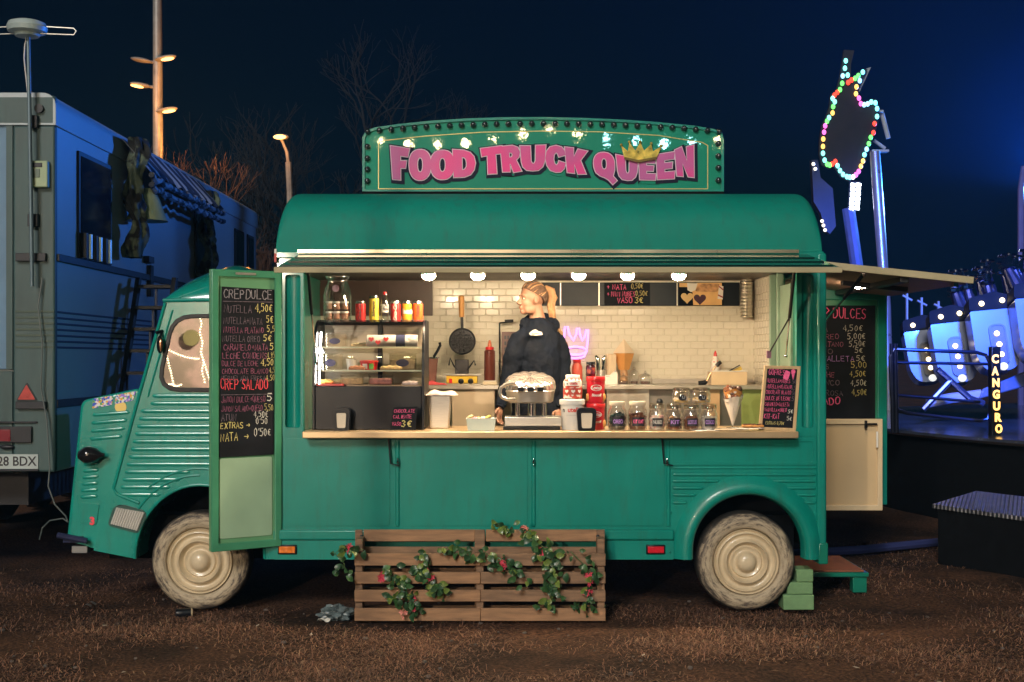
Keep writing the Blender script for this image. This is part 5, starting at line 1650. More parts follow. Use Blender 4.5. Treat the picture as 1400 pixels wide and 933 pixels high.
for k, (h0, h1, lab) in enumerate(((0, 35.5, "lower of two stacked red biscuit spread tins"), (36, 72, "upper red biscuit spread tin with white oval logo"))):
    t = thing("biscuit_tin", lab, "tin", (X(814.5, TNY), TNY, ZC + .001 + h0 / s), 0, "red biscuit tins stacked on the counter")
    h = (h1 - h0) / s
    lath("tin_wall", [(12 / s, 0), (12.3 / s, .003), (12.3 / s, h - .034)], M("tin_red_%d" % k, (.62, .015, .03), .28, var=.05, coat=.3), t, n=28)
    lath("tin_lid", [(12.9 / s, h - .0335), (13.1 / s, h - .031), (13.1 / s, h - .004), (12.6 / s, h)], RED, t, n=28)
    m = MB()
    ov = [(.043 * cos(a), .022 * sin(a)) for a in [2 * pi * i / 24 for i in range(24)]]
    vs = [(sin(x * f / .066) * .0675, -cos(x * f / .066) * .0675, h * .58 + z * f) for f in (1, .86) for x, z in ov]
    m.add(vs, [(i, (i + 1) % 24, 24 + (i + 1) % 24, 24 + i) for i in range(24)]); m.build("oval_logo", CARDW, t, sharp=None)
    wrap_text("tin_lettering", "Lotus", .034, CARDW, t, 12.3 / s, h * .58, shear=.2, bold=.001, lift=.002)
    wrap_text("tin_lettering", "Biscoff", .026, CARDW, t, 12.3 / s, h * .30, shear=.2, bold=.0008, lift=.002)
    m = MB()
    for a0 in (-1.15, 1.1):
        m.ball((sin(a0) * .064, -cos(a0) * .064, h * .22), (.016, .016, .03), 10, 8)
    kind(m.build("biscuit_print", M("biscuit_tan_%d" % k, (.6, .28, .07), .5), t), "stuff")
t = thing("jam_jar", "small dark jam jar with black lid on the red tins", "jar", (X(807.5, TNY), TNY - .01, ZC + .002 + 72 / s))
lath("jar_wall", [(5.5 / s, 0), (6.7 / s, .008), (6.7 / s, 13 / s), (5.6 / s, 16 / s)], M("dark_jam", (.05, .01, .02), .12, coat=.4), t)
lath("jar_lid", [(6.2 / s, 16.1 / s), (6.2 / s, 19.5 / s), (5.8 / s, 20 / s)], BLACK, t)
m = MB(); band(m, 6.7 / s, 4 / s, 12 / s, -.8, .9); m.build("jar_label", M("orange_red_label", (.5, .10, .06), .4, c2=(.12, .02, .06), thr=(.45, .55), vs=30), t, sharp=None)
t = thing("tongs_cup", "cup of upright steel tongs behind the red tins", "cup", (X(822, 1.4), 1.40, WZ + .001))
s = S(1.4)
lath("cup_wall", [(6 / s, 0), (6.5 / s, 20 / s)], STEEL, t)
for dx, tl in ((-3, -.03), (2, .02)):
    m = MB(); m.tube([(dx / s, 0, .02), (dx / s + tl * .3, -.01, 25 / s), (dx / s + tl * .4, -.01, 36 / s), (dx / s + tl, -.01, 40 / s)], [.013, .017, .019, .008], 10); m.build("tongs", CHROME, t)
t = thing("squeeze_bottle", "coral red squeeze bottle half hidden beside the seller's arm", "bottle", (X(789, 1.38), 1.38, WZ + .001))
lath("bottle_body", [(7 / s, 0), (7.3 / s, .01), (7.3 / s, 24 / s), (5 / s, 30 / s)], M("coral_plastic", (.75, .12, .08), .4), t)
lath("bottle_cap", [(5.5 / s, 30.1 / s), (5.5 / s, 34 / s), (5, 34.5 / s) if False else (5 / s, 34.5 / s)], RED, t)
t = thing("napkin_pack", "folded paper napkins with a blue patch beside the tongs", "napkins", (X(835, 1.5), 1.50, WZ + .001))
s = S(1.5)
m = MB(); m.box((-7 / s, -.05, 0), (7 / s, .05, 42 / s)); m.build("napkin_stack", M("tan_paper", (.62, .48, .33), .8, var=.15, stretch=(30, 1, 1), bump=.3), t, bevel=.012)
m = MB(); m.plate(pp((833, 516), (841, 505), (842, 518)) and [(.0, 10 / s), (6 / s, 20 / s), (6.8 / s, 9 / s)], o=(0, -.0505, 0), d0=-.002, d1=0); m.build("blue_patch", M("pale_blue_print", (.3, .4, .55), .6), t)
t = thing("white_box", "white cardboard box with slanted top on the worktop", "box", (X(836, 1.34), 1.34, WZ + .001))
m = MB(); m.plate([(-9 / s, 0), (8 / s, 0), (8 / s, 17 / s), (3 / s, 18 / s), (-2 / s, 13 / s), (-9 / s, 14 / s)], d0=-.03, d1=.03); m.build("box_body", CARDW, t, bevel=.003)
m = MB(); m.box((-8 / s, -.032, 11 / s), (-3 / s, -.0302, 12 / s)); m.build("box_slot", M("grey_print2", (.4, .38, .36), .6), t)
CNY = 1.55; s = S(CNY)
t = thing("cone_holder", "cream and orange paper cones stacked point up on worktop", "cones", (X(853, CNY), CNY, WZ + .001))
m = MB(); m.lathe([(.092, 43 / s), (.088, 44 / s), (.003, 62 / s)], n=4, a0=0); m.build("cream_cone", M("cream_card", (.72, .58, .42), .6), t, sharp=20)
m = MB(); m.lathe([(.045, 20 / s), (.086, 42.6 / s)], n=4, a0=0); m.build("orange_cone", M("orange_card", (.68, .33, .10), .55), t, sharp=20)
m = MB(); m.cyl((0, 0, 0), (0, 0, 20 / s), .04, .03, n=12); m.build("cone_stand", M("tan_card", (.5, .28, .14), .6), t)
for px, w, top, lab in ((852, 20, 512, "left glass dome"), (867, 15, 503, "tall middle glass dome with knob"), (882, 21, 509, "right glass dome")):
    Y = 1.36 if px != 867 else 1.46
    s = S(Y)
    t = thing("glass_cloche", lab + " over pastries on the worktop", "cloche", (X(px, Y), Y, WZ + .001), 0, "glass domes on the worktop")
    r, h = w / 2 / s, Z(top, Y) - WZ
    lath("dome", [(r, .008), (r, h * .45), (r * .92, h * .66), (r * .68, h * .82), (r * .3, h * .92), (.004, h * .93)], JARGLASS, t, c0=False, sharp=None)
    lath("plate", [(r * 1.05, 0), (r * 1.1, .006), (.002, .007)], WHITE, t)
    m = MB(); m.ball((0, 0, h * .96), .014, 10, 6); m.build("knob", JARGLASS, t)
    m = MB(); m.box((-r * .6, -r * .6, .0075), (r * .6, r * .6, .03)); m.build("pastry", M("dark_pastry_%d" % px, (.09, .05, .04), .5, var=.4, vs=40), t, bevel=.006)

# ---- glass jars of toppings
JY = .02
JLID = M("cream_jar_lid", (.66, .56, .42), .4)
LABEL = M("black_label", (.012, .013, .02), .5)
def filling(parent, r, h0, h1, cols, size, seed, n=60, name="filling"):
    rnd = random.Random(seed)
    mats = [bpy.data.materials.get(k) or M(k, c, .5, var=.25, vs=60, bump=.2, bs=80) for k, c in cols]
    m = MB()
    m.lathe([(r * .72, h0), (r * .78, h0 + .004), (r * .78, h1 - .012)], n=16)
    for i in range(n):
        a = rnd.uniform(-pi, pi); z = rnd.uniform(h0 + size * .5, h1 - size * .3)
        k = r * .90 - size * .5
        if rnd.random() < .25: z = h1 - size * rnd.uniform(0, .6); k *= rnd.random() ** .5
        q_ = Matrix.Rotation(rnd.uniform(0, 3), 3, Vector((rnd.uniform(-1, 1), rnd.uniform(-1, 1), rnd.uniform(-1, 1))))
        m.ball((k * sin(a), -k * cos(a), z), (size * rnd.uniform(.45, .65), size * rnd.uniform(.35, .6), size * rnd.uniform(.3, .5)), 6, 4, mi=rnd.randrange(len(mats)), rot=q_)
    return kind(m.build(name, mats, parent, sharp=50), "stuff")
def jar(px, w, top, label, text, cols, size, style, z0=None, seed=0, fill=.85, chalk=CHALK_V, tsize=.038):
    s = S(JY)
    zb_ = ZC + .001 if z0 is None else z0
    t = thing("topping_jar", label, "jar", (X(px, JY), JY, zb_), 0, "glass jars of toppings on the counter")
    r, h = w / 2 / s, Z(top, JY) - zb_
    if style == 'lid':
        lath("jar_wall", [(r * .9, .0), (r * .99, .006), (r, h * .55), (r * .93, h * .70), (r * .74, h * .80), (r * .72, h * .86)], JARGLASS, t, c1=False, sharp=None, n=28)
        lath("jar_lid", [(r * .82, h * .865), (r * .84, h * .88), (r * .84, h * .97), (r * .80, h)], JLID, t, n=28)
        fh = h * .68
    else:
        lath("jar_wall", [(r * .9, .0), (r * .98, .006), (r, h * .10), (r, h * .62), (r * .86, h * .70), (r * .84, h * .78)], JARGLASS, t, c1=False, sharp=None, n=28)
        lath("jar_lid", [(r * .88, h * .79), (r * .92, h * .81), (r * .92, h * .96), (r * .80, h), (.003, h * 1.0)], thin_glass("jar_lid_glass", (.9, .86, .78), .30, .08, .7) if "jar_lid_glass" not in bpy.data.materials else bpy.data.materials["jar_lid_glass"], t, n=28)
        m = MB(); m.lathe([(r * .885, h * .775), (r * .90, h * .785), (r * .885, h * .795)], n=28, cap0=False, cap1=False); m.build("seal_ring", M("seal_cream", (.6, .5, .38), .5) if "seal_cream" not in bpy.data.materials else bpy.data.materials["seal_cream"], t)
        m = MB(); m.tube([(-.018, -r * .94, h * .88), (-.018, -r * 1.02, h * .78), (-.012, -r * 1.03, h * .70), (.012, -r * 1.03, h * .70), (.018, -r * 1.02, h * .78), (.018, -r * .94, h * .88)], .0028, 6); m.build("wire_clip", CHROME, t)
        fh = h * .62
    filling(t, r, .006, fh * fill, cols, size, seed + 5)
    lo, hi = (h * .16, h * .46)
    if text:
        m = MB(); band(m, r, lo, hi, -.62, .62, lift=.002, n=12); m.build("jar_label", LABEL, t, sharp=None)
        wrap_text("label_lettering", text, tsize, chalk, t, r, (lo + hi) / 2, lift=.0036, width=r * 1.0, bold=.0008)
    else:
        m = MB()
        ov = [(.8 * cos(2 * pi * i / 22), sin(2 * pi * i / 22)) for i in range(22)]
        vs = [(sin(.55 * x) * (r + .002), -cos(.55 * x) * (r + .002), h * .36 + z * h * .17) for x, z in ov]
        m.add(vs, [tuple(range(22))]); m.build("oval_label", LABEL, t, sharp=None)
        wrap_text("label_lettering", "U", .03, CHALK_W, t, r, h * .38, lift=.0036, ang=.1)
    return t
DK, BR, WHT = ("dark_cookie", (.018, .02, .02)), ("milk_chocolate", (.20, .07, .03)), ("marshmallow_white", (.72, .64, .56))
PKM, TAN, YEL = ("marshmallow_pink", (.72, .40, .36)), ("biscuit_tan", (.55, .28, .10)), ("pale_yellow_sweet", (.72, .52, .22))
jar(844, 26, 549, "topping jar of dark cookies with cream lid", "OREO", [DK, ("cookie_green_tint", (.02, .05, .04))], .03, 'lid', seed=1, tsize=.04)
jar(871.5, 27.5, 549, "topping jar of chocolate wafers with cream lid", "KIT KAT", [BR, ("dark_wafer", (.08, .025, .012))], .03, 'lid', seed=2, chalk=CHALK_P)
jar(898, 23.5, 551.5, "clip-top jar of pale pink mini marshmallows", "NUBES", [WHT, PKM], .02, 'clip', seed=3, chalk=CHALK_W)
jar(921.5, 23, 552, "clip-top jar of mixed brown and white sweets", "KIT", [BR, WHT, TAN, DK], .022, 'clip', seed=4)
jar(945, 23.5, 552, "clip-top jar of ginger brown biscuit crumbs", "LOTUS", [BR, ("crumb_brown", (.28, .11, .05))], .018, 'clip', seed=5)
jar(969, 23.5, 552, "clip-top jar of white grated coconut", "COCO", [WHT, ("coconut_white", (.75, .71, .62))], .012, 'clip', seed=6)
zz = Z(551.6, JY)
jar(931.5, 25.5, 530, "clip-top jar of yellow sweets stacked above mixed sweets", None, [YEL, WHT], .02, 'clip', z0=zz, seed=7, fill=.55)
jar(958.5, 26, 530, "clip-top jar of yellow sweets stacked above the coconut", None, [YEL, WHT], .02, 'clip', z0=zz, seed=8, fill=.55)

# ---- behind the jars, on the worktop
CBY = 1.45; s = S(CBY)
t = thing("cream_box", "cream plastic box with packets on the worktop", "box", (X(994, CBY), CBY, WZ + .001))
a, h = 24 / s, 18 / s
m = MB()
for x0, x1, y0, y1 in ((-a, a, -.11, -.104), (-a, a, .104, .11), (-a, -a + .006, -.1035, .1035), (a - .006, a, -.1035, .1035)): m.box((x0, y0, .005), (x1, y1, h))
m.box((-a, -.11, 0), (a, .11, .0045)); m.build("box_wall", M("warm_cream_plastic", (.68, .52, .33), .4), t)
m = MB(); m.plate(offset_poly(rrect(-a, -.11, a, .11, .01), .007), holes=[rrect(-a + .005, -.105, a - .005, .105, .01)], uz=(0, 1, 0), o=(0, 0, h), d0=-.008, d1=0); m.build("box_rim", WHITE, t)
m = MB(); m.cbox((.06, -.03, h + .005), (.12, .02, .03), Matrix.Rotation(-.45, 3, 'Y')); m.build("yellow_packet", M("yellow_paper", (.7, .5, .10), .5), t)
m = MB(); m.cbox((.045, -.05, h + .025), (.12, .012, .008), Matrix.Rotation(-.5, 3, 'Y')); m.build("black_handle", BLACK, t)
t = thing("cream_spray", "white spray cream bottle with red tip behind the box", "bottle", (X(978, 1.62), 1.62, WZ + .001)); s = S(1.62)
lath("bottle_body", [(7 / s, 0), (7 / s, 20 / s), (5 / s, 32 / s), (3 / s, 38 / s)], M("white_red_print", (.72, .68, .62), .35, c2=(.6, .1, .06), thr=(.56, .58), vs=18), t)
lath("nozzle", [(2.5 / s, 38.2 / s), (2.2 / s, 42 / s), (.6 / s, 46 / s)], RED, t)
t = thing("gas_lighter", "long curved black lighter wand lying against the cream box", "lighter", (X(958, 1.38), 1.38, WZ + .001)); s = S(1.38)
m = MB(); m.tube([(-.02, 0, .012), (.03, 0, .016), (.05, 0, .03)], [.02, .022, .016], 8); m.build("lighter_grip", BLACK, t)
m = MB(); m.tube([(.05, 0, .03), (.08, 0, .09), (.12, 0, .15), (.15, 0, .175)], [.012, .01, .008, .006], 8); m.build("lighter_wand", M("brass_brown", (.3, .2, .12), .3, .7), t)
m = MB(); m.tube([(.13, 0, .155), (.15, 0, .178), (.17, 0, .19)], [.017, .018, .014], 8); m.build("lighter_tip", BLACK, t)
t = thing("black_knob_tool", "small black ball-handled tool standing behind the clip-top jars", "tool", (X(902, .55), .55, ZC + .001)); s = S(.55)
m = MB(); m.cyl((0, 0, 0), (0, 0, 30 / s), .012); m.build("tool_shaft", STEEL, t)
m = MB(); m.ball((0, 0, 33 / s), .026, 12, 8); m.build("tool_ball", BLACK, t)

# ---- display waffle cone, papers, waffle
KY = .30; s = S(KY)
t = thing("waffle_cone", "display waffle cone in white paper topped with chocolate and cream", "waffle cone", (X(1002, KY), KY, Z(582, KY)))
m = MB()
def conef(u, v):
    a = 2 * pi * u
    r = (.004 + v * 13 / s) * (1 + .05 * sin(5 * a + 9 * v) + .03 * sin(11 * a - 7 * v))
    return (r * cos(a) - .0 * v, r * sin(a), v * 41 / s + (.02 * sin(a + .6) + .01 * sin(3 * a) if v > .9 else 0))
m.surf(conef, 36, 12, closed_u=True); m.build("paper_wrap", M("crinkled_paper", (.62, .56, .48), .7, var=.12, vs=14, bump=.8, bs=24), t, sharp=30)
m = MB(); m.surf(lambda u, v: ((.055 + .016 * v) * cos(2 * pi * u) * (1 + .05 * sin(7 * 2 * pi * u)), (.055 + .016 * v) * sin(2 * pi * u), 39 / s + v * .05 + .014 * sin(2 * pi * u * 3)), 30, 4, closed_u=True); m.build("waffle_edge", M("golden_waffle", (.50, .22, .06), .6, var=.3, vs=40, bump=.4), t)
filling(t, .075, 36 / s, 53 / s, [BR, WHT, ("glossy_chocolate", (.06, .02, .012))], .034, 77, n=46, name="topping")
m = MB(); m.cyl((0, .02, -(Z(582, KY) - ZC)), (0, .03, .10), .004, n=6); m.lathe([(.05, -(Z(582, KY) - ZC) + .001), (.05, -(Z(582, KY) - ZC) + .006)], n=20); m.build("cone_stand", CHROME, t)
for k, (px, w, rz, lab) in enumerate(((965, 34, .2, "white paper sheet lying under the coconut jar"), (1000, 46, -.15, "cream paper sheet in the middle of the counter edge"), (1022, 40, .1, "paper sheet lying under the small waffle"))):
    m = MB(); m.surf(lambda u, v: ((u - .5) * w / 190, (v - .5) * .12, .0015 + .004 * sin(3 * u + k) ** 2 + .003 * sin(5 * v) ** 2), 8, 6)
    o = m.build("paper_sheet", CARDW if k != 1 else M("cream_sheet", (.68, .55, .40), .8), sharp=None); o.location = (X(px, -.06), -.06, ZC + .001 + k * .0075); o.rotation_euler = (0, 0, rz)
    so_ = o.modifiers.new("thick", 'SOLIDIFY'); so_.thickness = .0008
    tag(o, lab, "paper", "loose papers on the counter")
t = thing("small_waffle", "small golden waffle with dark topping lying on counter papers", "waffle", (X(1029, -.05), -.05, ZC + .026))
m = MB(); m.box((-.075, -.04, 0), (.075, .04, .018)); m.build("waffle_body", bpy.data.materials["golden_waffle"], t, bevel=.006)
m = MB()
rnd = random.Random(5)
for i in range(9): m.ball((-.06 + i * .015, rnd.uniform(-.03, .02), .02), (.012, .012, .006), 8, 5)
kind(m.build("topping", bpy.data.materials["glossy_chocolate"], t), "stuff")

# ================================================================== THE SELLER
PYD = .74
s = S(PYD)
person = thing("person", "fair-haired person in a dark hooded sweatshirt looking sideways behind the counter", "person", (X(735, PYD), PYD, FLOOR))
def pv(px, py, dy=0.0): return Vector(((px - 735) / s, dy, Z(py, PYD) - FLOOR))
def remesh(ob, vox, smooth=4, fac=.5):
    r = ob.modifiers.new("remesh", 'REMESH'); r.mode = 'VOXEL'; r.voxel_size = vox; r.use_smooth_shade = True
    if smooth:
        k = ob.modifiers.new("smooth", 'SMOOTH'); k.factor = fac; k.iterations = smooth
    return ob
def loft(mb, secs, n=18):
    """closed body through elliptical sections (centre, half width, half depth, turn)"""
    vs, fs = [], []
    for c, a, b, tw in secs:
        for j in range(n):
            t = 2 * pi * j / n
            x, y = a * cos(t), b * sin(t)
            vs.append((c.x + x * cos(tw) - y * sin(tw), c.y + x * sin(tw) + y * cos(tw), c.z))
    for i in range(len(secs) - 1):
        for j in range(n):
            j2 = (j + 1) % n
            fs.append((i * n + j, i * n + j2, (i + 1) * n + j2, (i + 1) * n + j))
    fs.append(tuple(range(n))[::-1]); fs.append(tuple((len(secs) - 1) * n + j for j in range(n)))
    mb.add(vs, fs)
SKIN = M("warm_skin", (.25, .127, .080), .5, var=.07, vs=30)
SKIN.node_tree.nodes["Principled BSDF"].inputs["Subsurface Weight"].default_value = .12
SKIN.node_tree.nodes["Principled BSDF"].inputs["Subsurface Radius"].default_value = (.02, .008, .004)
HOOD = M("navy_sweatshirt", (.003, .0052, .011), .9, var=.3, vs=10, bump=.45, bs=24, spec=.15)
TURN = -.42                                        # chest turned a little towards the left of the picture
# head: built facing -x, then turned slightly to the camera
hc = pv(726, 410, -.02)
HR = Matrix.Rotation(radians(22), 3, 'Z')          # face (-x) swings towards the camera (-y)
def hp(f, sd, u):                                  # forward, side, up in the head's own frame
    return hc + HR @ Vector((-f, sd, u))
m = MB()
m.ball(hp(-.014, 0, .028), (.099, .074, .094), 24, 16, rot=HR)            # skull
m.ball(hp(.030, 0, -.030), (.062, .058, .085), 20, 14, rot=HR)           # face
m.ball(hp(.050, 0, .020), (.040, .052, .050), 16, 10, rot=HR)            # brow and eye region
m.ball(hp(.056, 0, -.095), (.034, .034, .024), 14, 10, rot=HR)           # chin
m.ball(hp(.020, .034, -.072), (.052, .022, .040), 14, 10, rot=HR)        # jaw, far side
m.ball(hp(.020, -.034, -.072), (.052, .022, .040), 14, 10, rot=HR)       # jaw, near side
m.ball(hp(.052, .030, -.032), (.030, .026, .028), 12, 8, rot=HR); m.ball(hp(.052, -.030, -.032), (.030, .026, .028), 12, 8, rot=HR)   # cheeks
m.tube([hp(.086, 0, .012), hp(.098, 0, -.010), hp(.110, 0, -.030), hp(.102, 0, -.036)], [.010, .012, .0145, .010], 10)                 # nose
m.ball(hp(.100, .012, -.034), (.010, .009, .008), 8, 6, rot=HR); m.ball(hp(.100, -.012, -.034), (.010, .009, .008), 8, 6, rot=HR)
m.ball(hp(.085, 0, -.060), (.016, .024, .0075), 12, 8, rot=HR); m.ball(hp(.083, 0, -.071), (.015, .021, .0085), 12, 8, rot=HR)         # lips
for sd in (-1, 1):
    m.ball(hp(-.012, sd * .078, -.008), (.019, .009, .032), 12, 8, rot=HR)                                                          # ears
    m.tube([hp(.084, sd * .012, .026), hp(.080, sd * .034, .030), hp(.066, sd * .050, .024)], [.008, .009, .007], 8)                   # brow ridge
# neck, shoulders (under the clothes), arms and hands in the same body
m.tube([pv(730, 418, .0), pv(734, 432, .01), pv(736, 448, .02)], [.060, .060, .075], 16)
loft(m, [(pv(736, 600), .17, .11, TURN), (pv(735, 545), .18, .125, TURN), (pv(734, 500), .18, .13, TURN), (pv(734, 462), .17, .115, TURN), (pv(735, 446), .11, .085, TURN), (pv(735, 438), .06, .06, TURN)])
for sx in (-1, 1):                                 # legs, hidden by the counter
    m.tube([pv(736 + sx * 16, 590), pv(736 + sx * 16, 640), pv(736 + sx * 15, 686)], [.10, .075, .05], 12)
    m.ball(pv(736 + sx * 15, 689, -.05), (.045, .11, .04), 10, 6)
ARM_L = [pv(711, 464, -.08), pv(702, 486, -.10), pv(696, 516, -.11), pv(689, 540, -.16), pv(684, 554, -.20)]
ARM_R = [pv(760, 466, .06), pv(767, 488, .05), pv(769, 520, .0), pv(766, 545, -.08), pv(763, 556, -.12)]
for A in (ARM_L, ARM_R):
    m.tube(A, [.06, .055, .045, .034, .026], 12)
def hand(wrist, d, side, spread):
    """palm with four bent fingers and a thumb; d points from wrist to knuckles, side to the thumb"""
    d, side = d.normalized(), side.normalized()
    nrm = d.cross(side).normalized()
    palm = wrist + d * .045
    Rm = Matrix((side, nrm, d)).transposed()
    m.ball(palm, (.040, .017, .050), 14, 10, rot=Rm)
    for k, (o, L) in enumerate(((.028, .070), (.010, .080), (-.009, .074), (-.027, .058))):
        k0 = palm + side * o + d * .038
        dd = (d + side * o * spread).normalized()
        bend = nrm * -1
        p1 = k0 + dd * L * .42 + bend * L * .10
        p2 = p1 + (dd * .8 + bend * .6).normalized() * L * .33
        p3 = p2 + (dd * .5 + bend * .85).normalized() * L * .25
        m.tube([k0, p1, p2, p3], [.0095, .009, .008, .0065], 8)
    b0 = palm + side * .028 - d * .018
    t1 = b0 + (side * .8 + d * .55) * .030
    t2 = t1 + (side * .35 + d * .9 - nrm * .3) * .030
    m.tube([b0, t1, t2], [.013, .011, .008], 8)
hand(pv(684, 555, -.20), Vector((-.10, -.35, -1)), Vector((-.5, -.8, .2)), 3)
hand(pv(763, 557, -.12), Vector((.02, -.40, -1)), Vector((-.8, -.5, .1)), 3)
body = m.build("body", SKIN, person, sharp=None); remesh(body, .0052, 3)
# clothing
m = MB()
loft(m, [(pv(736, 606), .215, .155, TURN), (pv(736, 570), .218, .165, TURN), (pv(735, 535), .198, .165, TURN), (pv(734, 505), .192, .168, TURN), (pv(734, 478), .186, .160, TURN), (pv(735, 458), .168, .130, TURN), (pv(735, 446), .140, .105, TURN), (pv(735, 438.5), .088, .084, TURN), (pv(734, 435), .074, .078, TURN)], 24)
for A, rr in ((ARM_L, [.076, .076, .064, .050, .042]), (ARM_R, [.076, .078, .068, .052, .044])):
    m.tube([A[0] + Vector((.06 if A is ARM_L else -.06, 0, .05))] + A, [.06] + rr, 16)
# hood lying on the back and round the neck
m.tube([pv(713, 447, -.06), pv(716, 440, -.01), pv(724, 434, .06), pv(738, 431, .10), pv(752, 435, .085), pv(760, 444, .03), pv(758, 452, -.04)], [.022, .030, .034, .040, .038, .034, .022], 12)
m.ball(pv(749, 445, .09), (.10, .07, .06), 14, 10)
top_ = m.build("sweatshirt", HOOD, person, sharp=None); remesh(top_, .0075, 5)
dm = top_.modifiers.new("folds", 'DISPLACE')
tx = bpy.data.textures.new("cloth_folds", 'CLOUDS'); tx.noise_scale = .08; tx.noise_depth = 2
dm.texture = tx; dm.strength = .028; dm.mid_level = .5
m = MB()
for A, r in ((ARM_L, .040), (ARM_R, .042)):
    m.tube([A[3].lerp(A[4], .75), A[4] + (A[4] - A[3]) * .12], [r, r * .9], 14)
kind(m.build("sleeve_cuff", HOOD, person), "stuff")
m = MB()
loft(m, [(pv(736, 604), .19, .13, TURN), (pv(736, 622), .20, .14, TURN)])
for sx in (-1, 1): m.tube([pv(736 + sx * 16, 600), pv(736 + sx * 16, 640), pv(736 + sx * 15, 684)], [.115, .09, .075], 14)
m.build("trousers", M("dark_trousers", (.02, .02, .025), .9), person)
# hair: a cap over the skull, swept back, and a long ponytail
HAIR = M("fair_hair", (.115, .06, .03), .6, var=.4, vs=5, stretch=(12, 12, 2.5), bump=.6, bs=30, c2=(.04, .021, .013), thr=(.3, .75))
PONY = M("blonde_hair", (.40, .22, .10), .55, var=.3, vs=5, stretch=(14, 14, 1.6), bump=.6, bs=30, c2=(.22, .115, .05), thr=(.35, .75))
m = MB()
def cap(u, v):
    th, ph = pi * u, 2 * pi * v
    # hairline: high at the forehead, down to the nape at the back
    f, sd, up = -cos(ph) * sin(th), sin(ph) * sin(th), cos(th)
    return hp(-.018 + f * .1055, sd * .081, .030 + up * .1005)
vs, fs, nu, nv = [], [], 30, 44
for i in range(nu + 1):
    for j in range(nv):
        ph = 2 * pi * j / nv
        front = (1 - cos(ph)) / 2                       # 1 at the face, 0 at the back  (f = -cos)
        low = 2.25 - 1.28 * front ** .8                 # how far down the hair reaches
        th = low * i / nu
        f, sd, up = -cos(ph) * sin(th), sin(ph) * sin(th), cos(th)
        r = 1 + .012 * sin(23 * ph + 3 * th)
        vs.append(hp(-.018 + f * .1050 * r, sd * .0815 * r, .030 + up * .1000 * r))
for i in range(nu):
    for j in range(nv):
        j2 = (j + 1) % nv
        fs.append((i * nv + j, (i + 1) * nv + j, (i + 1) * nv + j2, i * nv + j2))
m.add(vs, fs)
hair = m.build("hair", HAIR, person, sharp=None)
sd_ = hair.modifiers.new("thick", 'SOLIDIFY'); sd_.thickness = .004; sd_.offset = 1
m = MB()
rnd = random.Random(40)
end = Vector((-.93, 0, .36)).normalized()
for k in range(150):
    ph = 2 * pi * rnd.random()
    front = (1 - cos(ph)) / 2
    th = (2.25 - 1.28 * front ** .8) * rnd.uniform(.90, 1.03)
    d0 = Vector((-cos(ph) * sin(th), sin(ph) * sin(th), cos(th))).normalized()
    pts, up_ = [], rnd.uniform(1.0, 1.05)
    for i in range(9):
        w = i / 8
        d = (d0 * (1 - w) + end * w + Vector((0, 0, .35 * w * (1 - w)))).normalized()
        kk = up_ + .085 * sin(pi * w) * (.4 + .6 * max(0, d.z))
        pts.append(hp(-.018 + d.x * .105 * kk, d.y * .0815 * kk, .030 + d.z * .100 * kk))
    m.tube(pts, [.0025, .0055, .007, .0075, .0075, .007, .0065, .006, .005], 5, mi=1 if (k % 5 == 0 and cos(ph) < .6) else 0)
kind(m.build("hair_strand", [HAIR, PONY], person, sharp=None), "stuff")
m = MB()
pt = [hp(-.105, 0, .058), hp(-.134, 0, .086), hp(-.166, 0, .072), hp(-.178, .0, .02), hp(-.168, .0, -.05), pv(757, 440, .09), pv(765, 456, .10), pv(772, 470, .09), pv(775, 478, .085)]
m.tube(pt, [.020, .030, .036, .036, .032, .026, .022, .015, .006], 14)
for k in range(16):
    rnd = random.Random(k)
    off = [Vector((rnd.uniform(-.02, .02), rnd.uniform(-.025, .015), rnd.uniform(-.008, .008))) for _ in pt]
    m.tube([p + o * (.3 + .9 * min(i / 3, 1)) + Vector((.008 * sin(i * 1.9 + k), 0, 0)) for i, (p, o) in enumerate(zip(pt, off))], [.007, .010, .012, .012, .011, .010, .008, .006, .003], 7)
pony = m.build("ponytail", PONY, person, sharp=None)
m = MB(); m.lathe([(.021, -.008), (.026, 0), (.021, .008)], n=14); ht = m.build("hair_tie", M("brown_tie", (.08, .04, .02), .7), pony)
ht.location = hp(-.112, 0, .062); ht.rotation_euler = (0, radians(70), radians(22))
m = MB()
for sd in (-1, 1):
    m.ball(hp(.074, sd * .029, .006), (.010, .013, .007), 10, 7, rot=HR)
eyes = m.build("eye", M("eye_white", (.5, .45, .42), .3), person)
kind(eyes, "stuff")
m = MB()
for sd in (-1, 1): m.ball(hp(.0825, sd * .029, .005), (.005, .0085, .0085), 8, 6, rot=HR)
kind(m.build("iris", M("dark_iris", (.03, .02, .015), .2), person), "stuff")
m = MB()
for sd in (-1, 1): m.tube([hp(.091, sd * .012, .028), hp(.086, sd * .030, .033), hp(.072, sd * .048, .026)], [.0042, .006, .003], 6)
kind(m.build("eyebrow", M("brown_brow", (.14, .07, .04), .8), person), "stuff")
m = MB(); m.tube([hp(.094, -.018, -.0655), hp(.0995, 0, -.066), hp(.094, .018, -.0655)], [.0015, .0022, .0015], 6); m.build("mouth_line", M("lip_shadow_pink", (.30, .09, .08), .5), person)  # thin pink line between the lips
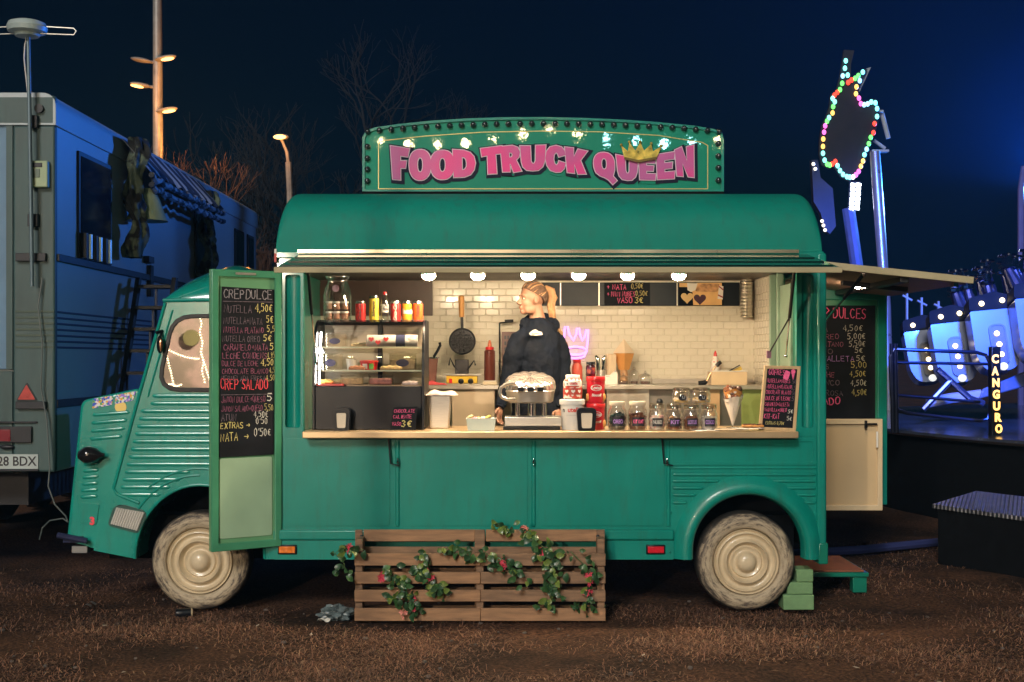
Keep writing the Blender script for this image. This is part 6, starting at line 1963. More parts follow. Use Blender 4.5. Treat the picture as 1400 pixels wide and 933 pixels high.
# pale printed emblem on the chest: a sneaker-like outline with a swoosh in it
em = [(-.062, .0), (-.058, .010), (-.030, .036), (-.004, .042), (.022, .026), (.060, .020), (.052, .010), (.066, .004), (.060, -.006), (.0, -.014), (-.050, -.014)]
m = MB(); m.plate(round_poly(em, .006), d0=-.002, d1=.0)
emb = m.build("chest_emblem", M('emblem_white', (.36, .35, .33), .7), person); emb.location = pv(732, 457.5, -.172); emb.rotation_euler = (radians(-12), radians(3), -.30); emb.scale = (.85, 1, .85)
m = MB(); m.plate([(-.040, .004), (-.022, .001), (.052, .013), (-.020, -.007), (-.034, -.007)], d0=-.0035, d1=-.0021)
sw = m.build("swoosh_mark", HOOD, emb)

# ================================================================== AROUND THE TRUCK
FYP, BYP = -.31, -.12                                # planter: front slats, back slats
pl = thing("pallet_planter", "wooden slatted pallet planter standing on the grass before the truck", "planter", (X(656, FYP), FYP, .0))
po = pl.location.copy()
s = S(FYP)
rnd = random.Random(2)
def slat(x0, x1, y, z0, z1, th=.022, mt=None, tilt=0):
    m = MB(); m.box((-(x1 - x0) / 2, 0, -(z1 - z0) / 2), ((x1 - x0) / 2, th, (z1 - z0) / 2))
    o = m.build("slat", mt or WOOD, pl, bevel=.004, seg=2); o.location = ((x0 + x1) / 2 - po.x, y - po.y, (z0 + z1) / 2)
    o.rotation_euler = (rnd.gauss(0, .012), tilt + rnd.gauss(0, .0015), 0)
for a, b in ((757.5, 774), (782.5, 798.5), (807, 823), (832, 849.5)):
    slat(X(484.5, FYP), X(657, FYP) - .001, FYP + rnd.uniform(0, .004), Z(b, FYP), Z(a, FYP), mt=rnd.choice((WOOD, WOOD2)))
    slat(X(657, FYP) + .001, X(828, FYP), FYP + rnd.uniform(0, .004), Z(b, FYP), Z(a, FYP), mt=rnd.choice((WOOD, WOOD2)))
for a, b in ((724.5, 740.5), (748, 758), (777, 789), (803, 815), (828, 838)):
    if a < 740:
        slat(X(497, BYP), X(649, BYP), BYP, Z(b, BYP), Z(a, BYP)); slat(X(664, BYP), X(816, BYP), BYP, Z(b, BYP), Z(a, BYP))
    else:
        slat(X(497, BYP), X(816, BYP), BYP, Z(b, BYP), Z(a, BYP), mt=WOOD2)
for px, w in ((491, 10), (656, 14), (821, 11)):
    m = MB(); m.box((X(px - w / 2, BYP) - po.x, BYP - .024 - po.y, .01), (X(px + w / 2, BYP) - po.x, BYP - .002 - po.y, Z(724, BYP)))
    m.build("stile", WOOD2, pl, bevel=.004)
for px in (490, 656, 822):
    m = MB(); m.box((X(px - 5, FYP) - po.x, FYP + .024 - po.y, .008), (X(px + 5, FYP) - po.x, BYP - .03 - po.y, Z(760 if px == 656 else 738, FYP)))
    m.build("block", WOOD2, pl, bevel=.004)
for px in (495, 817):
    m = MB(); m.ball((X(px, BYP) - po.x, BYP - .03 - po.y, Z(733, BYP)), (.014, .012, .014), 10, 6); m.build("bolt", DARKMETAL, pl)

# ---- garlands of artificial ivy with pink flowers hung on the planter
LEAF = [M("ivy_leaf_%s" % n, c, .45, var=.25, vs=30, coat=.15) for n, c in (("dark", (.018, .06, .022)), ("mid", (.035, .10, .03)), ("light", (.12, .18, .035)))]
PETAL = M("pink_petal", (.55, .05, .09), .6, var=.25, vs=20)
PETAL2 = M("pale_pink_petal", (.62, .22, .18), .6, var=.25, vs=20)
STEM = M("green_stem", (.06, .10, .03), .6)
def leaf_mesh(mt):
    m = MB()
    L, Wd = .060, .021
    pts = [(0, 0), (.25, .75), (.5, 1), (.78, .62), (1, 0)]
    vs = []
    for t, w in pts:
        for sgn in (-1, 0, 1):
            vs.append((sgn * w * Wd, -.010 * sin(pi * t) - (.005 * w if sgn else 0), -L * t))
    fs = []
    for i in range(4):
        for j in range(2):
            fs.append((i * 3 + j, i * 3 + j + 1, (i + 1) * 3 + j + 1, (i + 1) * 3 + j))
    m.add(vs, fs)
    return m
def petal_mesh():
    m = MB()
    for k in range(5):
        a = 2 * pi * k / 5
        c, s_ = cos(a), sin(a)
        q = [(0, 0), (.011, .006), (.020, .0), (.011, -.006)]
        m.add([(x * c - z * s_, -.004 - .5 * x, x * s_ + z * c) for x, z in q], [(0, 1, 2, 3)])
    m.ball((0, -.006, 0), .004, 6, 4)
    return m
protos = {}
def put(parent, key, loc, rot, sc):
    if key not in protos:
        protos[key] = (petal_mesh().build("flower", PETAL if key == 'f' else PETAL2, parent, sharp=None) if key in 'fg' else leaf_mesh(None).build("leaf", LEAF[key_i[key]], parent, sharp=None))
        o = protos[key]
    else:
        o = copy_part(protos[key], parent)
    o.location, o.rotation_euler, o.scale = loc, rot, (sc, sc, sc)
    return o
key_i = {'a': 0, 'b': 1, 'c': 2}
def ivy(label, path, Y, nleaf, flowers=(), seed=0, light=.2, spread=.05):
    rnd = random.Random(seed)
    pts = [P(a, b, Y) for a, b in path]
    t = thing("ivy_garland", label, "garland", tuple(pts[0]), 0, "flower garlands on the pallet planter")
    o = pts[0]
    m = MB(); m.tube([p - o + Vector((0, rnd.uniform(-.01, .01), 0)) for p in pts], .0035, 6); m.build("stem", STEM, t)
    seg = [(pts[i], pts[i + 1]) for i in range(len(pts) - 1)]
    tot = sum((b - a).length for a, b in seg)
    for i in range(nleaf):
        d = rnd.random() * tot
        for a, b in seg:
            L = (b - a).length
            if d <= L or (a, b) == seg[-1]:
                p = a.lerp(b, min(d / max(L, 1e-6), 1)); break
            d -= L
        p = p - o + Vector((rnd.gauss(0, spread * .6), -abs(rnd.gauss(0, .03)), rnd.gauss(0, spread * .45)))
        k = rnd.random()
        put(t, 'c' if k < light else ('b' if k < .55 else 'a'), p, (rnd.uniform(-.9, .5), rnd.uniform(-1.9, 1.9), rnd.uniform(-.9, .9)), rnd.uniform(.75, 1.25))
    for (a, b), kk in flowers:
        p = P(a, b, Y - .03) - o
        for j in range(5):
            put(t, kk, p + Vector((rnd.gauss(0, .012), rnd.uniform(-.01, .01), rnd.gauss(0, .02))), (rnd.uniform(-.6, .6), rnd.uniform(0, 3), rnd.uniform(-.7, .7)), rnd.uniform(.8, 1.3))
    return t
ivy("ivy sprig with one pink flower poking out past the planter's left end", [(497, 752), (480, 748), (466, 750), (458, 757), (470, 770), (473, 784)], FYP - .02, 30, [((478, 752), 'f')], 1, .05, .06)
ivy("ivy trail hanging down the left third of the planter with pink blossoms", [(524, 775), (536, 786), (550, 795), (548, 806), (540, 812), (556, 812), (570, 822), (566, 832), (562, 838)], FYP - .02, 62, [((522, 788), 'f'), ((566, 827), 'f'), ((554, 840), 'g')], 2, .15, .05)
ivy("ivy trail with yellow-green tips beside the planter's middle stile", [(576, 752), (582, 764), (574, 778), (588, 790), (592, 800), (600, 806), (614, 808)], FYP - .02, 56, [((588, 788), 'f')], 3, .3, .045)
ivy("dark ivy clump lying on the upper slat left of the stile", [(608, 752), (618, 745), (630, 752), (640, 756)], FYP + .01, 24, (), 4, .1, .05)
ivy("ivy strand right of the stile with a red blossom cluster", [(662, 755), (672, 762), (684, 766), (697, 776), (706, 788), (716, 790)], FYP - .02, 40, [((688, 768), 'f'), ((690, 772), 'f')], 5, .15, .045)
ivy("long bushy ivy trail falling over the right half of planter", [(712, 722), (724, 732), (736, 742), (746, 752), (744, 764), (752, 778), (758, 792), (752, 806), (756, 818), (752, 830)], FYP - .02, 108, [((716, 722), 'g'), ((738, 752), 'f')], 6, .2, .062)
ivy("short ivy sprig with hanging pink flowers near planter's right end", [(780, 754), (790, 764), (798, 772), (806, 784), (808, 800), (804, 818), (800, 826)], FYP - .02, 30, [((806, 787), 'f'), ((804, 796), 'f'), ((803, 812), 'f')], 7, .1, .05)
ivy("pale young shoot rising above the planter's top rail", [(672, 725), (674, 716), (672, 711), (684, 722), (692, 720)], BYP - .03, 11, (), 8, .9, .015)
ivy("low dark ivy lying behind the bottom slats at right", [(780, 828), (800, 832), (815, 830)], FYP + .05, 18, (), 9, .0, .04)

# ---- litter and things on the ground
m = MB()
def bag(u, v):
    a, b = 2 * pi * u, pi * v
    r = 1 + .22 * sin(3 * a + 4 * b) + .15 * sin(7 * a - 5 * b) + .1 * sin(11 * a + 9 * b)
    return (.11 * r * sin(b) * cos(a), .07 * r * sin(b) * sin(a), .045 - .05 * r * cos(b))
m.surf(bag, 40, 20, closed_u=True)
o = m.build("plastic_bag", M("grey_plastic_bag", (.10, .13, .14), .3, var=.5, vs=14, bump=.5, bs=30), sharp=25); o.location = (X(460, -.2), -.2, -.01)
tag(o, "crumpled grey plastic bag on the ground left of the planter", "bag")
m = MB(); m.surf(lambda u, v: ((u - .5) * .09, (v - .5) * .06, .012 + .012 * sin(6 * u) * cos(5 * v)), 8, 6)
o = m.build("paper_scrap", CARDW, sharp=25); o.location = (X(443, -.28), -.28, -.005); tag(o, "torn white paper scrap lying beside the plastic bag", "litter")
t = thing("drink_can_litter", "dark crushed drink can with pale end lying near front wheel", "can", (X(252, -.12), -.12, .022), .3)
m = MB(); m.lathe([(.028, -.06), (.033, -.05), (.031, .0), (.033, .045)], axis='x', n=14); m.build("can_body", BLACK, t)
m = MB(); m.lathe([(.033, .0452), (.029, .056), (.002, .055)], axis='x', n=14, cap0=False); m.build("can_end", M("tan_can_end", (.5, .40, .26), .4), t)
for px, py, Y, lab in ((125, 821, .3, "small foil scrap on dark ground under the cab nose"), (118, 827, .2, "tiny leaf litter scrap on ground under the cab nose")):
    m = MB(); m.surf(lambda u, v: ((u - .5) * .07, (v - .5) * .04, .01 + .012 * sin(5 * u + px)), 6, 4)
    o = m.build("foil_scrap", STEEL, sharp=25); o.location = (X(px, Y), Y, .0); tag(o, lab, "litter")

# ---- green blocks chocking the rear corner and the entrance step
BLK = M("pale_green_block", (.16, .30, .14), .8, var=.15, vs=12, bump=.4, bs=50)
def chock(x0, x1, z0, z1, Y, lab):
    m = MB(); m.box((-(x1 - x0) / 2, 0, 0), ((x1 - x0) / 2, .18, z1 - z0))
    o = m.build("chock_block", BLK, bevel=.006); o.location = ((x0 + x1) / 2, Y, z0)
    tag(o, lab, "block", "green chock blocks behind the rear wheel")
s = S(.08)
chock(X(1071, .08), X(1113, .08), .002, .112, .08, "bottom green chock block behind the rear wheel")
chock(X(1077, .08), X(1112, .08), .114, .200, .09, "middle green chock block, left end under the tyre")
chock(X(1090, .08), X(1113, .08), .202, .292, .10, "top green chock block right under the truck's rear corner")
st = thing("entrance_step", "green pallet step with a red-brown mat behind the truck", "step", (2.45, 1.1, .0))
m = MB(); m.box((-.35, -.36, .125), (.33, .42, .160)); m.build("deck", GREEN_D, st, bevel=.006)
for y in (-.34, .30):
    for x in (-.34, .21):
        m = MB(); m.box((x, y, .0), (x + .11, y + .09, .1245)); m.build("foot", GREEN_D, st, bevel=.005)
m = MB(); m.box((-.34, -.34, .161), (.30, .40, .174)); m.build("mat", M("red_brown_mat", (.26, .085, .045), .9, var=.2, bump=.5, bs=90), st, bevel=.004)
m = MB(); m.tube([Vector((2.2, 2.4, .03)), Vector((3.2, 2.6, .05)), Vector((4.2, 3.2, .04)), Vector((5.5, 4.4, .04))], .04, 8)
tag(m.build("ground_hose", M("blue_hose", (.03, .04, .14), .5)), "blue hose low on the dark ground behind the truck, its blue light put in the colour", "hose")  # long low beam; the blue light on it is put into its colour

# ---- small stones, dead leaves and crumbs trodden into the ground
rnd = random.Random(19)
m = MB()
for i in range(200):
    x, y = rnd.uniform(-4, 4), rnd.uniform(-2.3, .6)
    r = rnd.choice((.006, .008, .010, .014, .018)) * rnd.uniform(.7, 1.2)
    m.ball((x, y, ground_z(x, y) + r * .3), (r, r * rnd.uniform(.6, 1), r * .6), 6, 4, mi=rnd.choice((0, 0, 1)), rot=Matrix.Rotation(rnd.uniform(0, 3), 3, 'Z'))
for i in range(260):
    x, y = rnd.uniform(-4, 4), rnd.uniform(-2.3, .4)
    a, L = rnd.uniform(0, 6.3), rnd.uniform(.015, .04)
    z = ground_z(x, y) + .012
    c_, s_ = cos(a), sin(a)
    m.add([(x - c_ * L, y - s_ * L, z + rnd.uniform(0, .01)), (x + s_ * L * .4, y - c_ * L * .4, z + .004), (x + c_ * L, y + s_ * L, z + rnd.uniform(0, .016)), (x - s_ * L * .4, y + c_ * L * .4, z + .006)], [(0, 1, 2, 3)], mi=3 if rnd.random() < .06 else 2)
kind(m.build("gravel_and_leaf_litter", [M("grey_pebble", (.10, .08, .07), .8), M("dark_pebble", (.07, .06, .055), .8), M("dead_leaf", (.10, .05, .028), .8), M("paper_crumb", (.32, .27, .22), .8)]), "stuff")

# ---- dry grass: nobody could count it
rnd = random.Random(77)
gv, gf, gm_ = [], [], []
def blades(n, x0, x1, y0, y1, lmin, lmax):
    for _ in range(n):
        x, y = rnd.uniform(x0, x1), rnd.uniform(y0, y1)
        cl = sin(1.7 * x + 2.3 * y) + sin(3.1 * x - 1.9 * y + 2) + sin(5.3 * y + .8 * x)
        if cl < rnd.uniform(-1.5, 1.9): continue
        z = ground_z(x, y)
        a = rnd.uniform(0, 2 * pi); L = rnd.uniform(lmin, lmax); el_ = abs(rnd.gauss(.0, .17 if rnd.random() < .85 else .6)); w = rnd.uniform(.0010, .0030)
        dx, dy = cos(a), sin(a)
        b = len(gv)
        e1 = (x + dx * L * .5 * cos(el_), y + dy * L * .5 * cos(el_), z + .003 + L * .5 * sin(el_) + .006)
        e2 = (x + dx * L * cos(el_ * .5), y + dy * L * cos(el_ * .5), z + .003 + L * .62 * sin(el_))
        gv.extend([(x - dy * w, y + dx * w, z - .004), (x + dy * w, y - dx * w, z - .004), (e1[0] - dy * w, e1[1] + dx * w, e1[2]), (e1[0] + dy * w, e1[1] - dx * w, e1[2]), e2])
        gf.extend([(b, b + 1, b + 3, b + 2), (b + 2, b + 3, b + 4)])
        k = 0 if rnd.random() < .55 else (1 if rnd.random() < .8 else 2)
        gm_.extend([k, k])
blades(95000, -4.2, 4.2, -2.6, .25, .025, .085)
blades(30000, -5.5, 6.0, -4.2, -2.6, .03, .09)
blades(16000, 2.3, 6.5, .2, 3.5, .03, .09)
blades(4000, -4.5, -2.6, .2, 2.0, .03, .08)
me = bpy.data.meshes.new("dry_grass"); me.from_pydata(gv, [], gf)
for mt in (M("straw", (.20, .098, .06), .8, var=.3, vs=2), M("brown_grass", (.075, .04, .027), .85, var=.3, vs=2), M("pale_straw", (.28, .17, .10), .8, var=.3, vs=2)): me.materials.append(mt)
me.polygons.foreach_set("material_index", gm_)
o = bpy.data.objects.new("dry_grass", me); col.objects.link(o); kind(o, "stuff")

# ================================================================== BOX TRUCK ON THE LEFT
BX, BY0, BZ0, BZ1, BL = -3.66, 1.0, .92, 3.95, 7.9
bt = thing("box_truck", "long white showman's trailer with striped awning, lit blue by the fair", "trailer", (BX - 1.2, BY0, 0))
bo = bt.location.copy()
def bl(x, y, z): return (x - bo.x, y - bo.y, z - bo.z)
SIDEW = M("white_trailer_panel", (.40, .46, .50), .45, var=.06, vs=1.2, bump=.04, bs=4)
REARP = M("grey_green_trailer_frame", (.040, .080, .082), .5, var=.22, vs=1.6, stretch=(6, 6, 1), bump=.06)
DARKB = M("dark_trim", (.012, .014, .02), .5, var=.3)
def side(px, py):
    """a pixel on the trailer's flank -> depth and height"""
    sc = (px - 700) / BX
    return FPX / sc - CD, CH - (py - 490) / sc
m = MB(); m.box(bl(BX - 2.45, BY0 + .05, BZ0), bl(BX, BY0 + BL, BZ1 - .25)); m.build("body", SIDEW, bt, bevel=.01)
m = MB(); m.plate(round_poly([(BX - 2.47 - bo.x, BZ1 - .26), (BX + .02 - bo.x, BZ1 - .26), (BX + .02 - bo.x, BZ1), (BX - 2.47 - bo.x, BZ1)], [0, 0, .12, .12], 6), d0=-.02, d1=BL + .02); m.build("roof", SIDEW, bt, bevel=.008)
m = MB(); m.box(bl(BX - .325, BY0 - .02, BZ0), bl(BX + .012, BY0 + .05, BZ1 - .262)); m.build("corner_column", REARP, bt, bevel=.02, seg=3)
m = MB(); m.box(bl(BX - 2.45, BY0 - .021, BZ1 - .26), bl(BX + .014, BY0 + .05, BZ1 - .02)); m.build("rear_header", REARP, bt, bevel=.02)
m = MB(); m.box(bl(BX - 2.3, BY0 + .01, Z(505, BY0)), bl(BX - .35, BY0 + .06, Z(168, BY0))); m.build("rear_door", M("blue_grey_door", (.10, .20, .32), .45, var=.1), bt, bevel=.004)
m = MB(); m.box(bl(BX - .38, BY0 - .01, Z(505, BY0)), bl(BX - .33, BY0 + .055, Z(160, BY0))); m.build("door_post", REARP, bt)
m = MB(); m.box(bl(BX - 2.45, BY0 - .01, BZ0), bl(BX - .33, BY0 + .05, Z(508, BY0))); m.build("rear_skirt", REARP, bt, bevel=.004)
yr = BY0 - .022
def rbox(px0, py0, px1, py1, d, mt, name, parent=bt, bev=.004, y=None):
    yy = yr if y is None else y
    m = MB(); m.box(bl(X(px0, BY0), yy - d, Z(py1, BY0)), bl(X(px1, BY0), yy - .0005, Z(py0, BY0)))
    return m.build(name, mt, parent, bevel=bev)
m = MB(); m.lathe([(.035, -.03), (.036, .0)], bl(X(56, BY0), yr, Z(150, BY0)), axis='y', n=18); m.build("marker_lamp", DARKB, bt)
rbox(44, 160, 55, 177, .05, DARKB, "pole_bracket")
rbox(45, 222, 70, 258, .06, M("pale_meter_box", (.30, .38, .24), .5), "meter_box", bev=.008)
rbox(45, 225, 63, 231, .066, DARKB, "meter_slot"); rbox(48, 233, 60, 245, .064, M("grey_meter", (.10, .14, .11), .4), "meter_window")
rbox(42, 294, 56, 311, .05, DARKB, "pole_bracket"); rbox(25, 347, 66, 358, .04, DARKB, "pole_bracket")
def tri(px, py, r, d): return [(X(px, BY0) - bo.x + r * sin(2 * pi * i / 3), Z(py, BY0) + r * cos(2 * pi * i / 3)) for i in range(3)]
m = MB(); m.plate(round_poly(tri(38.5, 539.5, .098, 0), .012), o=(0, yr - bo.y, 0), d0=-.010, d1=0); rt = m.build("warning_triangle", DARKB, bt)
m = MB(); m.plate(round_poly(tri(38.5, 539.5, .080, 0), .010), o=(0, yr - bo.y, 0), d0=-.015, d1=-.0105); m.build("red_reflector", M("dull_red_reflector", (.50, .07, .06), .3, var=.2, vs=20, coat=.4), rt)
rbox(25, 549, 66, 559, .04, DARKB, "bumper_strip")
rbox(-40, 576, 53, 578.5, .02, DARKB, "light_ledge")
tl_ = rbox(-40, 583, 46, 605, .03, DARKB, "light_cluster"); rbox(2, 587, 18, 603, .036, M("dim_red_lens", (.20, .02, .03), .3, coat=.3), "tail_lens", y=yr)
m = MB(); m.ball(bl(X(12, BY0), yr - .01, Z(611, BY0)), (.06, .02, .02), 14, 8); m.build("grab_handle", DARKB, bt)
plate_ = rbox(-42, 621, 54, 641, .008, M("plate_white", (.42, .48, .48), .4), "licence_plate", bev=.002)
print_text("plate_lettering", "28 BDX", .105, M("plate_black", (.015, .015, .02), .5), plate_, bl(X(25, BY0), yr - .010, Z(631, BY0)), bold=.0015, width=.312)
rbox(-42, 641.5, 55, 644, .02, DARKB, "plate_rail")
# flank fittings
def fbox_(px0, py0, px1, py1, d, mt, name, parent=bt, bev=.003):
    (ya, za), (yb, zb_) = side(px0, py0), side(px1, py1)
    z_t = CH - (py0 - 490) / ((px0 - 700) / BX); z_b = CH - (py1 - 490) / ((px0 - 700) / BX)
    m = MB(); m.box(bl(BX + .0005, ya, z_b), bl(BX + d, yb, z_t)); return m.build(name, mt, parent, bevel=bev)
def zat(px, py): return CH - (py - 490) / ((px - 700) / BX)
def yat(px): return FPX / ((px - 700) / BX) - CD
def rail(z0, z1, pa, pb, d, mt, name):
    m = MB(); m.box(bl(BX + .0005, yat(pa), z0), bl(BX + d, yat(pb), z1)); return m.build(name, mt, bt, bevel=.003)
rail(zat(75, 168), zat(75, 163), 78, 345, .012, DARKB, "roof_seam")
rail(zat(75, 357), zat(75, 347), 76, 252, .03, DARKB, "belt_rail")
rail(zat(75, 558), zat(75, 547), 76, 140, .02, DARKB, "belt_rail")
for i in range(7):
    rail(zat(75, 428 + i * 8.1), zat(75, 425.2 + i * 8.1), 76, 240, .008, M("dark_blue_stripe", (.02, .03, .09), .5) if i == 0 else bpy.data.materials["dark_blue_stripe"], "side_stripe")
    rbox(23, 425 + i * 8.1, 75, 427.6 + i * 8.1, .004, M("dark_green_stripe", (.04, .07, .05), .5) if i == 0 else bpy.data.materials["dark_green_stripe"], "rear_stripe", bev=0)
DARKG = M("dark_window_glass", (.01, .014, .022), .15)
def opening(pa, pb, za, zb_, name="window"):
    m = MB(); m.box(bl(BX + .0005, yat(pa), za), bl(BX + .02, yat(pb), zb_)); w = m.build(name, DARKB, bt, bevel=.003)
    m = MB(); m.box(bl(BX + .0205, yat(pa) + .04, za + .04), bl(BX + .026, yat(pb) - .04, zb_ - .04)); m.build("pane", DARKG, w)
    return w
w1 = opening(105, 150, zat(105, 353), zat(105, 206))
for i in range(6):
    m = MB(); yy = yat(108) + i * (yat(150) - yat(108)) / 6.3
    m.cyl(bl(BX + .05, yy, zat(105, 352)), bl(BX + .05, yy, zat(105, 318)), .022 if i % 2 else .03, n=8); m.build("window_bar", STEEL if i % 2 else DARKB, w1)
opening(265, 285, zat(75, 347), zat(105, 200), "side_door")
opening(320, 332, zat(75, 360), zat(105, 212)); opening(337, 345.5, zat(105, 320), zat(105, 212))
fbox_(196, 350, 203, 359, .06, DARKB, "flank_lamp"); rail(zat(198, 405), zat(198, 362), 201, 205, .04, DARKMETAL, "flank_latch")
m = MB()
for i in range(3):
    for sx in (0, 1): m.lathe([(.42, -.12), (.47, -.08), (.47, .08), (.42, .12)], bl(BX - .25 - 1.9 * sx, BY0 + 4.2 + i * 1.15, .47), axis='x', n=20)
kind(m.build("trailer_wheel", RUBBER, bt), "stuff")
m = MB(); m.box(bl(BX - 2.0, BY0 + .5, .6), bl(BX - .4, BY0 + BL - .2, .915)); m.build("undercarriage", DARKB, bt)
# striped awning with bunched side curtains hung on the flank
aw = thing("striped_awning", "striped scalloped awning with bunched curtains on the trailer's flank", "awning", (BX, yat(200), zat(160, 190)))
ao = aw.location.copy()
AWM = bpy.data.materials.new("striped_canvas"); AWM.use_nodes = True
_N, _L = AWM.node_tree.nodes, AWM.node_tree.links
_tc = _N.new("ShaderNodeTexCoord"); _s = _N.new("ShaderNodeSeparateXYZ"); _L.new(_tc.outputs["Object"], _s.inputs[0])
_w = _N.new("ShaderNodeMath"); _w.operation = 'MULTIPLY'; _w.inputs[1].default_value = 2 * pi / .34; _L.new(_s.outputs[1], _w.inputs[0])
_q = _N.new("ShaderNodeMath"); _q.operation = 'SINE'; _L.new(_w.outputs[0], _q.inputs[0])
_r = _N.new("ShaderNodeValToRGB"); _r.color_ramp.interpolation = 'CONSTANT'
_r.color_ramp.elements[0].color = (.02, .03, .06, 1); _r.color_ramp.elements[1].position = .5; _r.color_ramp.elements[1].color = (.40, .42, .45, 1)
_L.new(_q.outputs[0], _r.inputs[0]); _L.new(_r.outputs[0], _N["Principled BSDF"].inputs["Base Color"]); _N["Principled BSDF"].inputs["Roughness"].default_value = .8
ya, yb = yat(160), yat(268)
m = MB()
zt_, zb_ = zat(160, 188), zat(165, 237)
nn = 60
def awn(u, v):
    y = ya + (yb - ya) * u
    z = zt_ + (zb_ - zt_) * v
    scal = .05 * abs(sin(u * pi * 11)) if v > .95 else 0
    return (BX + .03 + .28 * v + .015 * sin(u * 70) * v - ao.x, y - ao.y, z - scal - ao.z)
m.surf(awn, nn * 2 + 1, 8); ob = m.build("canopy", AWM, aw, sharp=None)
m = MB()
for k in range(2):
    m.tube([(BX + .32 - ao.x, ya + (yb - ya) * i / 20 - ao.y, zb_ - .03 - .09 * k - .05 * abs(sin(i * 1.7)) - ao.z) for i in range(21)], .03, 6)
kind(m.build("fringe", M("pale_fringe", (.30, .32, .36), .8, c2=(.03, .035, .05), thr=(.48, .52), vs=9), aw), "stuff")
CAMO = M("camouflage_curtain", (.10, .13, .09), .85, c2=(.012, .014, .014), thr=(.46, .52), vs=5)
for pa, z0, z1 in ((163, zat(160, 188), zat(160, 352)), (266, zat(160, 206), zat(160, 352))):
    m = MB()
    def cur(u, v, pa=pa, z0=z0, z1=z1):
        a = 2 * pi * u
        z = z0 + (z1 - z0) * v
        k = 11 * v
        tie = .6 + .4 * abs(sin(k * .75 + .6))
        r = .095 * tie * (1 + .22 * sin(5 * a + 3 * sin(k)) + .10 * sin(9 * a - 2.2 * k))
        return (BX + .16 + r * cos(a) * .9 + .03 * sin(k) - ao.x, yat(pa) + r * 1.15 * sin(a) + .05 * sin(k * 1.7) - ao.y, z - ao.z)
    m.surf(cur, 36, 50, closed_u=True)
    cu = m.build("curtain", CAMO, aw, sharp=25)
m = MB(); m.lathe([(.05, .3), (.12, .2), (.19, .0), (.20, -.01)], (BX + .2 - ao.x, yat(172) - ao.y, zat(160, 297) - ao.z), n=12); m.build("hanging_bell", bpy.data.materials["pale_meter_box"], aw)
# folded steps leaning on the flank
sp = thing("access_stair", "dark folded access stair leaning against the trailer's flank", "stair", (BX + .25, yat(170), .0))
y0, y1, y2 = yat(137), yat(178), yat(187)
m = MB()
for x in (BX + .05, BX + .40):
    m.add([(x - sp.location.x, a - sp.location.y, b) for a, b in ((y0, .75), (y0 + .12, .75), (y1 + .08, zat(180, 380)), (y1, zat(180, 380)))] + [(x + .04 - sp.location.x, a - sp.location.y, b) for a, b in ((y0, .75), (y0 + .12, .75), (y1 + .08, zat(180, 380)), (y1, zat(180, 380)))], [(0, 1, 2, 3), (7, 6, 5, 4), (0, 4, 5, 1), (1, 5, 6, 2), (2, 6, 7, 3), (3, 7, 4, 0)])
kind(m.build("stringer", DARKB, sp), "stuff")
for i in range(9):
    t_ = (i + .5) / 9
    yy, zz_ = y0 + (y1 - y0) * t_, .75 + (zat(180, 380) - .75) * t_
    m = MB(); m.box((BX + .09 - sp.location.x, yy - sp.location.y, zz_), (BX + .40 - sp.location.x, yy + .24 - sp.location.y, zz_ + .03)); m.build("tread", DARKB, sp)
    m = MB(); m.cyl((BX + .22 - sp.location.x, yy + .15 - sp.location.y, zz_), (BX + .22 - sp.location.x, yy + .15 - sp.location.y, .05), .015, n=6); m.build("support_bar", M("blue_grey_bar", (.10, .12, .2), .5), sp) if i > 2 else None
# aerial on a pole in front of the trailer's rear corner
AY = .88
an = thing("tv_aerial", "flat disc television aerial with wire loops on a tall pole", "aerial", (X(41, AY), AY, Z(392, AY)))
def av(px, py): return (X(px, AY) - an.location.x, 0, Z(py, AY) - an.location.z)
m = MB(); m.tube([av(44, 392), av(42, 250), av(40, 130), av(38.5, 46)], .016, 10); m.build("pole", M("blue_grey_pole", (.12, .17, .2), .4, .5), an)
m = MB(); m.lathe([(.03, -.075), (.09, -.07), (.10, -.05), (.145, -.035), (.155, .0), (.14, .035), (.10, .05), (.01, .055)], av(37, 38), n=32); m.build("disc", M("pale_aerial_plastic", (.34, .42, .42), .45), an)
for sx in (-1, 1):
    m = MB(); x0, x1 = (av(50, 0)[0], av(103, 0)[0]) if sx > 0 else (av(24, 0)[0], av(-30, 0)[0])
    m.tube([(x0, 0, av(0, 36)[2]), (x1 - sx * .02, .02, av(0, 38)[2]), (x1, .02, av(0, 42)[2]), (x1 - sx * .02, .02, av(0, 47)[2]), (x0, 0, av(0, 46)[2])], .005, 6); m.build("wire_loop", STEEL, an)
m = MB(); m.tube([av(37, 47), av(34, 62), av(33, 80), av(35, 100), av(38, 128)], .006, 6); m.build("cable", M("white_cable", (.5, .5, .5), .5), an)
m = MB(); m.tube([P(58, 380, 1.0 - .05), P(52, 420, .93), P(58, 470, .93), P(56, 530, .93), P(64, 575, .93), P(68, 640, .9), P(66, 665, .9), P(75, 690, .9), P(90, 706, .8), P(92, 712, .7)], .006, 6)
tag(m.build("power_cable", M("grey_cable", (.09, .11, .11), .5)), "thin grey power cable dropping from trailer to the cab nose", "cable")
m = MB(); m.tube([P(54, 738, .9), P(58, 722, .85), P(68, 712, .8), P(86, 709, .75), P(93, 714, .7)], .006, 6)
tag(m.build("power_cable", bpy.data.materials["grey_cable"]), "looped grey power cable hanging at the cab's bumper", "cable")

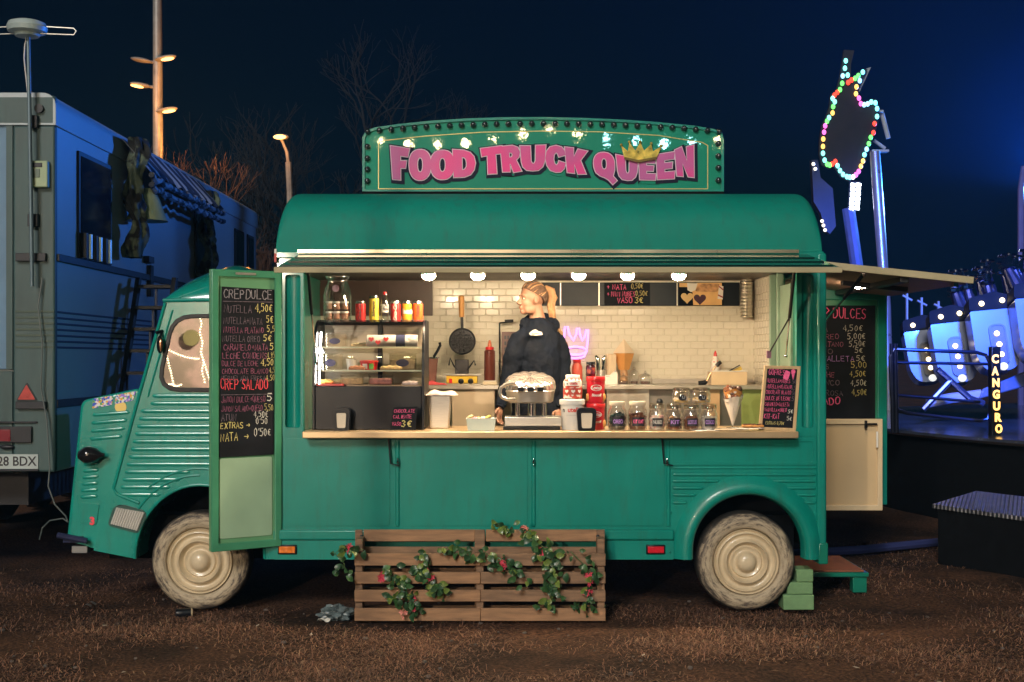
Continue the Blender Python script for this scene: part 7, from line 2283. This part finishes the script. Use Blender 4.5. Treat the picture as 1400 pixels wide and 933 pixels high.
# ================================================================== BACKGROUND: LAMPS AND BARE TREES
ORANGE = emit("sodium_lamp", (1.0, .46, .13), 5)
GALV = M("galvanised_pole", (.32, .32, .30), .45, .3, var=.15)
MY = 23.0
ms = thing("floodlight_mast", "tall steel mast with four lamp heads behind the trailer", "light mast", (X(216, MY), MY, 0))
def mv(px, py, dy=0): return (X(px, MY) - ms.location.x, dy, Z(py, MY))
m = MB(); m.tube([(0, 0, -.05), mv(216, 205), mv(215.5, 80), mv(215, -30)], [.14, .13, .12, .11], 14); m.build("mast", GALV, ms)
for px, py, lit, sx in ((228, 81, True, 1), (195, 84, False, -1), (194, 118, True, -1), (230, 152, True, 1)):
    c = Vector(mv(px, py, -.12))
    m = MB(); m.ball(c, (.28, .16, .06), 18, 8, rot=Matrix.Rotation(-.18 * sx, 3, 'Y')); m.tube([Vector(mv(217, py + 3)), c], .04, 8)
    h = m.build("lamp_head", M("lamp_housing", (.28, .28, .27), .4) if "lamp_housing" not in bpy.data.materials else bpy.data.materials["lamp_housing"], ms)
    if lit:
        m = MB(); m.ball(c + Vector((.07 * sx, -.06, -.045)), (.17, .12, .03), 14, 6, rot=Matrix.Rotation(-.18 * sx, 3, 'Y')); m.build("lamp_lens", ORANGE, h)
LYY = 28.0
sl = thing("street_lamp", "distant orange street lamp on a slanting pole above the truck cab", "street lamp", (X(397, LYY), LYY, 0))
def lv(px, py): return (X(px, LYY) - sl.location.x, 0, Z(py, LYY))
m = MB(); m.tube([(0, 0, -.05), lv(396, 262), lv(394, 222)], .09, 8); m.tube([lv(395, 230), lv(392, 208), lv(387, 196), lv(384, 190)], [.05, .05, .04, .05], 8); m.build("lamp_pole", GALV, sl)
m = MB(); m.ball(lv(384, 187.5), (.24, .16, .09), 14, 8); h = m.build("lamp_head", bpy.data.materials["lamp_housing"], sl)
m = MB(); m.ball((lv(383.5, 0)[0], -.12, lv(0, 188.5)[2]), (.19, .10, .07), 12, 6); m.build("lamp_lens", ORANGE, h)

BARK_F = M("dark_far_bark", (.009, .013, .018), .9, var=.3)  # far trees' lack of light put into a darker bark copy
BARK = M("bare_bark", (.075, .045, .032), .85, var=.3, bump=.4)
def bare_tree(name, label, base, height, r0, seed, lean=0.0, levels=6, spread=.55, cat="tree", drop=.72, bark=None):
    bark = bark or BARK
    rnd = random.Random(seed)
    t = thing(name, label, cat, base)
    tm, cm = MB(), MB()
    def grow(p, d, L, r, lv):
        if lv == 0 or r < .004: return
        pts = [p]
        q, dd = p.copy(), d.copy()
        for i in range(3):
            dd = (dd + Vector((rnd.gauss(0, .16), rnd.gauss(0, .16), rnd.gauss(0.05, .10)))).normalized()
            q = q + dd * L / 3
            pts.append(q.copy())
        mb = tm if lv >= levels - 1 else cm
        mb.tube(pts, [r, r * .9, r * .8, r * .7], 6 if lv > 2 else 4, caps=lv <= 1)
        n = 3 if rnd.random() < .55 else 2
        for k in range(n):
            ax = Vector((rnd.gauss(0, 1), rnd.gauss(0, 1), rnd.gauss(0, .4))).normalized()
            nd = (dd + ax * spread * rnd.uniform(.7, 1.5) + Vector((0, 0, .12))).normalized()
            grow(q, nd, L * rnd.uniform(.62, .86), r * rnd.uniform(.52, .70), lv - 1)
        if lv > 2:
            ax = Vector((rnd.gauss(0, 1), rnd.gauss(0, 1), 0)).normalized()
            grow(pts[2], (dd + ax * .9).normalized(), L * .5, r * .4, lv - 2)
    grow(Vector((0, 0, -.1)), Vector((lean, 0, 1)).normalized(), height * .30, r0, levels)
    tm.build("trunk", bark, t, sharp=None); cm.build("crown", bark, t, sharp=None)
    return t
bare_tree("bare_tree", "bare tree lit orange by the mast lamps behind the trailer", (X(262, 25), 25.0, 0), 6.3, .17, 5, .0, 8, .55)
bare_tree("bare_tree", "bare tree with twiggy crown at the far end of trailer roof", (X(308, 26), 26.0, 0), 5.7, .15, 9, .1, 8, .6)
bare_tree("bare_tree", "small bare tree between the orange-lit trees and the street lamp", (X(338, 27), 27.0, 0), 4.2, .12, 14, .1, 7, .6)
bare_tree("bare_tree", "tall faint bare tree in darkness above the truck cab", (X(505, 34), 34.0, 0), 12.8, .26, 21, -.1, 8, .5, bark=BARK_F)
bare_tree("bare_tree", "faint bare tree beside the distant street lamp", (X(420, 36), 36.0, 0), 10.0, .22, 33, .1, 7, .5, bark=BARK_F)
for (px, py, Y, e) in ((240, 162, 22.0, 90), (244, 90, 22.0, 40), (178, 126, 22.0, 40), (285, 200, 23.0, 110), (384, 192, 27.4, 45)):  # lights at the lamp heads, plus one added before the trees to brighten them
    ld = bpy.data.lights.new('sodium_light', 'POINT'); ld.energy = e; ld.color = (1.0, .36, .08); ld.shadow_soft_size = .15
    lo = bpy.data.objects.new('sodium_light', ld); col.objects.link(lo); lo.location = P(px, py, Y)

# ================================================================== THE FAIR RIDE ON THE RIGHT
BLUELAMP = (0.015, .20, 1.0)
CHK = M("chequer_plate", (.30, .32, .38), .17, .85, var=.15, vs=3, bump=.0)
_N, _L = CHK.node_tree.nodes, CHK.node_tree.links
_tc = _N.new("ShaderNodeTexCoord"); _mp = _N.new("ShaderNodeMapping"); _mp.inputs["Rotation"].default_value = (0, 0, .7); _mp.inputs["Scale"].default_value = (13, 26, 1)
_L.new(_tc.outputs["Object"], _mp.inputs[0]); _ck = _N.new("ShaderNodeTexChecker"); _ck.inputs["Scale"].default_value = 1; _L.new(_mp.outputs[0], _ck.inputs[0])
_b = _N.new("ShaderNodeBump"); _b.inputs["Strength"].default_value = .9; _b.inputs["Distance"].default_value = .02; _L.new(_ck.outputs["Fac"], _b.inputs["Height"]); _L.new(_b.outputs[0], _N["Principled BSDF"].inputs["Normal"])
RC, RR, RZ = (12.5, 7.5), 8.0, .97
ride = thing("amusement_ride", "round fair ride with lit white gondolas on a chequer-plate deck", "fair ride", (RC[0], RC[1], 0))
m = MB(); m.lathe([(RR, RZ - .06), (RR + .03, RZ - .03), (RR, RZ), (.5, RZ + .14)], n=128); m.build("deck", CHK, ride, sharp=30)
m = MB(); m.lathe([(RR - .05, -.05), (RR - .05, RZ - .062)], n=96, cap0=False, cap1=False); m.build("skirt", BLACKM, ride)
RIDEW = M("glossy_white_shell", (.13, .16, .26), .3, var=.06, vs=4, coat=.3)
BULBW = emit("gondola_bulb", (1.0, .80, .46), 4)
def rv(px, py, Y): 
    p = P(px, py, Y); return p - ride.location
def pod(pxc, pyt, pyb, w, Y, tilt):
    sc = S(Y)
    o = bpy.data.objects.new("gondola", None); col.objects.link(o); o.parent = ride
    o.location = rv(pxc, pyb, Y); o.rotation_euler = (radians(-8), radians(tilt), radians(-12))
    H = (pyb - pyt) / sc; a = w / 2 / sc
    front = round_poly([(-a * .50, 0), (a * .62, 0), (a * .95, H * .25), (a * .80, H * .82), (-a * .92, H * .82), (-a * .85, H * .2)], [.10, .12, .2, .03, .03, .2], 5)
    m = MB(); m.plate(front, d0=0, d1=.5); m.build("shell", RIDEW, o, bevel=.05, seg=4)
    m = MB(); m.plate(round_poly([(-a * .95, H * .825), (a * .83, H * .825), (a * .78, H * .98), (a * .1, H * 1.06), (-a * .9, H * 1.0)], .03), d0=-.02, d1=.48); m.build("header", M("dark_header", (.006, .009, .013), .7, spec=.15) if "dark_header" not in bpy.data.materials else bpy.data.materials["dark_header"], o, bevel=.02)
    sl_ = round_poly([(-a * .16, H * .10), (a * .34, H * .10), (a * .30, H * .60), (-a * .24, H * .60)], .06)
    m = MB(); m.plate(sl_, d0=-.025, d1=-.001); m.build("light_slot", M("brown_slot", (.06, .045, .035), .35) if "brown_slot" not in bpy.data.materials else bpy.data.materials["brown_slot"], o, bevel=.01)
    m = MB(); m.plate(offset_poly(sl_, .02), holes=[offset_poly(sl_, -.002)], d0=-.035, d1=.0); m.build("slot_rim", DARKMETAL, o)
    for bx, bz in ((-a * .45, H * .905), (a * .35, H * .925), (a * .0, H * .49), (a * .05, H * .345), (a * .09, H * .21)):
        m = MB(); m.ball((bx, -.045, bz), .034, 10, 7); m.build("bulb", BULBW, o)
    m = MB(); m.ball((a * .12, -.03, H * .05), (.055, .05, .05), 12, 8); m.build("foot_light", emit("dim_bulb", (.8, .8, .75), 1.2) if "dim_bulb" not in bpy.data.materials else bpy.data.materials["dim_bulb"], o)
    return o
pod(1312, 421, 523, 62, 7.6, -6)
pod(1272, 434, 522, 56, 8.6, -7)
pod(1368, 403, 507, 68, 6.8, -5)
pod(1432, 385, 494, 74, 6.2, -4)
# arms, pipes and fittings round the hub
DKC = M("dark_blue_steel", (.07, .08, .14), .3, .6, var=.2)
m = MB()
m.add([tuple(rv(a, b, 7.0)) for a, b in ((1338, 546), (1343, 532), (1420, 500), (1420, 524))] + [tuple(rv(a, b, 7.35)) for a, b in ((1338, 546), (1343, 532), (1420, 500), (1420, 524))], [(3, 2, 1, 0), (4, 5, 6, 7), (0, 1, 5, 4), (1, 2, 6, 5), (2, 3, 7, 6), (3, 0, 4, 7)])
m.build("lift_beam", RIDEW, ride, bevel=.02)
m = MB(); m.tube([rv(1268, 551, 7.4), rv(1300, 545, 7.4), rv(1342, 540, 7.3)], .07, 10); m.build("hub_pipe", M("violet_white_pipe", (.4, .4, .5), .3, coat=.3), ride)
for a, b in (((1282, 505), (1326, 545)), ((1326, 545), (1345, 552)), ((1262, 560), (1300, 520))):
    m = MB(); m.cyl(rv(*a, 6.8), rv(*b, 6.8), .04, n=8); m.build("brace", DKC, ride)
rnd = random.Random(12)
for i in range(16):
    px, py = rnd.uniform(1300, 1405), rnd.uniform(360, 400)
    Y = rnd.uniform(8.8, 10)
    py = 400 - (px - 1290) * .35 + rnd.uniform(-8, 12)
    m = MB(); m.tube([rv(px, py, Y), rv(px + rnd.uniform(6, 14), py + rnd.uniform(18, 30), Y), rv(px + rnd.uniform(10, 24), py + rnd.uniform(40, 60), Y)], [.05, .075, .05], 8)
    m.build("arm_pipe", DKC, ride)
    m = MB(); m.lathe([(.02, 0), (.10, .01), (.10, .05), (.05, .07), (.05, .16), (.11, .17), (.10, .2)], rv(px, py, Y), n=10); m.build("arm_cap", CHROME, ride)
m = MB(); m.lathe([(1.6, RZ + .1), (1.6, 2.2), (1.1, 2.9), (.8, 3.2)], (0, 0, 0), n=32); m.build("hub", DKC, ride)
for px, py in ((1240, 408), (1260, 415), (1283, 420)):
    m = MB(); m.cyl(rv(px, py - 8, 9), rv(px, py + 40, 9), .02, n=6); m.cyl(rv(px - 6, py - 4, 9), rv(px + 7, py + 3, 9), .018, n=6); m.build("thin_fitting", STEEL, ride)
# railing
RLY = 5.6
rl = thing("metal_railing", "rounded tubular steel railing at the edge of ride deck", "railing", (X(1285, RLY), RLY, RZ))
def rr_(px, py, Y=RLY): return P(px, py, Y) - rl.location
RAILM = M("dark_chrome_tube", (.06, .065, .10), .3, .9)
m = MB()
loop = [(1222, 478), (1335, 482), (1348, 486), (1353, 496), (1354, 560), (1350, 573), (1340, 576), (1240, 565), (1228, 561), (1221, 552), (1219, 540), (1217, 488)]
m.tube([rr_(*p) for p in loop], .022, 8, closed=True); m.build("frame", RAILM, rl)
for a, b in (((1217, 496), (1353, 498)), ((1219, 540), (1340, 550))):
    m = MB(); m.cyl(rr_(*a), rr_(*b), .018, n=8); m.build("rail", RAILM, rl)
for px in (1219, 1224):
    m = MB(); m.cyl(rr_(px, 470), rr_(px + 2, 592), .025, n=8); m.build("post", RAILM, rl)
# lit name post
CYY = 4.8
cp = thing("lit_name_post", "dark post with glowing vertical letters on the ride's railing", "sign", (X(1362, CYY), CYY, Z(606, CYY)))
sc = S(CYY)
m = MB(); m.box((-6.5 / sc, 0, 0), (6.5 / sc, .10, 132 / sc)); m.build("post", BLACK, cp, bevel=.01)
GLOW = emit("amber_letter_glow", (1.0, .55, .14), 2.4)
for ch, px, py in (("C", 1360.5, 491.5), ("A", 1360.5, 508), ("N", 1361.5, 524), ("G", 1362, 540), ("U", 1362.5, 556), ("R", 1364, 571.5), ("O", 1365.5, 587)):
    print_text("letter", ch, 15.5 / sc, GLOW, cp, ((px - 1362) / sc, -.003, (606 - py) / sc), bold=.006, extrude=.003, width=9.5 / sc)
# low chequer-plate step in front of the ride
rp_ = thing("chequer_step", "low chequer-plate entrance platform on the ground before the fair ride", "platform", (4.5, 2.2, 0))
A, B, C_ = Vector((3.83, 2.4, .50)), Vector((4.29, 1.49, .50)), Vector((4.39, 2.83, .575))
off = Vector((4.5, 2.2, 0))
pts = [A - off, A.lerp(B, 2.2) - off, A.lerp(B, 2.2) + (C_ - A) - off, C_ - off]
dn_ = Vector((0, 0, -.035))
m = MB()
m.add([tuple(p) for p in pts] + [tuple(p + dn_) for p in pts], [(0, 1, 2, 3), (7, 6, 5, 4)] + [(i, i + 4, (i + 1) % 4 + 4, (i + 1) % 4) for i in range(4)])
CHK2 = M("worn_chequer_plate", (.42, .44, .50), .34, .9, var=.3, vs=3)
_N, _L = CHK2.node_tree.nodes, CHK2.node_tree.links
_tc = _N.new("ShaderNodeTexCoord"); _mp = _N.new("ShaderNodeMapping"); _mp.inputs["Rotation"].default_value = (0, 0, .4)
_L.new(_tc.outputs["Object"], _mp.inputs[0]); _wv = _N.new("ShaderNodeTexWave"); _wv.inputs["Scale"].default_value = 9; _wv.inputs["Distortion"].default_value = .6
_L.new(_mp.outputs[0], _wv.inputs[0]); _b = _N.new("ShaderNodeBump"); _b.inputs["Strength"].default_value = .6; _b.inputs["Distance"].default_value = .02
_L.new(_wv.outputs["Fac"], _b.inputs["Height"]); _L.new(_b.outputs[0], _N["Principled BSDF"].inputs["Normal"])
m.build("plate", CHK2, rp_)
c = (pts[0] + pts[1] + pts[2] + pts[3]) / 4
q_ = [p.lerp(c, .05) for p in pts]
m = MB(); m.add([(p.x, p.y, p.z - .04) for p in q_] + [(p.x, p.y, -.05) for p in q_], [(0, 4, 5, 1), (1, 5, 6, 2), (2, 6, 7, 3), (3, 7, 4, 0)]); m.build("skirt", BLACKM, rp_)  # added dark sides, standing in for the shadow under the plate
# tall poles, kangaroo outline in bulbs, floodlight
KY = 12.0; sc = S(KY)
def kz(zx, zy): return 1050 + zx * .375, 30 + zy * .375
ks = thing("bulb_outline_sign", "kangaroo outline sign edged with coloured bulbs on a pole", "sign", tuple(P(*kz(300, 690), KY)))
def kv(zx, zy, dy=0.0):
    p = P(*kz(zx, zy), KY); return (p.x - ks.location.x, dy, p.z - ks.location.z)
outl = [(283, 143), (274, 200), (262, 248), (240, 270), (236, 310), (222, 350), (208, 380), (201, 428), (199, 480), (210, 515), (225, 524), (243, 511), (256, 532), (273, 557), (298, 568), (320, 558), (338, 527), (348, 500), (359, 465), (374, 422), (387, 385), (397, 346), (397, 310), (388, 293), (363, 300), (340, 300), (329, 279), (319, 255), (324, 232), (336, 208), (348, 180), (382, 160), (350, 182), (318, 207), (298, 219), (292, 195), (294, 150), (303, 113), (288, 112)]
poly = [(kv(a, b)[0], kv(a, b)[2]) for a, b in outl]
PANEL = M("dark_sign_panel", (.004, .006, .01), .7)
m = MB(); m.plate(offset_poly([p for i, p in enumerate(poly)], .05), d0=.03, d1=.10); m.build("panel", PANEL, ks)
ear = M("pale_sign_edge", (.35, .40, .45), .4)
for e_ in ([(283, 150), (280, 112), (303, 113), (308, 205), (296, 205)], [(336, 205), (352, 180), (366, 165), (382, 160), (340, 250)]):
    m = MB(); m.plate([(kv(a, b)[0], kv(a, b)[2]) for a, b in e_], d0=.105, d1=.16); m.build("ear_edge", ear, ks)
KC = {'c': (.25, .95, .85), 'g': (.15, .9, .15), 'r': (1, .06, .03), 'm': (1, .15, .6), 'o': (1, .55, .12), 'b': (.35, .75, 1), 'w': (.95, .85, .7)}
KM = {k: emit("sign_bulb_" + n, KC[k], 2.2) for k, n in zip("cgrmobw", ("cyan", "green", "red", "magenta", "orange", "blue", "white"))}
KB = "283,143c 280,170c 290,195c 272,198b 270,225g 262,248g 252,258r 242,268r 235,280c 243,292c 237,310g 235,333o 222,350c 215,363g 208,380m 204,403m 201,428o 200,455o 200,480c 206,505c 215,520g 225,523g 234,519r 245,510r 253,525c 262,543c 273,557c 287,565c 298,567c 310,566w 320,558m 330,546m 338,527o 346,508o 351,485c 359,465b 367,445g 374,422g 384,405r 388,372r 397,346c 397,317c 391,296c 376,293c 363,300b 350,303b 338,299m 331,279m 320,263o 322,238o 334,215b 329,197g 317,207g 345,184c 304,213r 292,222r"
src = {}
for tok in KB.split():
    a, b = tok[:-1].split(','); k = tok[-1]
    if k not in src:
        m = MB(); m.ball((0, 0, 0), (.035, .03, .045), 10, 7); src[k] = o = m.build("bulb", KM[k], ks)
    else: o = copy_part(src[k], ks)
    o.location = kv(float(a), float(b), -.01)
m = MB(); m.plate([(kv(a, b)[0], kv(a, b)[2]) for a, b in ((172, 495), (196, 495), (205, 560), (250, 600), (262, 740), (240, 768), (222, 755), (205, 690), (180, 650))], d0=.25, d1=.4); m.build("tail_panel", M("blue_grey_panel", (.03, .04, .08), .4), ks)
m = MB(); m.box(kv(386, 470, .1), kv(448, 462, .25)); m.tube([kv(398, 425, .2), kv(440, 455, .2)], .03, 8); m.box(kv(405, 325, .1), kv(428, 317, .2)); m.tube([kv(428, 325, .2), kv(452, 418, .2)], .04, 8)
m.build("bracket", ear, ks)
for a, b in ((208, 722), (213, 738), (219, 755), (176, 512), (183, 530)):
    m = MB(); m.ball(kv(a, b, .2), .03, 8, 6); m.build("bulb", KM['w'], ks)
sp_ = thing("sign_pole", "tall bright steel pole carrying the bulb outline sign", "pole", (X(1213, 11.5), 11.5, 0))
m = MB(); a = P(1196, 208, 11.5) - sp_.location; b = P(1211, 420, 11.5) - sp_.location; m.tube([a, b, Vector((.05, 0, 0))], .085, 12); m.build("pole_tube", M("bright_steel", (.5, .5, .55), .3, .7), sp_)
m = MB(); m.lathe([(.3, 0), (.3, .05)], n=16); m.build("foot_plate", DARKMETAL, sp_)
fl_ = thing("floodlight_pole", "leaning blue pole with a white led floodlight under the sign", "floodlight", (X(1172, 12.2), 12.2, 0))
m = MB(); a = P(1160, 285, 12.2) - fl_.location; b = P(1171, 362, 12.2) - fl_.location; m.tube([a, b, Vector((.25, 0, 0))], .11, 10); m.build("pole_tube", M("blue_steel", (.16, .2, .4), .3, .5), fl_)
LEDW = emit("led_cell", (.75, .85, 1), 26)
m = MB(); m.add([tuple(P(*kz(x, y), 12.1 + d) - fl_.location) for d in (0, .12) for x, y in ((291, 676), (330, 684), (337, 582), (297, 577))], [(0, 1, 2, 3), (7, 6, 5, 4), (0, 4, 5, 1), (1, 5, 6, 2), (2, 6, 7, 3), (3, 7, 4, 0)]); m.build("lamp_housing", PANEL, fl_)
for i in range(6):
    for j in range(2):
        x, y = 297 + j * 20 + (5 - i) * 1.2, 588 + i * 17
        m = MB(); m.add([tuple(P(*kz(x + dx, y + dy), 12.09) - fl_.location) for dx, dy in ((0, 11), (15, 13), (16, 2), (1, 0))], [(0, 1, 2, 3)]); ob = m.build("led_cell", LEDW, fl_)
        sd = ob.modifiers.new("thick", 'SOLIDIFY'); sd.thickness = .01
# the blue floodlight just beyond the right edge, on its own mast: the lamp that lights the fair blue
bm = thing("blue_floodlight_mast", "pale mast with blue floodlight at the edge of the fair ride", "light mast", (X(1396, 13.5), 13.5, 0))
m = MB(); m.tube([(0, 0, 0), (0, 0, Z(260, 13.5)), (.06, 0, Z(228, 13.5))], .06, 10); m.build("mast", M("violet_grey_pole", (.10, .09, .13), .4), bm)
BLP = Vector((X(1432, 14.2), 14.2, Z(255, 14.2)))
m = MB(); m.ball(BLP - bm.location + Vector((.0, .05, 0)), (.16, .1, .16), 14, 8); m.tube([Vector((.06, 0, Z(228, 13.5))), BLP - bm.location], .03, 8); m.build("lamp_head", BLACK, bm)
bld = bpy.data.lights.new("blue_floodlight", 'SPOT'); bld.energy = 17000; bld.spot_size = radians(100); bld.spot_blend = .35; bld.color = BLUELAMP; bld.shadow_soft_size = .18
blo = bpy.data.objects.new("blue_floodlight", bld); col.objects.link(blo); blo.location = BLP + Vector((0, -.25, 0)); blo.rotation_euler = Vector((-.55, -.52, .65)).to_track_quat('-Z', 'Y').to_euler()
bsd = bpy.data.lights.new('blue_floodlight_beam', 'SPOT'); bsd.energy = 2900; bsd.color = (.09, .31, 1.0); bsd.shadow_soft_size = .18; bsd.spot_size = radians(45); bsd.spot_blend = .35
bso = bpy.data.objects.new('blue_floodlight_beam', bsd); col.objects.link(bso); bso.location = BLP + Vector((-.2, -.3, 0))
bso.rotation_euler = (Vector((-3.66, 6.5, 4.2)) - bso.location).to_track_quat('-Z', 'Y').to_euler()

rsd = bpy.data.lights.new('ride_floodlight', 'SPOT'); rsd.energy = 10000; rsd.color = (.02, .12, 1.0); rsd.shadow_soft_size = .2; rsd.spot_size = radians(44); rsd.spot_blend = .5
rso = bpy.data.objects.new('ride_floodlight', rsd); col.objects.link(rso); rso.location = (4.7, .3, 5.0)
rso.rotation_euler = (Vector((6.4, 7.6, 2.6)) - rso.location).to_track_quat('-Z', 'Y').to_euler()

# ================================================================== LIGHTS OF THE FAIR BEHIND THE PHOTOGRAPHER (seen only as reflections)
FB = emit("festoon_bulb", (1.0, .82, .40), 160); FBC = emit("festoon_bulb_cyan", (.40, .95, 1.0), 130)
fe = thing("festoon_lights", "string of yellow and cyan festoon bulbs between poles behind the photographer", "string lights", (0, -8, 0))
m = MB(); n = 17
def fpos(t): return Vector((-2.9 + 6.9 * t, 0, 5.12 - .22 * sin(pi * ((t * 2) % 1)) ))
for x in (-2.9, .55, 4.0): m.cyl((x, 0, -.05), (x, 0, 5.3), .04, n=8)
m.build("pole", DARKMETAL, fe)
m = MB(); m.tube([fpos(i / 40) + Vector((0, 0, .06)) for i in range(41)], .008, 5); m.build("wire", BLACK, fe)
src = {}
for i in range(n):
    t = (i + .5) / n
    k = 'c' if 10 <= i <= 13 else 'y'
    if k not in src:
        m = MB(); m.ball((0, 0, 0), .05, 10, 7); src[k] = o = m.build("bulb", FBC if k == 'c' else FB, fe)
    else: o = copy_part(src[k], fe)
    o.location = fpos(t)
sx_, sy_ = -6.2, -16.0
stl = thing("fair_stall", "pinkish fair stall front with strings of bulbs behind the photographer", "stall", (sx_, sy_, 0))
m = MB(); m.box((-3, -1.0, 0), (3, -.9, 4.2)); m.build("back_panel", M("pink_beige_canvas", (.70, .50, .44), .8, var=.3, vs=2.2, c2=(.42, .34, .27), thr=(.4, .6)), stl)
m = MB(); m.box((-3.2, -1.0, 4.2), (3.2, 1.2, 4.3)); m.build("stall_roof", CARDW, stl)
m = MB(); m.lathe([(.17, -.88), (.17, -.80)], (-.42, 0, 2.25), axis='y', n=28); m.build("round_board", M("olive_disc", (.22, .2, .08), .6), stl)
SB = emit("stall_bulb", (1, .78, .45), 40)
src = None
lines = [[(.02 + .02 * sin(i * .9) + .003 * i, .2, 2.62 - i * .055) for i in range(24)], [(-.80 + i * .045, .1, 2.08 - .26 * sin(i / 17 * pi / 2)) for i in range(18)], [(-.72 + .012 * i, .0, 1.98 - i * .05) for i in range(15)],
         [(-.85 + i * .04, .3, 1.30 + .02 * sin(i)) for i in range(14)], [(.06 + .016 * i, .25, 1.9 - i * .05) for i in range(12)], [(-2.8 + i * .37, 1.0, 4.05) for i in range(16)]]
for L in lines:
    for p in L:
        if src is None:
            m = MB(); m.ball((0, 0, 0), .010, 8, 6); src = o = m.build("bulb", SB, stl)
        else: o = copy_part(src, stl)
        o.location = p

sld = bpy.data.lights.new('stall_lamp', 'POINT'); sld.energy = 2400; sld.color = (1, .82, .6); sld.shadow_soft_size = .1  # added lamp, brightens the stall panel that the cab window reflects
slo = bpy.data.objects.new('stall_lamp', sld); col.objects.link(slo); slo.location = (sx_ + 1.6, sy_ + 1.0, 3.6)
m = MB(); m.ball((1.6, 1.0, 3.78), .09, 10, 7); m.cyl((1.6, 1.0, 3.85), (1.6, 1.0, 4.2), .02); m.build("stall_lamp_shade", WHITE, stl)
# ---- night air over the fairground: a closed box round everything that stands here
m = MB(); m.box((-48, -22, -1.1), (48, 62, 15.5))
HAZE = bpy.data.materials.new("night_haze"); HAZE.use_nodes = True
_N, _L = HAZE.node_tree.nodes, HAZE.node_tree.links
_N.clear()
_o = _N.new("ShaderNodeOutputMaterial"); _v = _N.new("ShaderNodeVolumePrincipled")
_v.inputs["Color"].default_value = (.20, .55, 1.0, 1); _v.inputs["Density"].default_value = .0009
_L.new(_v.outputs[0], _o.inputs["Volume"])
kind(m.build("haze", HAZE, sharp=None), "stuff")
